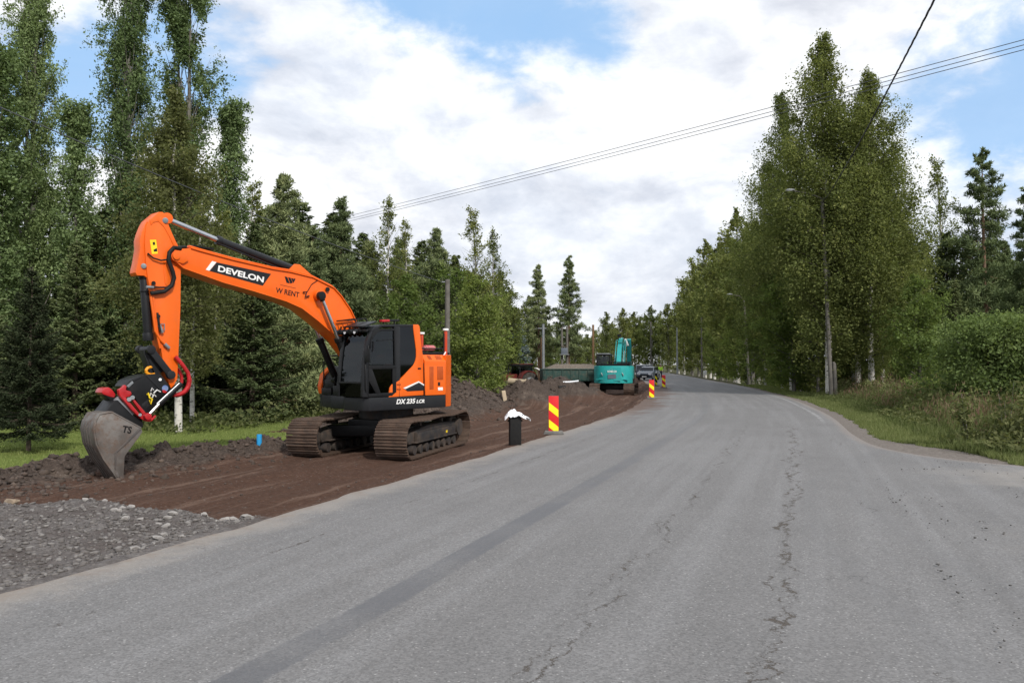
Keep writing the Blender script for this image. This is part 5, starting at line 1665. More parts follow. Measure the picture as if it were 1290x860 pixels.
mast(561.5, 415.5, 447, 1.08)
mast(531.5, 420, 447, -0.30)
bx, bz = Q(543, 438.5, 0.75)
MB().cyl((bx + 0.22, 0.75, bz), (bx - 0.08, 0.75, bz), 0.075, 16).cyl((bx + 0.26, 0.75, bz), (bx - 0.12, 0.75, bz), 0.05, 12).build('red_canister', pmat('canister_red', (0.45, 0.06, 0.07), (0.5, 0.2, 0.2), 5, 0.4), exc, bevel=0.01)
MB().tube([Q3(559, 447.5, 1.08), Q3(561, 444, 1.10), Q3(562.5, 440, 1.08)], 0.02, 8).build('mast_elbow', WHITE, exc)
MB().tube([(-0.2, 0.9, 2.44), (-0.3, 0.9, 2.53), (-1.1, 0.9, 2.53), (-1.2, 0.9, 2.44)], 0.016, 8).build('deck_rail', BLACKP, exc)

# --- boom
HB = 0.215
top = QL([(222.5, 313.5), (240, 313), (253, 317), (293, 327.8), (344, 339.6), (366, 343), (394, 350), (420, 363), (429, 373), (441, 391), (449, 408)], HB)
bot = QL([(431, 433), (429, 429.5), (416, 417), (400, 403), (380, 387.5), (360, 378.6), (320, 366), (281, 355), (231, 337), (221.5, 329)], HB)
foot = [(0.52, 2.05), (0.18, 1.74), (0.30, 1.60), (0.42, 1.66), (0.95, 2.02)]
boom = MB().prism(top + foot + bot, -HB, HB).build('boom', ORANGE, exc, bevel=0.006)


def strip(line, th, y0, y1, sgn):
    """plate following a polyline, offset by th to one side"""
    up, n = [], len(line)
    for i in range(n):
        a, b_ = Vector(line[max(i - 1, 0)]), Vector(line[min(i + 1, n - 1)])
        d = (b_ - a).normalized()
        up.append((line[i][0] - d.y * th * sgn, line[i][1] + d.x * th * sgn))
    return MB().prism(list(line) + up[::-1], y0, y1)


strip(top[1:] + foot[:1], 0.022, -HB - 0.035, HB + 0.035, -1).build('boom_top_plate', ORANGE, boom, bevel=0.004)
strip(foot[-1:] + bot, 0.022, -HB - 0.035, HB + 0.035, -1).build('boom_bottom_plate', ORANGE, boom, bevel=0.004)
tipb = QL([(215.7, 322), (217, 317.5), (221, 314.8), (229, 316), (236, 320), (238, 328), (231, 332), (222, 329.5), (217.5, 327)], HB + 0.06)
for sgn in (1, -1):
    a, b_ = sorted((sgn * (HB - 0.01), sgn * (HB + 0.055)))
    MB().prism(tipb, a, b_).build('boom_tip_fork', ORANGE, boom, bevel=0.008)
pinp = Q3(221.5, 322.5, HB + 0.05)
MB().cyl((pinp[0], -HB - 0.09, pinp[2]), (pinp[0], HB + 0.09, pinp[2]), 0.075, 20).build('pivot_pin', ORANGE, boom, bevel=0.01)
tp = MB()
for v_off in (0.07, 0.13):
    tp.tube([(p[0], 0.02 + v_off, p[1] + 0.055) for p in top[1:9]], 0.022, 8)
tp.build('hydraulic_pipes', ORANGE, boom)
hp_ = MB()
hp_.tube([(p[0], -0.02, p[1] + 0.05) for p in top[0:4]], 0.028, 8)
hp_.bar((top[1][0] - 0.1, 0, top[1][1] + 0.08), (top[1][0] - 0.55, 0, top[1][1] + 0.06), 0.26, 0.03)
hp_.build('tip_hose_clamp', BLACKP, boom)
# brackets of the arm cylinder on the boom's back
cyb = MB()
cx_, cz_ = Q(371, 338.5, 0.0)
for yy_ in (-0.14, 0.09):
    cyb.prism([(cx_ + 0.28, cz_ - 0.10), (cx_ + 0.08, cz_ + 0.09), (cx_ - 0.05, cz_ + 0.09), (cx_ - 0.42, cz_ - 0.16), (cx_ - 0.3, cz_ - 0.28), (cx_ + 0.2, cz_ - 0.25)], yy_, yy_ + 0.05)
cyb.build('cylinder_bracket', ORANGE, boom, bevel=0.006)
# logo panel and lettering
YB = HB + 0.002


def flat(name, px, mat, th=0.002, y=YB, par=None):
    return MB().prism(QL(px, y), y - 0.002, y + th).build(name, mat, par or boom, smooth=None)


flat('logo_panel', [(273.0, 330.4), (341.4, 345.0), (331.0, 359.8), (264, 341.2)], CHARC, 0.003)
flat('logo_slash', [(267.2, 328.9), (272.6, 330.2), (263.6, 341.1), (259.2, 339.7)], WHITE, 0.003)
p0, p1 = Q(274.0, 342.0, YB), Q(331.6, 356.4, YB)
dirx = Vector((p1[0] - p0[0], 0, p1[1] - p0[1]))
text('DEVELON', 'brand_lettering', WHITE, boom, (p0[0], YB + 0.005, p0[1] + 0.005), dirx, (0, 0, 1), dirx.length, 0.128, 0.03)
p0, p1 = Q(347.2, 368.4, YB), Q(376.6, 374.6, YB)
dirx = Vector((p1[0] - p0[0], 0, p1[1] - p0[1]))
text('W RENT', 'hire_lettering', BLACKP, boom, (p0[0], YB + 0.002, p0[1]), dirx, (0, 0, 1), dirx.length, 0.115, 0.012)


def za(u, v):
    return (250 + u / 6.45, 310 + v / 6.45)


for pts in ([(700, 246), (722, 251), (742, 303), (716, 298)], [(728, 252), (748, 257), (766, 298), (746, 304)], [(753, 259), (770, 262), (772, 280), (766, 292)], [(775, 262), (790, 266), (772, 300), (768, 288)]):
    flat('logo_mark', [za(*q) for q in pts], BLACKP, 0.002)
flat('logo_rule', [za(665, 312), za(792, 341), za(792, 344), za(665, 315)], BLACKP, 0.0015)
# small hose coupling and pin boss on the boom side
MB().tube([Q3(*za(850, 375), HB + 0.03), Q3(*za(880, 370), HB + 0.05), Q3(*za(870, 410), HB + 0.05), Q3(*za(900, 405), HB + 0.03)], 0.018, 6).build('side_coupling', BLACKP, boom)
MB().tube([Q3(*za(885, 370), HB + 0.012), Q3(*za(920, 310), HB + 0.012), Q3(*za(980, 270), HB + 0.012)], 0.009, 6).build('grease_line', BLACKP, boom)
bp = Q3(*za(975, 400), HB + 0.05)
MB().cyl((bp[0], -HB - 0.12, bp[2]), (bp[0], HB + 0.12, bp[2]), 0.12, 24).build('cylinder_boss', ORANGE, boom, bevel=0.02)
MB().cyl(Q3(*za(1050, 350), HB), Q3(*za(1050, 350), HB + 0.06), 0.05, 12).build('work_light', BLACKP, boom)

# --- boom cylinders
for sgn in (1, -1):
    yy_ = sgn * (HB + 0.15)
    a_ = Vector(Q3(404, 372.6, HB + 0.15))
    f_ = Vector(Q3(447, 478, HB + 0.15))
    a_.y = f_.y = yy_
    mid = a_.lerp(f_, 0.50)
    rod = MB().cyl(a_, mid, 0.045, 16).build('boom_cylinder_rod', CHROME, exc)
    MB().cyl((a_.x, yy_ - 0.07, a_.z), (a_.x, yy_ + 0.07, a_.z), 0.10, 18).cyl(a_, a_.lerp(f_, 0.06), 0.06).build('rod_eye', BLACKP, rod, bevel=0.01)
    MB().cyl(mid, f_, 0.085, 18).cyl(a_.lerp(f_, 0.49), a_.lerp(f_, 0.54), 0.10, 18).cyl((f_.x, yy_ - 0.08, f_.z), (f_.x, yy_ + 0.08, f_.z), 0.11, 18).build('boom_cylinder', BLACKP, exc, bevel=0.006)

# --- arm cylinder
a_, m_, r_ = Vector(Q3(371, 339.5, 0)), Vector(Q3(273, 302.2, 0)), Vector(Q3(208.5, 275.6, 0))
MB().cyl(a_, m_, 0.082, 20).cyl(m_.lerp(a_, 0.0), m_.lerp(a_, 0.05), 0.098, 20).tube([m_ + Vector((0, 0.05, -0.08)), a_ + Vector((0.3, 0.05, -0.05))], 0.02, 8).build('arm_cylinder', CHARC, exc, bevel=0.006)
rod = MB().cyl(m_, r_, 0.056, 18).build('arm_cylinder_rod', CHROME, exc)
MB().cyl((r_.x, -0.1, r_.z), (r_.x, 0.1, r_.z), 0.11, 18).build('rod_eye', ORANGE, rod, bevel=0.01)
MB().cyl((a_.x, -0.08, a_.z), (a_.x, 0.08, a_.z), 0.11, 18).build('barrel_eye', BLACKP, rod, bevel=0.01)

# --- arm (dipper)
HA = 0.165
armp = [(200, 267), (204.8, 267), (208.6, 270), (210.6, 278.5), (216, 291.5), (221, 302.6), (226, 312.5), (228, 333), (227.4, 391), (226, 420), (224.8, 449), (223.5, 477), (219.5, 485), (215.4, 489), (211, 478), (206.4, 464), (202.6, 436), (196.3, 410), (190.9, 371), (186.3, 350), (183.8, 330), (182.6, 309), (182.8, 296), (184.5, 285), (188, 277)]
arm = MB().prism(QL(armp, HA), -HA, HA).build('arm', ORANGE, exc, bevel=0.01)
bk = [(186.7, 277.5), (183.4, 283.5), (179.6, 293), (177.0, 302.4), (177.6, 312.5), (175, 329), (171.6, 343), (173.6, 346.8), (182.6, 347), (186.3, 350), (184.5, 330), (183.4, 309), (185.2, 285)]
bko = MB().prism(QL(bk, HA), -HA * 0.82, HA * 0.82).build('bucket_cylinder_bracket', ORANGE, arm, bevel=0.006)
rim = QL([(188.5, 277.5), (194, 272), (199, 268.8), (204.5, 268.6), (207.3, 271), (208.6, 279), (215, 293.5), (222.6, 309.6), (219.5, 312.0), (212.5, 297), (206, 285.5), (199, 279), (193, 280.5), (190, 284)], HA)
MB().prism(rim, HA - 0.01, HA + 0.012).build('arm_head_plate', ORANGE, arm, bevel=0.006)
MB().prism(QL([(216, 312), (210, 326), (206, 340), (207.5, 357), (213, 364), (214.5, 352), (214.5, 335), (219, 318)], HA), HA - 0.01, HA + 0.012).build('arm_rib_plate', ORANGE, arm, bevel=0.006)
MB().cyl(Q3(208.3, 277.7, HA), Q3(208.3, 277.7, HA + 0.04), 0.055, 16).build('pin_cap', GALV, arm, bevel=0.006)
MB().cyl(Q3(181, 335, HA * 0.82), Q3(181, 335, HA * 0.82 + 0.03), 0.05, 16).build('pin_cap', GALV, arm, bevel=0.006)
st_ = flat('warning_sticker', [(188.7, 302.2), (196.6, 301.9), (198.9, 319.5), (191.3, 320)], YELLOW, 0.003, HA, arm)
flat('sticker_print', [(192.2, 305), (195, 304.8), (195.4, 308.5), (192.6, 308.7)], BLACKP, 0.0045, HA, arm)
flat('sticker_print', [(193.3, 314.5), (197.6, 312.5), (198, 316.8), (193.7, 317)], BLACKP, 0.0045, HA, arm)
# pipes and hoses on the arm
YA = HA + 0.035


def zd(u, v):
    return (160 + u / 7.17, 320 + v / 7.17)


pt = MB()
pt.tube([Q3(*zd(215, 385), YA), Q3(*zd(235, 520), YA), Q3(*zd(255, 690), YA), Q3(*zd(300, 770), YA), Q3(*zd(345, 815), YA)], 0.024, 8)
pt.tube([Q3(*zd(235, 385), YA - 0.02), Q3(*zd(262, 600), YA - 0.02), Q3(*zd(280, 760), YA - 0.02), Q3(*zd(300, 850), YA - 0.02)], 0.022, 8)
pt.build('arm_pipes', ORANGE, arm)
bh = MB()
bh.tube([Q3(228, 313, YA + 0.05), Q3(219, 312, YA + 0.06), Q3(213.5, 318, YA + 0.07), Q3(212.3, 328, YA + 0.07), Q3(217.5, 342, YA + 0.07), Q3(219.3, 350, YA + 0.07), Q3(216, 360, YA + 0.06), Q3(207, 367, YA + 0.05), Q3(190, 369.5, YA + 0.03)], 0.042, 10)
bh.build('black_hose', RUBBER, arm)
bh = MB().tube([Q3(186, 319, YA), Q3(193, 325, YA + 0.02), Q3(203, 328, YA + 0.03), Q3(210, 327, YA + 0.05)], 0.016, 8)
bh.tube([Q3(189, 361, YA), Q3(200, 362, YA + 0.02), Q3(210, 362, YA + 0.03), Q3(217, 357, YA + 0.05)], 0.018, 8)
bh.tube([Q3(*zd(275, 530), YA), Q3(*zd(285, 600), YA + 0.03), Q3(*zd(300, 700), YA + 0.03)], 0.022, 8)
bh.build('thin_hoses', RUBBER, arm)
for pa_, pb_, r_f in (((175, 298), (240, 300), 0.03), ((340, 810), (380, 850), 0.035), ((290, 640), (320, 710), 0.035)):
    MB().cyl(Q3(*zd(*pa_), YA + 0.01), Q3(*zd(*pb_), YA + 0.01), r_f, 10).build('hose_fitting', GALV, arm, bevel=0.004)
ft = MB()
ft.tube([Q3(*zd(305, 632), YA), Q3(*zd(338, 630), YA), Q3(*zd(338, 690), YA)], 0.012, 6)
ft.build('hose_bracket', GALV, arm)
ft = MB().cyl(Q3(*zd(240, 262), YA - 0.03), Q3(*zd(240, 262), YA + 0.05), 0.04, 10).cyl(Q3(*zd(285, 560), YA - 0.03), Q3(*zd(285, 560), YA + 0.05), 0.035, 10)
ft.build('valve_caps', BLACKP, arm)
# bucket cylinder and linkage
ba, bb_ = Vector(Q3(180.6, 338, 0)), Vector(Q3(187.5, 437, 0))
MB().cyl(ba.lerp(bb_, 0.10), ba.lerp(bb_, 0.90), 0.082, 20).cyl(ba.lerp(bb_, 0.05), ba.lerp(bb_, 0.14), 0.095, 20).cyl(ba.lerp(bb_, 0.27), ba.lerp(bb_, 0.30), 0.095).cyl(ba.lerp(bb_, 0.82), ba.lerp(bb_, 0.92), 0.098, 20).build('bucket_cylinder', CHARC, exc, bevel=0.008)
lk = MB()
pa, pb, pc = Q3(189.5, 440, 0.22), Q3(214.8, 472, 0.22), Q3(200, 470, 0.1)
for sgn in (1, -1):
    lk.bar((pa[0], 0.22 * sgn, pa[2]), (pb[0], 0.22 * sgn, pb[2]), 0.05, 0.13)
    lk.cyl((pb[0], 0.18 * sgn, pb[2]), (pb[0], 0.27 * sgn, pb[2]), 0.085)
    lk.cyl((pa[0], 0.18 * sgn, pa[2]), (pa[0], 0.27 * sgn, pa[2]), 0.085)
lk.bar((pa[0], 0, pa[2]), (pc[0], 0, pc[2]), 0.26, 0.16)
lk.bar((pa[0] + 0.06, 0, pa[2]), (pc[0] + 0.14, 0, pc[2]), 0.22, 0.06)
lk.cyl((pa[0], -0.26, pa[2]), (pa[0], 0.26, pa[2]), 0.06)
lk.build('bucket_linkage', CHARC, exc, bevel=0.012)

# --- tilt rotator
def ze(u, v):
    return (110 + u / 7.82, 450 + v / 7.82)


YH = 0.26
hb = [ze(*q) for q in ((380, 285), (415, 235), (450, 212), (520, 185), (590, 170), (720, 160), (765, 215), (815, 285), (835, 322), (720, 430), (640, 530), (600, 572), (540, 520), (470, 400), (400, 330))]
hitch = MB().prism(QL(hb, YH), -YH, YH).build('tilt_rotator', BLACKP, exc, bevel=0.02)
MB().prism(QL([ze(575, 178), ze(588, 172), ze(730, 318), ze(718, 325)], YH), YH, YH + 0.012).build('hitch_edge', CHARC, hitch, bevel=0.004)
MB().prism(QL([ze(385, 282), ze(440, 232), ze(455, 250), ze(405, 300)], YH), YH - 0.02, YH + 0.015).build('grey_corner', GALV, hitch, bevel=0.004)
MB().prism(QL([ze(450, 222), ze(530, 186), ze(532, 196), ze(455, 236)], YH), YH - 0.02, YH + 0.012).build('grey_edge', CHARC, hitch, bevel=0.004)
c_ = Q3(*ze(765, 305), YH)
MB().cyl(c_, (c_[0], YH + 0.008, c_[2]), 0.062, 20).build('round_badge', pmat('badge_blue', (0.10, 0.16, 0.35), (0.2, 0.25, 0.4), 9, 0.4), hitch)
MB().prism(QL([ze(735, 322), ze(755, 318), ze(785, 338), ze(765, 352), ze(742, 345)], YH), YH, YH + 0.012).build('badge_red', RED, hitch)
MB().cyl(Q3(*ze(718, 218), YH), Q3(*ze(718, 218), YH + 0.02), 0.028, 12).build('bolt_head', WHITE, hitch)
hs = MB()
for k, (a, b_, c2) in enumerate(((615, 380, 640), (640, 395, 675), (655, 350, 720), (628, 330, 650))):
    hs.tube([Q3(*ze(a, b_), YH + 0.02), Q3(*ze((a + c2) / 2, b_ - 30), YH + 0.06), Q3(*ze(c2, b_ - 10), YH + 0.03)], 0.014, 6)
hs.build('white_hoses', WHITE, hitch)
hs = MB().tube([Q3(*ze(590, 365), YH + 0.02), Q3(*ze(600, 350), YH + 0.05), Q3(*ze(615, 400), YH + 0.06), Q3(*ze(640, 410), YH + 0.05), Q3(*ze(625, 460), YH + 0.03), Q3(*ze(612, 420), YH + 0.03)], 0.015, 6)
hs.build('yellow_hoses', YELLOW, hitch)
# red rotator frame
YR = 0.30
rf = MB()
for pl_ in ([(310, 318), (345, 300), (372, 270), (390, 285), (380, 320), (430, 335), (440, 360), (420, 385), (375, 395), (350, 420), (318, 372)],
            [(318, 372), (350, 360), (470, 500), (520, 560), (590, 575), (612, 600), (605, 635), (575, 630), (520, 595), (440, 520)],
            [(425, 395), (455, 400), (590, 560), (575, 585), (545, 560)],
            [(590, 575), (640, 600), (660, 570), (680, 570), (675, 590), (640, 625), (605, 637)]):
    rf.prism(QL([ze(*q) for q in pl_], YR), YR - 0.10, YR)
rfo = rf.build('rotator_frame', RED, hitch, bevel=0.012)
MB().cyl(Q3(*ze(412, 413), YR), Q3(*ze(412, 413), YR + 0.03), 0.04, 14).cyl(Q3(*ze(445, 395), YR), Q3(*ze(445, 395), YR + 0.03), 0.04, 14).cyl(Q3(*ze(520, 565), YR), Q3(*ze(520, 565), YR + 0.02), 0.03, 12).build('frame_bolts', GALV, hitch)
rr0, rr1 = Vector(Q3(*ze(430, 400), 0)), Vector(Q3(*ze(565, 570), 0))
ax = (rr1 - rr0).normalized()
nm = Vector((-ax.z, 0, ax.x))
if nm.z > 0:
    nm = -nm
cc_ = rr0.lerp(rr1, 0.5)
MB().cyl(cc_ + nm * 0.02, cc_ - nm * 0.22, 0.27, 28).build('rotator_housing', BLACKP, hitch, bevel=0.02)
# red gripper on the far side
gp = MB()
gp.prism(QL([ze(105, 345), ze(130, 300), ze(185, 292), ze(215, 315), ze(250, 360), ze(240, 395), ze(200, 390), ze(130, 365)], -0.05), -0.22, 0.10)
gp.build('gripper_head', RED, hitch, bevel=0.03)
MB().prism(QL([ze(130, 365), ze(240, 385), ze(265, 410), ze(250, 455), ze(215, 445), ze(180, 400)], -0.05), -0.20, 0.08).build('gripper_mount', BLACKP, hitch, bevel=0.02)
MB().cyl(Q3(*ze(280, 405), 0.16), Q3(*ze(445, 560), 0.16), 0.06, 16).build('grip_cylinder', GALV, hitch, bevel=0.01)
# tilt cylinder
t0_, t1_, t2_ = Vector(Q3(*ze(925, 258), YR + 0.06)), Vector(Q3(*ze(705, 462), YR + 0.06)), Vector(Q3(*ze(592, 580), YR + 0.06))
MB().cyl(t0_, t1_, 0.058, 18).build('tilt_cylinder', BLACKP, hitch, bevel=0.008)
MB().tube([t0_ + Vector((0.06, 0.04, 0.01)), t1_ + Vector((0.06, 0.04, 0.01))], 0.016, 8).build('tilt_pipe', CHROME, hitch)
MB().cyl(t1_, t2_, 0.036, 16).build('tilt_rod', CHROME, hitch)
MB().cyl(t2_ + Vector((0, -0.06, 0)), t2_ + Vector((0, 0.05, 0)), 0.065, 14).build('rod_eye', RED, hitch, bevel=0.008)
# red hoses from the arm to the tilt rotator, orange lifting eye
rh = MB()
rh.tube([Q3(*ze(868, -8), YA + 0.02), Q3(*ze(935, 70), YA + 0.04), Q3(*ze(990, 150), YA + 0.04), Q3(*ze(1006, 215), YA + 0.04), Q3(*ze(995, 285), YA + 0.05), Q3(*ze(955, 340), YA + 0.08), Q3(*ze(900, 368), YA + 0.1), Q3(*ze(845, 372), YA + 0.1)], 0.040, 12)
rh.tube([Q3(*ze(890, 110), 0.05), Q3(*ze(928, 180), 0.06), Q3(*ze(930, 240), 0.06), Q3(*ze(895, 300), 0.08), Q3(*ze(850, 340), 0.1)], 0.034, 10)
rh.build('red_hoses', REDHOSE, exc)
rib = MB()
rp = [Vector(Q3(*ze(*q), YA + 0.05)) for q in ((1006, 215), (1004, 250), (995, 285), (980, 315), (955, 340), (930, 357), (900, 368), (870, 372))]
for i in range(len(rp) - 1):
    for f_ in (0.15, 0.65):
        q = rp[i].lerp(rp[i + 1], f_)
        d_ = (rp[i + 1] - rp[i]).normalized() * 0.012
        rib.cyl(q - d_, q + d_, 0.048, 12)
rib.build('hose_ribs', REDHOSE, exc)
ey = Vector(Q3(*ze(635, 132), 0.1))
ring = [ey + Vector((0.11 * math.cos(a), 0, 0.075 * math.sin(a))) for a in np.linspace(0, 2 * math.pi, 21)]
MB().tube(ring, 0.03, 8, cap=False).build('lifting_eye', pmat('amber_paint', (0.75, 0.30, 0.015), (0.7, 0.27, 0.015), 4, 0.4), hitch)

# --- ditching bucket
def zf(u, v):
    return (90 + u / 3.909, 400 + v / 3.909)


YK, WK = 0.42, 0.62
side = QL([zf(*q) for q in ((116, 548), (124, 515), (142, 480), (200, 470), (345, 548), (350, 562), (330, 592), (262, 682), (258, 760), (254, 822), (245, 820), (212, 762), (160, 690), (128, 620))], YK)
backp = QL([zf(*q) for q in ((145, 478), (124, 515), (115, 550), (126, 620), (160, 690), (212, 762), (247, 822))], YK)
bucket = MB().prism(side, YK - 0.025, YK).build('bucket', BUCKET, exc, bevel=0.006)
MB().prism(side, YK - WK, YK - WK + 0.025).build('far_side_plate', BUCKET, bucket, bevel=0.006)
hd = QL([zf(*q) for q in ((145, 478), (200, 468), (345, 546))], YK)
shell = backp[::-1] + hd[1:]
strip(shell, 0.028, YK - WK + 0.025, YK - 0.025, -1).build('bucket_shell', BUCKET, bucket, bevel=0.004)
strip(backp[1:], 0.03, YK - 0.14, YK + 0.012, 1).build('edge_wear_strip', BUCKET, bucket, bevel=0.004)
for k in range(4):
    y1_ = YK - 0.20 - k * 0.11
    strip(backp[1:], 0.035, y1_ - 0.05, y1_, 1).build('wear_bar', BUCKET_D, bucket, bevel=0.004)
side_rib = QL([zf(*q) for q in ((330, 546), (343, 550), (222, 664), (218, 745), (212, 745), (214, 662))], YK)
MB().prism(side_rib, YK, YK + 0.02).build('side_groove', BUCKET_D, bucket, bevel=0.004)
e0, e1 = backp[-2], backp[-1]
MB().prism([(e0[0], e0[1]), (e1[0], e1[1]), (e1[0] - 0.03, e1[1]), (e0[0] - 0.05, e0[1] + 0.02)], YK - WK - 0.01, YK + 0.016).build('cutting_edge', BUCKET_D, bucket, bevel=0.004)
x0, z0 = Q(*zf(247, 556), YK)
text('TS', 'bucket_lettering', BLACKP, bucket, (x0, YK + 0.004, z0 - 0.03), (-0.97, 0, -0.22), (0, 0, 1), 0.17, 0.13, 0.025)
brk = QL([ze(*q) for q in ((140, 560), (190, 520), (260, 425), (300, 420), (440, 565), (530, 600), (548, 660), (545, 690), (480, 715), (350, 650), (230, 585))], 0.2)
MB().prism(brk, -0.30, 0.22).build('bucket_bracket', BLACKP, bucket, bevel=0.015)

# ------------------------------------------------------------------ people
def skin(name, pts, edges, rad, mat, parent, lv=2):
    me = bpy.data.meshes.new(name)
    me.from_pydata([Vector(p) for p in pts], edges, [])
    o = bpy.data.objects.new(name, me)
    link(o, parent)
    md = o.modifiers.new('skin', 'SKIN')
    md.use_smooth_shade = True
    for i, r in enumerate(rad):
        me.skin_vertices[0].data[i].radius = (r, r) if not isinstance(r, tuple) else r
        me.skin_vertices[0].data[i].use_root = (i == 0)
    sb = o.modifiers.new('sub', 'SUBSURF')
    sb.levels = sb.render_levels = lv
    me.materials.append(mat)
    dg = bpy.context.evaluated_depsgraph_get()
    nm = bpy.data.meshes.new_from_object(o.evaluated_get(dg))
    o.modifiers.clear()
    o.data = nm
    if not nm.materials:
        nm.materials.append(mat)
    return o


def person(label, loc, rz, seated=False):
    r = thing('person', label, 'person', loc, rz)
    h = 0.93 if not seated else 0.10       # pelvis height
    P = [(0, 0, h), (0, 0, h + 0.25), (0, 0, h + 0.47), (0.02, 0, h + 0.57), (0.03, 0, h + 0.66), (0.04, 0, h + 0.78)]
    E = [(0, 1), (1, 2), (2, 3), (3, 4), (4, 5)]
    Rd = [(0.15, 0.12), (0.14, 0.11), (0.16, 0.12), 0.06, 0.085, 0.075]
    for s in (1, -1):
        n = len(P)
        P += [(0, s * 0.19, h + 0.47), (0.02, s * 0.24, h + 0.2), (0.16, s * 0.21, h + 0.02), (0.22, s * 0.20, h - 0.03)]
        E += [(2, n), (n, n + 1), (n + 1, n + 2), (n + 2, n + 3)]
        Rd += [0.07, 0.052, 0.042, 0.035]
        for k in range(4):
            P += [(0.26 + 0.01 * k, s * (0.20 + 0.018 * (k - 1.5)), h - 0.08)]
            E += [(n + 3, len(P) - 1)]
            Rd += [0.010]
        P += [(0.24, s * 0.16, h - 0.05)]
        E += [(n + 3, len(P) - 1)]
        Rd += [0.011]
    for s in (1, -1):
        n = len(P)
        if seated:
            P += [(0.05, s * 0.1, h - 0.02), (0.46, s * 0.12, h), (0.50, s * 0.12, h - 0.40), (0.62, s * 0.12, h - 0.43)]
        else:
            P += [(0, s * 0.1, h - 0.08), (0.02, s * 0.12, 0.48), (-0.01, s * 0.13, 0.08), (0.13, s * 0.14, 0.05)]
        E += [(0, n), (n, n + 1), (n + 1, n + 2), (n + 2, n + 3)]
        Rd += [0.09, 0.065, 0.045, 0.04]
    skin('body', P, E, Rd, SKIN, r)
    jp = [(0, 0, h - 0.02), (0, 0, h + 0.25), (0, 0, h + 0.47), (0, 0, h + 0.54)]
    je = [(0, 1), (1, 2), (2, 3)]
    jr = [(0.18, 0.15), (0.17, 0.14), (0.18, 0.14), 0.09]
    for s in (1, -1):
        n = len(jp)
        jp += [(0, s * 0.19, h + 0.47), (0.02, s * 0.24, h + 0.2), (0.15, s * 0.21, h + 0.03)]
        je += [(2, n), (n, n + 1), (n + 1, n + 2)]
        jr += [0.085, 0.07, 0.06]
    skin('jacket', jp, je, jr, HIVIS, r)
    tp_, te, tr_ = [(0, 0, h - 0.02)], [], [0.15]
    for s in (1, -1):
        n = len(tp_)
        if seated:
            tp_ += [(0.05, s * 0.1, h - 0.02), (0.46, s * 0.12, h), (0.50, s * 0.12, h - 0.36)]
        else:
            tp_ += [(0, s * 0.1, h - 0.08), (0.02, s * 0.12, 0.48), (-0.01, s * 0.13, 0.10)]
        te += [(0, n), (n, n + 1), (n + 1, n + 2)]
        tr_ += [0.10, 0.082, 0.06]
    skin('trousers', tp_, te, tr_, DKBLUE, r)
    MB().ball((0.03, 0, h + 0.80), 0.105, 1.15, 0.95, 0.75).build('hair', BROWNB, r)
    for s in (1, -1):
        MB().ball((0.115, s * 0.032, h + 0.735), 0.012).build('eye', RUBBER, r)
    MB().prism([(0.11, h + 0.70), (0.15, h + 0.69), (0.115, h + 0.735)], -0.014, 0.014).build('nose', SKIN, r)
    return r


# ------------------------------------------------------------------ teal excavator further up the trench
TA = R(13)
tg = thing('excavator', 'teal green crawler excavator seen from behind, working in the trench beside the road', 'excavator', (7.25, 56.2, -0.33), R(90) - TA)
tpth, tp_pitch = track_path(0.36, 1.7, 0.40, 0.36, -1.7, 0.42, 40)
sh = MB()
sh.box(-tp_pitch * 0.48, tp_pitch * 0.48, -0.36, 0.36, -0.02, 0.0)
sh.box(-0.02, 0.02, -0.36, 0.36, -0.05, -0.02)
tsh = sh.build('track_shoe', TRACK, None)
for k, s in enumerate((1, -1)):
    tr_o = MB().prism([(-1.5, 0.28), (1.5, 0.28), (1.5, 0.6), (-1.5, 0.6)], -0.16, 0.16).build('track', TFRAME, tg, bevel=0.02, loc=(0, s * 1.17, 0))
    for q, (x, z, a) in enumerate(tpth):
        o = tsh if (k == 0 and q == 0) else tsh.copy()
        if o is not tsh:
            COL.objects.link(o)
        o.parent = tr_o
        o.location = (x, 0, z)
        o.rotation_euler = (0, -a, 0)
    for x in (-1.7, 1.7):
        MB().cyl((x, -0.1, 0.41), (x, 0.1, 0.41), 0.33, 24).build('wheel', TFRAME, tr_o)
MB().box(-0.8, 0.8, -1.0, 1.0, 0.36, 0.72).cyl((0, 0, 0.7), (0, 0, 0.9), 0.6, 30).build('car_body', BLACKP, tg, bevel=0.03)
MB().box(-0.9, 1.3, -1.25, 1.25, 0.86, 1.12).build('platform', BLACKP, tg, bevel=0.03)
cwp = [(-0.85, 1.34)] + [(-0.70 + 1.05 * math.cos(a) * 0.98, 1.34 * math.sin(a)) for a in np.linspace(R(100), R(260), 15)] + [(-0.85, -1.34)]
cwp = [cwp[0]] + [(min(x, -0.86), y) for x, y in cwp[1:-1]] + [cwp[-1]]
cwo = MB().prism(cwp, 0.84, 2.03, 'z').build('counterweight', TEAL, tg, bevel=0.07, seg=3)
MB().box(-0.84, 0.9, -1.32, -0.1, 1.12, 2.0).box(-0.84, -0.1, -0.1, 1.32, 1.12, 2.0).build('engine_hood', TEAL, tg, bevel=0.04)
MB().box(-1.742, -1.735, -0.62, -0.10, 1.0, 1.92).build('centre_seam', TEAL, cwo)
for y_ in (0.72, -0.72):
    xk = -0.70 - 1.03 * math.cos(math.asin(min(1, abs(y_) / 1.34)))
    MB().box(xk - 0.035, xk + 0.10, y_ - 0.42, y_ + 0.42, 1.08, 1.12).build('counterweight_lip', TEAL, cwo, bevel=0.008)
    MB().tube([(xk - 0.04, y_ - 0.06, 1.35), (xk - 0.07, y_ - 0.02, 1.45), (xk - 0.04, y_ + 0.04, 1.55)], 0.03, 6).build('lifting_lug', GALV, cwo)
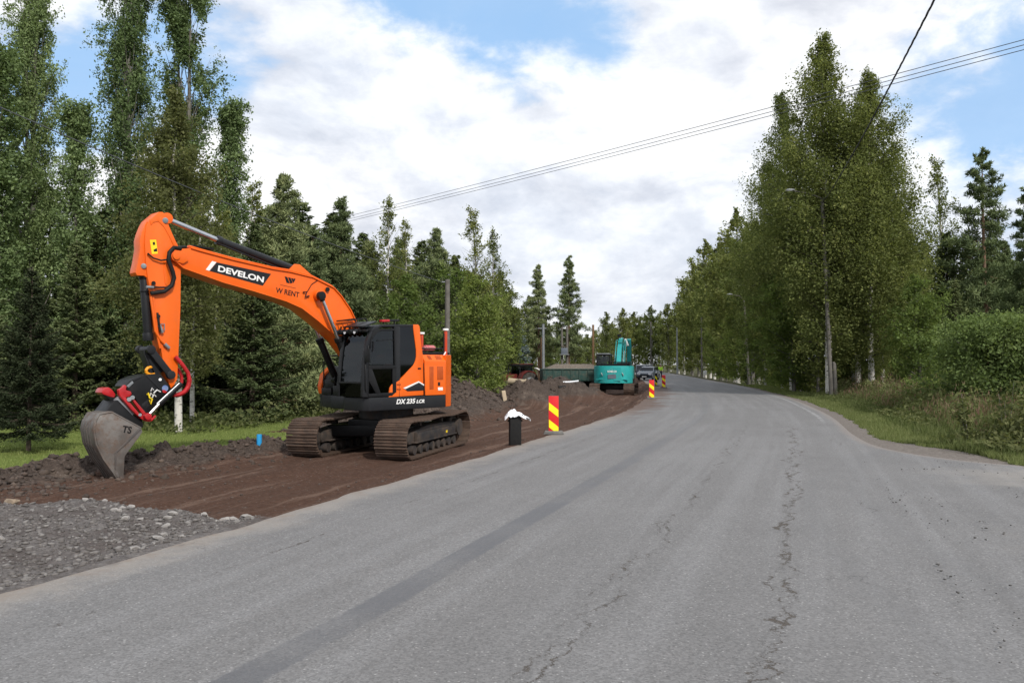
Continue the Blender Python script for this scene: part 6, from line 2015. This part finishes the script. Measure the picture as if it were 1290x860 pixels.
text('KOBELCO', 'brand_lettering', WHITE, cwo, (-1.748, 0.30, 1.58), (0, -1, 0), (0, 0, 1), 0.62, 0.14, 0.03)
MB().box(-1.75, -1.74, -0.28, 0.28, 1.15, 1.45).build('lower_badge', GREYBLUE, cwo)
MB().box(-1.71, -1.70, -0.60, -0.48, 1.66, 1.78).build('amber_sticker', YELLOW, cwo)
tc_ = MB()
for x, y in ((0.35, 0.35), (0.35, 1.28), (1.55, 0.35), (1.6, 1.28)):
    tc_.bar((x, y, 1.1), (x - 0.05, y, 2.78), 0.09)
tc_.box(0.2, 1.65, 0.30, 1.33, 2.76, 2.86).box(0.3, 1.6, 0.30, 1.33, 1.12, 1.75)
tcab = tc_.build('cab', BLACKP, tg, bevel=0.02)
MB().box(0.30, 0.31, 0.40, 1.24, 1.8, 2.72).build('rear_window', GLASS, tcab, smooth=None)
MB().box(0.4, 1.5, 1.28, 1.29, 1.78, 2.72).build('side_window', GLASS, tcab, smooth=None)
MB().box(0.15, 1.3, 0.4, 1.2, 2.87, 2.92).build('roof_hatch', TIPW, tcab, bevel=0.01)
rl = MB()
rl.tube([(-1.3, -1.2, 2.03), (-1.3, -1.2, 2.30), (0.6, -1.2, 2.30), (0.6, -1.2, 2.0)], 0.025, 6)
rl.tube([(-1.3, -1.2, 2.30), (-1.3, 0.2, 2.30), (-0.3, 0.2, 2.3)], 0.025, 6)
rl.box(-1.3, -0.7, -0.9, 0.9, 2.03, 2.18)
rl.box(-0.6, 0.4, -1.1, -0.2, 2.0, 2.26)
rl.build('deck_rails', BLACKP, tg)
tbm = MB()
bp_ = [(0.15, 1.45), (0.55, 1.9), (1.7, 3.35), (2.35, 3.72), (2.9, 3.78), (5.1, 3.62), (5.2, 3.36), (3.0, 3.30), (2.4, 3.05), (0.85, 1.5), (0.4, 1.25)]
tbm.prism(bp_, -0.36, -0.04)
tbo = tbm.build('boom', TEAL, tg, bevel=0.03)
for s in (0.10, -0.50):
    MB().cyl((0.9, s, 1.3), (1.5, s, 2.25), 0.10).build('boom_cylinder', TEAL, tg)
    MB().cyl((1.5, s, 2.25), (2.0, s, 3.05), 0.06).build('boom_cylinder_rod', CHROME, tg)
MB().cyl((2.3, -0.2, 3.9), (3.9, -0.2, 4.05), 0.11).build('arm_cylinder', TEAL, tg)
MB().cyl((3.9, -0.2, 4.05), (5.2, -0.2, 4.10), 0.06).build('arm_cylinder_rod', CHROME, tg)
MB().prism([(4.85, 4.0), (5.15, 4.12), (5.45, 3.5), (5.35, 1.5), (5.05, 1.45), (4.95, 3.2)], -0.78, -0.46).build('arm', TEAL, tg, bevel=0.03)
MB().prism([(2.2, 3.7), (2.7, 3.76), (2.55, 4.06), (2.25, 4.02)], -0.36, -0.04).build('cylinder_bracket', TEAL, tg, bevel=0.02)
hs_ = MB()
for y_ in (-0.62, -0.5, 0.08):
    hs_.tube([(1.0, y_, 1.9), (1.6, y_, 3.0), (2.3, y_, 3.9), (3.2, y_, 3.95), (4.6, y_, 3.9), (5.1, y_, 3.3)], 0.03, 6)
hs_.build('boom_hoses', TEAL, tg)
MB().bar((2.1, -0.10, 3.9), (2.05, -0.10, 4.25), 0.05).box(2.0, 2.15, -0.28, -0.02, 4.2, 4.34).build('boom_work_light', BLACKP, tg)
MB().bar((2.4, -0.75, 3.5), (2.5, -0.55, 4.0), 0.16, 0.10).build('boom_lamp', WHITE, tg)
MB().bar((4.9, -0.5, 4.2), (4.9, -0.5, 4.62), 0.04).build('antenna_mast', WOODB, tg)
MB().prism([(4.7, 1.5), (5.5, 1.6), (5.9, 0.9), (5.5, 0.45), (4.8, 0.7)], -1.0, -0.1).build('bucket', BUCKET, tg, bevel=0.03)
loc_c = Matrix.Rotation(R(90) - TA, 4, 'Z') @ Vector((0.75, 0.82, 1.9))
person('person in a hi-vis yellow jacket seated inside the cab of the teal excavator', Vector((7.25, 56.2, -0.33)) + loc_c - Vector((0, 0, 0.05)), R(90) - TA, True)

# ------------------------------------------------------------------ gravel trailer and tractor
gz = -0.50
trl = thing('trailer', 'green tipping trailer heaped with gravel beside the teal excavator', 'trailer', (4.75, 62.5, gz), R(4))
bd = MB()
bd.prism([(-2.4, 1.06), (2.55, 1.06), (2.62, 1.95), (-2.48, 1.95)], -1.12, -1.07)
bd.prism([(-2.4, 1.06), (2.55, 1.06), (2.62, 1.95), (-2.48, 1.95)], 1.07, 1.12)
bd.box(-2.4, 2.5, -1.07, 1.07, 1.0, 1.06).box(-2.46, -2.40, -1.07, 1.07, 1.06, 1.93).box(2.54, 2.6, -1.07, 1.07, 1.06, 1.93)
bdo = bd.build('trailer_body', GREENTR, trl, bevel=0.012)
for k in range(8):
    x = -2.3 + k * 4.7 / 7
    MB().box(x - 0.04, x + 0.04, -1.17, -1.12, 1.02, 1.93).build('side_rib', GREENTR, bdo)
MB().box(-2.5, 2.64, -1.19, -1.12, 1.88, 1.97).build('top_rail', GREENTR, bdo, bevel=0.01)
MB().box(-2.4, 2.4, -0.45, -0.33, 0.78, 0.99).box(-2.4, 2.4, 0.33, 0.45, 0.78, 0.99).bar((-2.4, 0, 0.85), (-3.4, 0, 0.6), 0.14).box(2.0, 2.5, -0.9, 0.9, 0.8, 0.95).build('chassis', BLACKP, trl, bevel=0.01)


def wheel(parent, x, y, z, r, wd, tyre=TYRE, rim=GALV):
    w_ = MB().cyl((x, y - wd / 2, z), (x, y + wd / 2, z), r, 28).build('wheel', tyre, parent, bevel=min(0.05, wd * 0.2))
    sgn = -1 if y < 0 else 1
    MB().cyl((x, y + sgn * wd * 0.5, z), (x, y + sgn * (wd * 0.5 + 0.012), z), r * 0.55, 20).build('rim', rim, w_, bevel=0.005)
    return w_


for x in (0.4, 1.6):
    for y in (-0.95, 0.95):
        wheel(trl, x, y, 0.5, 0.5, 0.35)
# the load is a heap of its own
gx_, gy_ = np.linspace(-2.42, 2.55, 60), np.linspace(-1.06, 1.06, 26)
X, Y = np.meshgrid(gx_, gy_)
ed = np.minimum(np.minimum(X + 2.42, 2.55 - X) * 0.45, (1.06 - np.abs(Y)) * 0.55)
Z = 1.86 + np.minimum(ed, 0.42 + 0.1 * fbm(X * 1.0, Y, 3, 91)) + 0.03 * fbm(X * 6, Y * 6, 3, 92)
ld = mesh_np('gravel_load', np.stack([X, Y, Z], 2).reshape(-1, 3), grid_faces(26, 60), pmat('load_gravel', (0.17, 0.145, 0.12), (0.10, 0.085, 0.07), 9, 0.95, bump=0.7, bscale=18), smooth=True)
ld.location = (4.75, 62.5, gz)
ld.rotation_euler = (0, 0, R(4))
tag(ld, 'brown gravel heaped in the green trailer', 'gravel', kind='stuff')

trc = thing('tractor', 'old tractor with dark red hood behind the soil bank left of the gravel trailer', 'tractor', (0.85, 64.5, -0.55), R(215))
wheel(trc, 0, 0.85, 0.86, 0.86, 0.45)
wheel(trc, 0, -0.85, 0.86, 0.86, 0.45)
wheel(trc, 2.3, 0.8, 0.52, 0.52, 0.3)
wheel(trc, 2.3, -0.8, 0.52, 0.52, 0.3)
MB().prism([(0.75, 0.9), (2.7, 0.85), (2.72, 1.35), (2.5, 1.5), (0.75, 1.58)], -0.36, 0.36).build('hood', TRACTOR, trc, bevel=0.05)
MB().box(-0.4, 2.4, -0.25, 0.25, 0.6, 0.92).build('chassis', BLACKP, trc, bevel=0.03)
tcb = MB()
for x, y in ((-0.6, 0.6), (-0.6, -0.6), (0.7, 0.6), (0.7, -0.6)):
    tcb.bar((x, y, 1.0), (x * 0.9, y * 0.92, 2.2), 0.08)
tcb.box(-0.7, 0.8, -0.68, 0.68, 2.2, 2.34).box(-0.6, 0.7, -0.6, 0.6, 0.85, 1.25)
tco = tcb.build('cab', BLACKP, trc, bevel=0.02)
MB().box(-0.62, 0.72, -0.62, 0.62, 2.34, 2.40).build('cab_roof', TRACTOR, tco, bevel=0.02)
MB().box(-0.58, 0.66, 0.585, 0.59, 1.25, 2.2).box(-0.58, 0.66, -0.59, -0.585, 1.25, 2.2).build('cab_window', GLASS, tco, smooth=None)
for s in (1, -1):
    MB().prism([(-0.75, 1.35), (-0.45, 1.74), (0.2, 1.86), (0.75, 1.62), (0.95, 1.2), (0.85, 1.2), (0.65, 1.55), (0.2, 1.78), (-0.4, 1.66), (-0.66, 1.32)], s * 0.85 - 0.24, s * 0.85 + 0.24).build('mudguard', TRACTOR, trc, bevel=0.01)
MB().cyl((1.6, 0.3, 1.5), (1.6, 0.3, 2.2), 0.04).build('exhaust_pipe', BLACKP, trc)
MB().bar((-0.9, 0.55, 2.05), (-1.7, 0.55, 1.72), 0.3, 0.1).build('white_panel', WHITE, trc, bevel=0.02)
MB().bar((2.6, -0.1, 1.2), (3.1, -0.5, 2.3), 0.2).bar((3.1, -0.5, 2.3), (3.5, -0.6, 1.7), 0.16).build('loader_arm', TRACTOR, trc, bevel=0.02)

# ------------------------------------------------------------------ car, tipper truck and worker far up the road
car = thing('car', 'dark blue estate car in the left lane beyond the barrier boards', 'car', (15.55, 90.5, 0.0), R(-90) + R(-22))
prof = [(-2.2, 0.32), (-2.25, 0.75), (-2.12, 1.0), (-1.55, 1.42), (-1.0, 1.5), (0.1, 1.5), (0.55, 1.42), (1.2, 1.0), (1.95, 0.88), (2.2, 0.72), (2.22, 0.4), (2.0, 0.25), (-2.0, 0.25)]
cbo = MB().prism(prof, -0.88, 0.88)
for v in cbo.bm.verts:
    if v.co.z > 1.05:
        v.co.y *= 0.80
cbody = cbo.build('body', CARP, car, bevel=0.05, seg=3)
MB().face_poly([(0.60, -0.66, 1.405), (0.60, 0.66, 1.405), (1.165, 0.80, 1.035), (1.165, -0.80, 1.035)]).build('windscreen', GLASSD, car, smooth=None, loc=(0.03, 0, 0.03))
for s in (1, -1):
    MB().prism([(-1.75, 1.08), (1.0, 1.04), (0.52, 1.38), (0.1, 1.44), (-1.0, 1.44), (-1.5, 1.36)], s * 0.80 - 0.01, s * 0.80 + 0.01).build('side_window', GLASSD, car, smooth=None)
    MB().box(2.12, 2.24, s * 0.62 - 0.17, s * 0.62 + 0.17, 0.62, 0.76).build('headlight', LAMP, car, bevel=0.02)
    MB().box(0.85, 1.0, s * 0.98 - 0.08, s * 0.98 + 0.08, 1.02, 1.16).build('wing_mirror', CARP, car, bevel=0.02)
    for x in (-1.35, 1.38):
        wheel(car, x, s * 0.80, 0.32, 0.32, 0.2)
MB().box(2.2, 2.25, -0.5, 0.5, 0.45, 0.60).build('grille', BLACKP, car)
MB().box(2.252, 2.262, -0.26, 0.26, 0.36, 0.47).build('number_plate', WHITE, car)
MB().box(-1.2, 0.2, 0.55, 0.58, 1.52, 1.56).box(-1.2, 0.2, -0.58, -0.55, 1.52, 1.56).build('roof_rails', TIPW, car)

tt_ = thing('tipper_truck', 'small tipper truck with a grey raised bed behind the dark blue car', 'truck', (17.6, 106, 0.0), R(-90) - R(14))
MB().prism([(-3.2, 1.25), (1.0, 1.25), (1.0, 2.05), (-3.2, 2.05)], -1.1, 1.1).build('tipper_bed', TIPW, tt_, bevel=0.03)
for k in range(6):
    for s in (1, -1):
        MB().box(-3.0 + k * 0.75, -2.92 + k * 0.75, s * 1.13 - 0.03, s * 1.13 + 0.03, 1.27, 2.03).build('bed_rib', TIPW, tt_)
MB().prism([(1.1, 0.5), (2.7, 0.5), (2.75, 1.15), (2.35, 1.95), (1.1, 2.0)], -1.0, 1.0).build('cab', CARP, tt_, bevel=0.05)
MB().face_poly([(2.42, -0.85, 1.85), (2.42, 0.85, 1.85), (2.74, 0.9, 1.22), (2.74, -0.9, 1.22)]).build('windscreen', GLASSD, tt_, smooth=None, loc=(0.02, 0, 0.01))
MB().box(-3.0, 2.0, -0.4, 0.4, 0.6, 0.85).build('chassis', BLACKP, tt_)
for x in (-2.2, 2.0):
    for s in (1, -1):
        wheel(tt_, x, s * 0.9, 0.42, 0.42, 0.26)
tt_.scale = (0.85, 0.85, 0.85)
person('person in hi-vis jacket and dark trousers standing by the far barrier boards', (18.6, 99.5, 0.0), R(-100))


# ------------------------------------------------------------------ barrier boards
def barrier(x, y, z, rz, label, colA, colB, h=0.93, wd=0.265, group='red and yellow barrier boards', cat='barrier board'):
    t_ = thing('barrier_board', label, cat, (x, y, z), rz, group)
    MB().prism([(-wd / 2, 0.07), (wd / 2, 0.07), (wd / 2, 0.07 + h), (-wd / 2, 0.07 + h)], -0.018, 0.018).build('panel', colA, t_, bevel=0.006)
    for q0, q1 in ((0.18, 0.39), (0.66, 0.88)):
        dl = 0.21
        pl_ = [(-wd / 2 + 0.008, q0), (wd / 2 - 0.008, q0 + dl), (wd / 2 - 0.008, min(q1 + dl, 0.99)), (-wd / 2 + 0.008, q1)]
        if q1 + dl > 0.99:
            f_ = (0.99 - q1) / dl
            pl_ = pl_[:2] + [(wd / 2 - 0.008, 0.99), (-wd / 2 + 0.008 + f_ * (wd - 0.016), 0.99), (-wd / 2 + 0.008, q1)]
        MB().prism([(a, 0.07 + h * (1 - b_)) for a, b_ in pl_], -0.0215, -0.0185).build('stripe', colB, t_, smooth=None)
    MB().prism([(-0.27, 0.0), (0.27, 0.0), (0.23, 0.085), (-0.23, 0.085)], -0.14, 0.14).build('foot', pmat('recycled_rubber', (0.12, 0.117, 0.112), (0.17, 0.165, 0.155), 8, 0.85) if 'recycled_rubber' not in MATS else MATS['recycled_rubber'], t_, bevel=0.012)
    MB().box(-0.05, 0.05, 0.019, 0.05, 0.05, 0.55).build('upright', GALV, t_)
    return t_


def gpx(u, v, z=0.0):
    d = pray(u, v)
    k = (z - 1.85) / d.z
    return EYE + d * k


p = gpx(697.5, 546.5)
barrier(p.x, p.y, 0.0, R(-2), 'nearest barrier board, striped red and yellow, at the edge of the dug strip', SIGNR, SIGNY)
p = gpx(821, 502)
barrier(p.x, p.y, -0.01, R(-8), 'second barrier board, striped red and yellow, right of the teal excavator', SIGNR, SIGNY)
p = gpx(836.2, 488.5)
barrier(p.x, p.y, -0.01, R(-12), 'farthest red and yellow barrier board, standing out on the road surface', SIGNR, SIGNY)
p = gpx(826.5, 486)
barrier(p.x, p.y, -0.01, R(30), 'black and yellow striped barrier board between the two far red ones', SIGNK, SIGNY, 1.0, 0.26)

# ------------------------------------------------------------------ black bin with a plastic sheet
p = gpx(648.8, 562, -0.05)
bn_ = thing('bin', 'black plastic bin standing at the edge of the asphalt under a white sheet', 'bin', (p.x, p.y, -0.06), R(6))
MB().prism([(-0.135, -0.135), (0.135, -0.135), (0.135, 0.135), (-0.135, 0.135)], 0.0, 0.72, 'z').build('bin_body', RUBBER, bn_, bevel=0.03, seg=3)
MB().prism([(-0.165, -0.155), (0.165, -0.155), (0.165, 0.155), (-0.165, 0.155)], 0.70, 0.745, 'z').build('bin_rim', RUBBER, bn_, bevel=0.012)
MB().cyl((-0.17, 0.0, 0.6), (0.17, 0.0, 0.6), 0.02).build('handle_bar', RUBBER, bn_)
gu, gv = np.linspace(-1, 1, 40), np.linspace(-1, 1, 34)
U, V_ = np.meshgrid(gu, gv)
X = U * 0.24 + 0.30 * np.clip(U - 0.62, 0, 1) * (0.6 + 0.5 * np.sin(V_ * 2.2))
Y = V_ * 0.20
rr_ = np.maximum(np.abs(X) - 0.15, 0) + np.maximum(np.abs(Y) - 0.14, 0)
Z = 0.752 + 0.10 * np.exp(-((X + 0.05) / 0.12) ** 2 - (Y / 0.14) ** 2) + 0.05 * fbm(U * 2.2, V_ * 2.2, 4, 95) * (rr_ < 0.02) - 0.95 * rr_ * (1 - 0.35 * smooth01(U, 0.3, 1.0)) + 0.05 * fbm(U * 3, V_ * 3, 3, 96) * (rr_ > 0)
Z = np.where(rr_ <= 0.015, np.maximum(Z, 0.752), Z)
so = mesh_np('plastic_sheet', np.stack([X, Y, Z], 2).reshape(-1, 3), grid_faces(34, 40), WHITEPL, smooth=True)
md = so.modifiers.new('thick', 'SOLIDIFY')
md.thickness = 0.004
so.location = (p.x, p.y, -0.06)
tag(so, 'crumpled white plastic sheet lying over the top of the black bin', 'plastic sheet')

# ------------------------------------------------------------------ small things on the banks
bx_ = MB().tube([(0, 0, -0.1), (0, 0, 0.27)], 0.062, 16, cap=False).tube([(0, 0, 0.27), (0, 0, -0.1)], 0.052, 16, cap=False).build('blue_pipe', BLUE, None)
p = gpx(326.5, 569, -0.25)
bx_.location = (p.x, p.y, float(zsoil(p.x, p.y)[0]))
tag(bx_, 'short blue pipe end sticking out of the ground behind the far track', 'pipe')


def on_bank(u, d):
    x = (u - 645) / 1000 * d
    return x, d, float(zsoil(x, d)[0])


x, y, z = on_bank(653, 39.5)
pm_ = MB().tube([(-0.52, 0, 0), (0.5, 0, 0)], 0.165, 22, cap=False).tube([(0.5, 0, 0), (-0.52, 0, 0)], 0.12, 22, cap=False)
for xa in (-0.52, 0.5):
    for k in range(22):
        a0, a1 = 2 * math.pi * k / 22, 2 * math.pi * (k + 1) / 22
        pm_.face_poly([(xa, 0.165 * math.cos(a0), 0.165 * math.sin(a0)), (xa, 0.165 * math.cos(a1), 0.165 * math.sin(a1)), (xa, 0.12 * math.cos(a1), 0.12 * math.sin(a1)), (xa, 0.12 * math.cos(a0), 0.12 * math.sin(a0))])
pm_.tube([(0.38, 0, 0), (0.52, 0, 0)], 0.195, 22)
pm_.bm.faces.ensure_lookup_table()
po = pm_.build('culvert_pipe', BEIGEC, None, smooth=40)
po.location = (x, y, z + 0.12)
po.rotation_euler = (0, R(5), R(-28))
tag(po, 'pale beige culvert pipe lying on top of the soil heap', 'pipe')
x, y, z = on_bank(627, 41)
cb_ = MB().box(-0.24, 0.24, -0.15, 0.15, 0, 0.20).box(-0.20, 0.22, -0.13, 0.14, 0.205, 0.36).build('concrete_block', CONC, None, bevel=0.02)
cb_.location, cb_.rotation_euler = (x, y, z - 0.02), (0, 0.06, 0.3)
tag(cb_, 'pale concrete blocks half buried in the soil bank left of the culvert pipe', 'concrete block')
x, y, z = on_bank(636.5, 38)
pk = MB().box(-0.09, 0.09, -0.02, 0.02, -0.1, 0.5).build('plank', BEIGEC, None, bevel=0.004)
pk.location, pk.rotation_euler = (x, y, z), (R(-12), R(-9), 0.1)
tag(pk, 'pale plank leaning against the soil heap under the culvert pipe', 'plank')
x, y, z = on_bank(613, 39)
pk = MB().box(-0.03, 0.03, -0.03, 0.03, -0.1, 0.55).build('wooden_stake', BEIGEC, None, bevel=0.004)
pk.location, pk.rotation_euler = (x, y, z), (R(5), R(-16), 0.1)
tag(pk, 'thin pale wooden stake leaning left of the concrete blocks', 'stake')
x, y, z = on_bank(718, 46)
ps = MB().tube([(-0.5, 0, 0.03), (0.0, 0.02, 0.04), (0.5, -0.02, 0.10)], 0.05, 10).build('drain_pipe', WHITEPL, None)
ps.location = (x, y, z + 0.03)
tag(ps, 'white plastic drain pipe lying in the trench behind the nearest barrier board', 'pipe')
x, y, z = on_bank(708, 45.5)
ps = MB().tube([(-0.2, 0, 0.03), (0.2, 0.1, 0.03)], 0.11, 14).build('pipe_coupling', RUBBER, None)
ps.location = (x, y, z + 0.06)
tag(ps, 'short black pipe coupling at the left end of the white drain pipe', 'pipe')
p = gpx(12, 640, -0.15)
boulder('boulder', p.x, p.y, 0.13, BEIGEST, 'beige boulder at the left edge where the gravel meets the soil bank', None, 301, (1.3, 1, 0.75))
p = gpx(41, 604, -0.3)
boulder('boulder', p.x, p.y, 0.17, PALEST, 'pale boulder at the edge of the lawn beside the soil bank', None, 302, (1.3, 1, 0.6), z=-0.30)
p = gpx(282, 640, -0.05)
boulder('boulder', p.x, p.y, 0.09, PALEST, 'largest pale rock at the right end of the crushed rock ramp', None, 303, (1.4, 1, 0.7))
p = gpx(312, 655, -0.05)
boulder('boulder', p.x, p.y, 0.075, PALEST, 'flat pale rock lying against the asphalt edge at the tip of the ramp', None, 304, (1.4, 1, 0.6))
p = gpx(203, 675, -0.05)
boulder('boulder', p.x, p.y, 0.085, PALEST, 'flat grey rock in the middle of the crushed rock near the asphalt', None, 305, (1.5, 1, 0.45))
p = gpx(68, 586, -0.36)
st_ = MB().tube([(0, 0, -0.05), (0, 0, 0.12), (0, 0, 0.16)], [0.24, 0.2, 0.19], 18).build('tree_stump', BROWNB, None)
st_.location = (p.x, p.y, -0.36)
tag(st_, 'low sawn tree stump in the lawn behind the pale boulder', 'tree stump')

# ------------------------------------------------------------------ poles, lamps and wires
def pole(name, u, d, vtop, mat, label, cat, lean=(0, 0), r0=0.13, r1=0.09, group=None, zb=None):
    x = (u - 645) / 1000.0 * d
    z0 = zgr(x, d) - 0.1 if zb is None else zb
    h = zpix(vtop, d) - z0
    t_ = thing(name, label, cat, (x, d, z0), 0, group)
    topv = Vector((lean[0], lean[1], h))
    MB().tube([(0, 0, 0), topv * 0.5, topv], [r0, (r0 + r1) / 2, r1], 14).build('pole_shaft', mat, t_)
    return t_, topv


pl1, t1v = pole('utility_pole', 563.5, 36, 352, WOODP, 'grey wooden pole behind the orange excavator that carries the sagging cable', 'utility pole', r0=0.14, r1=0.11)
MB().cyl(t1v - Vector((0.25, 0, 0.12)), t1v - Vector((0.08, 0, 0.12)), 0.03).build('cable_hook', GALV, pl1)
pl2, t2v = pole('utility_pole', 684.5, 74, 408, GALV, 'grey pole left of the trailer, beside a brown one', 'utility pole', r0=0.15, r1=0.12)
MB().bar(t2v - Vector((0.5, 0, 0.4)), t2v + Vector((0.3, 0, -0.4)), 0.08).build('crossarm', GALV, pl2)
pole('utility_pole', 681.6, 74.6, 425, WOODB, 'brown wooden pole standing close beside the grey one', 'utility pole', r0=0.12, r1=0.10)
pole('utility_pole', 708, 77, 412, WOODP, 'left pole of the pair carrying the transformer', 'utility pole', r0=0.12, r1=0.10)
pl3, t3v = pole('utility_pole', 714.5, 77, 411, WOODP, 'right pole of the pair carrying the transformer', 'utility pole', r0=0.13, r1=0.11)
tf = thing('transformer', 'grey transformer box hung between the pair of poles under the tall pines', 'transformer', ((711.5 - 645) * 0.077, 76.8, zpix(446, 77)))
MB().box(-0.38, 0.25, -0.3, 0.2, 0.0, 0.6).build('tank', GREYBLUE, tf, bevel=0.03)
for k in range(3):
    MB().cyl((-0.25 + k * 0.2, -0.05, 0.6), (-0.25 + k * 0.2, -0.05, 0.85), 0.04, 8).build('bushing', BROWNB, tf)
MB().box(-0.5, 0.4, -0.35, 0.25, -0.07, -0.003).build('bracket', GALV, tf)
pole('utility_pole', 747.3, 75, 409, WOODB, 'brown wooden pole just left of the teal excavator', 'utility pole', r0=0.13, r1=0.10)
pole('utility_pole', 884, 121, 400, WOODP, 'plain grey pole on the right verge beyond the leaning lamp post', 'utility pole', r0=0.14, r1=0.11)
pole('utility_pole', 820, 165, 405, WOODP, 'thin distant pole left of the far street lamp', 'utility pole', r0=0.16, r1=0.13)


def lamp(u, d, vtop, label, lean, arm, mat=GALV, twin=False, r0=0.11, dirv=-1):
    t_, tv = pole('street_lamp', u, d, vtop, mat, label, 'street lamp', lean, r0, r0 * 0.75)
    e = tv + Vector((dirv * arm, -0.1, 0.35 + 0.05 * arm))
    MB().tube([tv, tv + Vector((dirv * arm * 0.35, 0, 0.25)), e], [0.035, 0.032, 0.03], 10).build('lamp_arm', WOODP, t_)
    hd_ = MB().prism([(-0.34, 0.0), (0.16, -0.015), (0.18, 0.04), (-0.1, 0.085), (-0.32, 0.04)], -0.11, 0.11).build('lamp_head', TIPW, t_, bevel=0.02, loc=e)
    MB().box(-0.30, 0.03, -0.09, 0.09, -0.012, -0.003).build('lamp_lens', LAMP, hd_, loc=(0, 0, -0.02))
    if twin:
        MB().tube([(0.28, 0.1, 0), (0.18, 0.06, 2.2), (0.14, 0.05, 2.3)], [0.12, 0.11, 0.05], 12).build('support_post', mat, t_)
    return t_, tv


lm1, lt1 = lamp(1047, 44.6, 250, 'nearest and tallest wooden lamp post in front of the big birches', (-0.42, 0.0), 1.75, WOODP, True, 0.115)
lamp(943.5, 80, 376, 'leaning wooden lamp post in front of the long birch row', (-0.45, 0), 1.4, WOODP, False, 0.13)
lamp(853, 150, 413, 'distant street lamp at the far bend on the right verge', (0, 0), 0.9, GALV, False, 0.14)
mk = thing('marker_post', 'small white marker post on the right verge near the far grey pole', 'marker post', ((888 - 645) * 0.118, 118, zgr((888 - 645) * 0.118, 118)))
MB().box(-0.05, 0.05, -0.04, 0.04, 0, 0.6).build('post', WOODP, mk)
MB().box(-0.22, 0.22, -0.12, 0.12, 0.45, 1.05).build('white_box', WHITE, mk, bevel=0.02)


def cable(name, a, b_, sag, r, mat, label, n=28, group=None, twist=False):
    a, b_ = Vector(a), Vector(b_)
    pts = [a.lerp(b_, f) - Vector((0, 0, sag * 4 * f * (1 - f))) for f in np.linspace(0, 1, n)]
    mb = MB()
    if twist:
        big = [a.lerp(b_, f) - Vector((0, 0, sag * 4 * f * (1 - f))) for f in np.linspace(0, 1, 500)]
        for ph in (0, 2.1, 4.2):
            mb.tube([q + Vector((math.cos(k * 0.35 + ph) * r * 0.8, 0, math.sin(k * 0.35 + ph) * r * 0.8)) for k, q in enumerate(big)], r * 0.62, 5)
    else:
        mb.tube(pts, r, 6)
    o = mb.build(name, mat, None)
    return tag(o, label, 'wire', group)


# power line crossing high over the road, on a pole pair hidden in the left wood
def wpt(u, v, d):
    return Vector(((u - 645) / 1000 * d, d, zpix(v, d)))


for k, (v0, v1, nm_) in enumerate(((253.5, 38.0, 'top wire of the three wire power line crossing high over the road'), (257.5, 44.5, 'middle wire of the three wire power line crossing high over the road'), (260.5, 50.5, 'bottom wire of the three wire power line crossing high over the road'))):
    A_, B_ = wpt(490, v0 + 3.5, 50), wpt(1290, v1, 24)
    A_ = A_ + (A_ - B_) * 0.22
    cable('power_line', A_ , B_ + (B_ - A_) * 0.8, 0.35, 0.0125, WIRE, nm_, 40, 'power line wires')
hp, hv = pole('utility_pole', (A_.x / A_.y) * 1000 + 645, A_.y + 0.2, 430 - (math.tan(math.atan2(A_.z - 1.85, A_.y) - PITCH)) * 1000, WOODP, 'tall wooden pole almost hidden in the wood where the three wires end', 'utility pole', r0=0.15, r1=0.11)
MB().bar(hv + Vector((-0.9, 0, -0.35)), hv + Vector((0.9, 0, -0.35)), 0.1).build('crossarm', WOODP, hp)
for k in (-0.7, 0, 0.7):
    MB().cyl(hv + Vector((k, 0, -0.3)), hv + Vector((k, 0, -0.08)), 0.045, 8).build('insulator', WHITE, hp)
A_ = Vector(lm1.location) + lt1 - Vector((0, 0, 0.3))
B_ = wpt(1168, 0, 17)
cable('aerial_cable', A_, A_ + (B_ - A_) * 1.6, 0.55, 0.018, CABLE, 'thick twisted black cable rising steeply from the nearest lamp post to the top edge', twist=True)
A_ = Vector(pl1.location) + t1v - Vector((0.25, 0, 0.12))
B_ = wpt(55, 148, 20)
cable('aerial_cable', A_, A_ + (B_ - A_) * 1.35, 0.35, 0.016, WIRE, 'thin grey cable rising from the wooden pole past the boom to the poplars')
A_ = Vector(pl2.location) + t2v - Vector((0.5, 0, 0.4))
cable('aerial_cable', A_, wpt(600, 418, 70), 0.3, 0.014, WIRE, 'short thin wire running left from the grey pole into the trees')
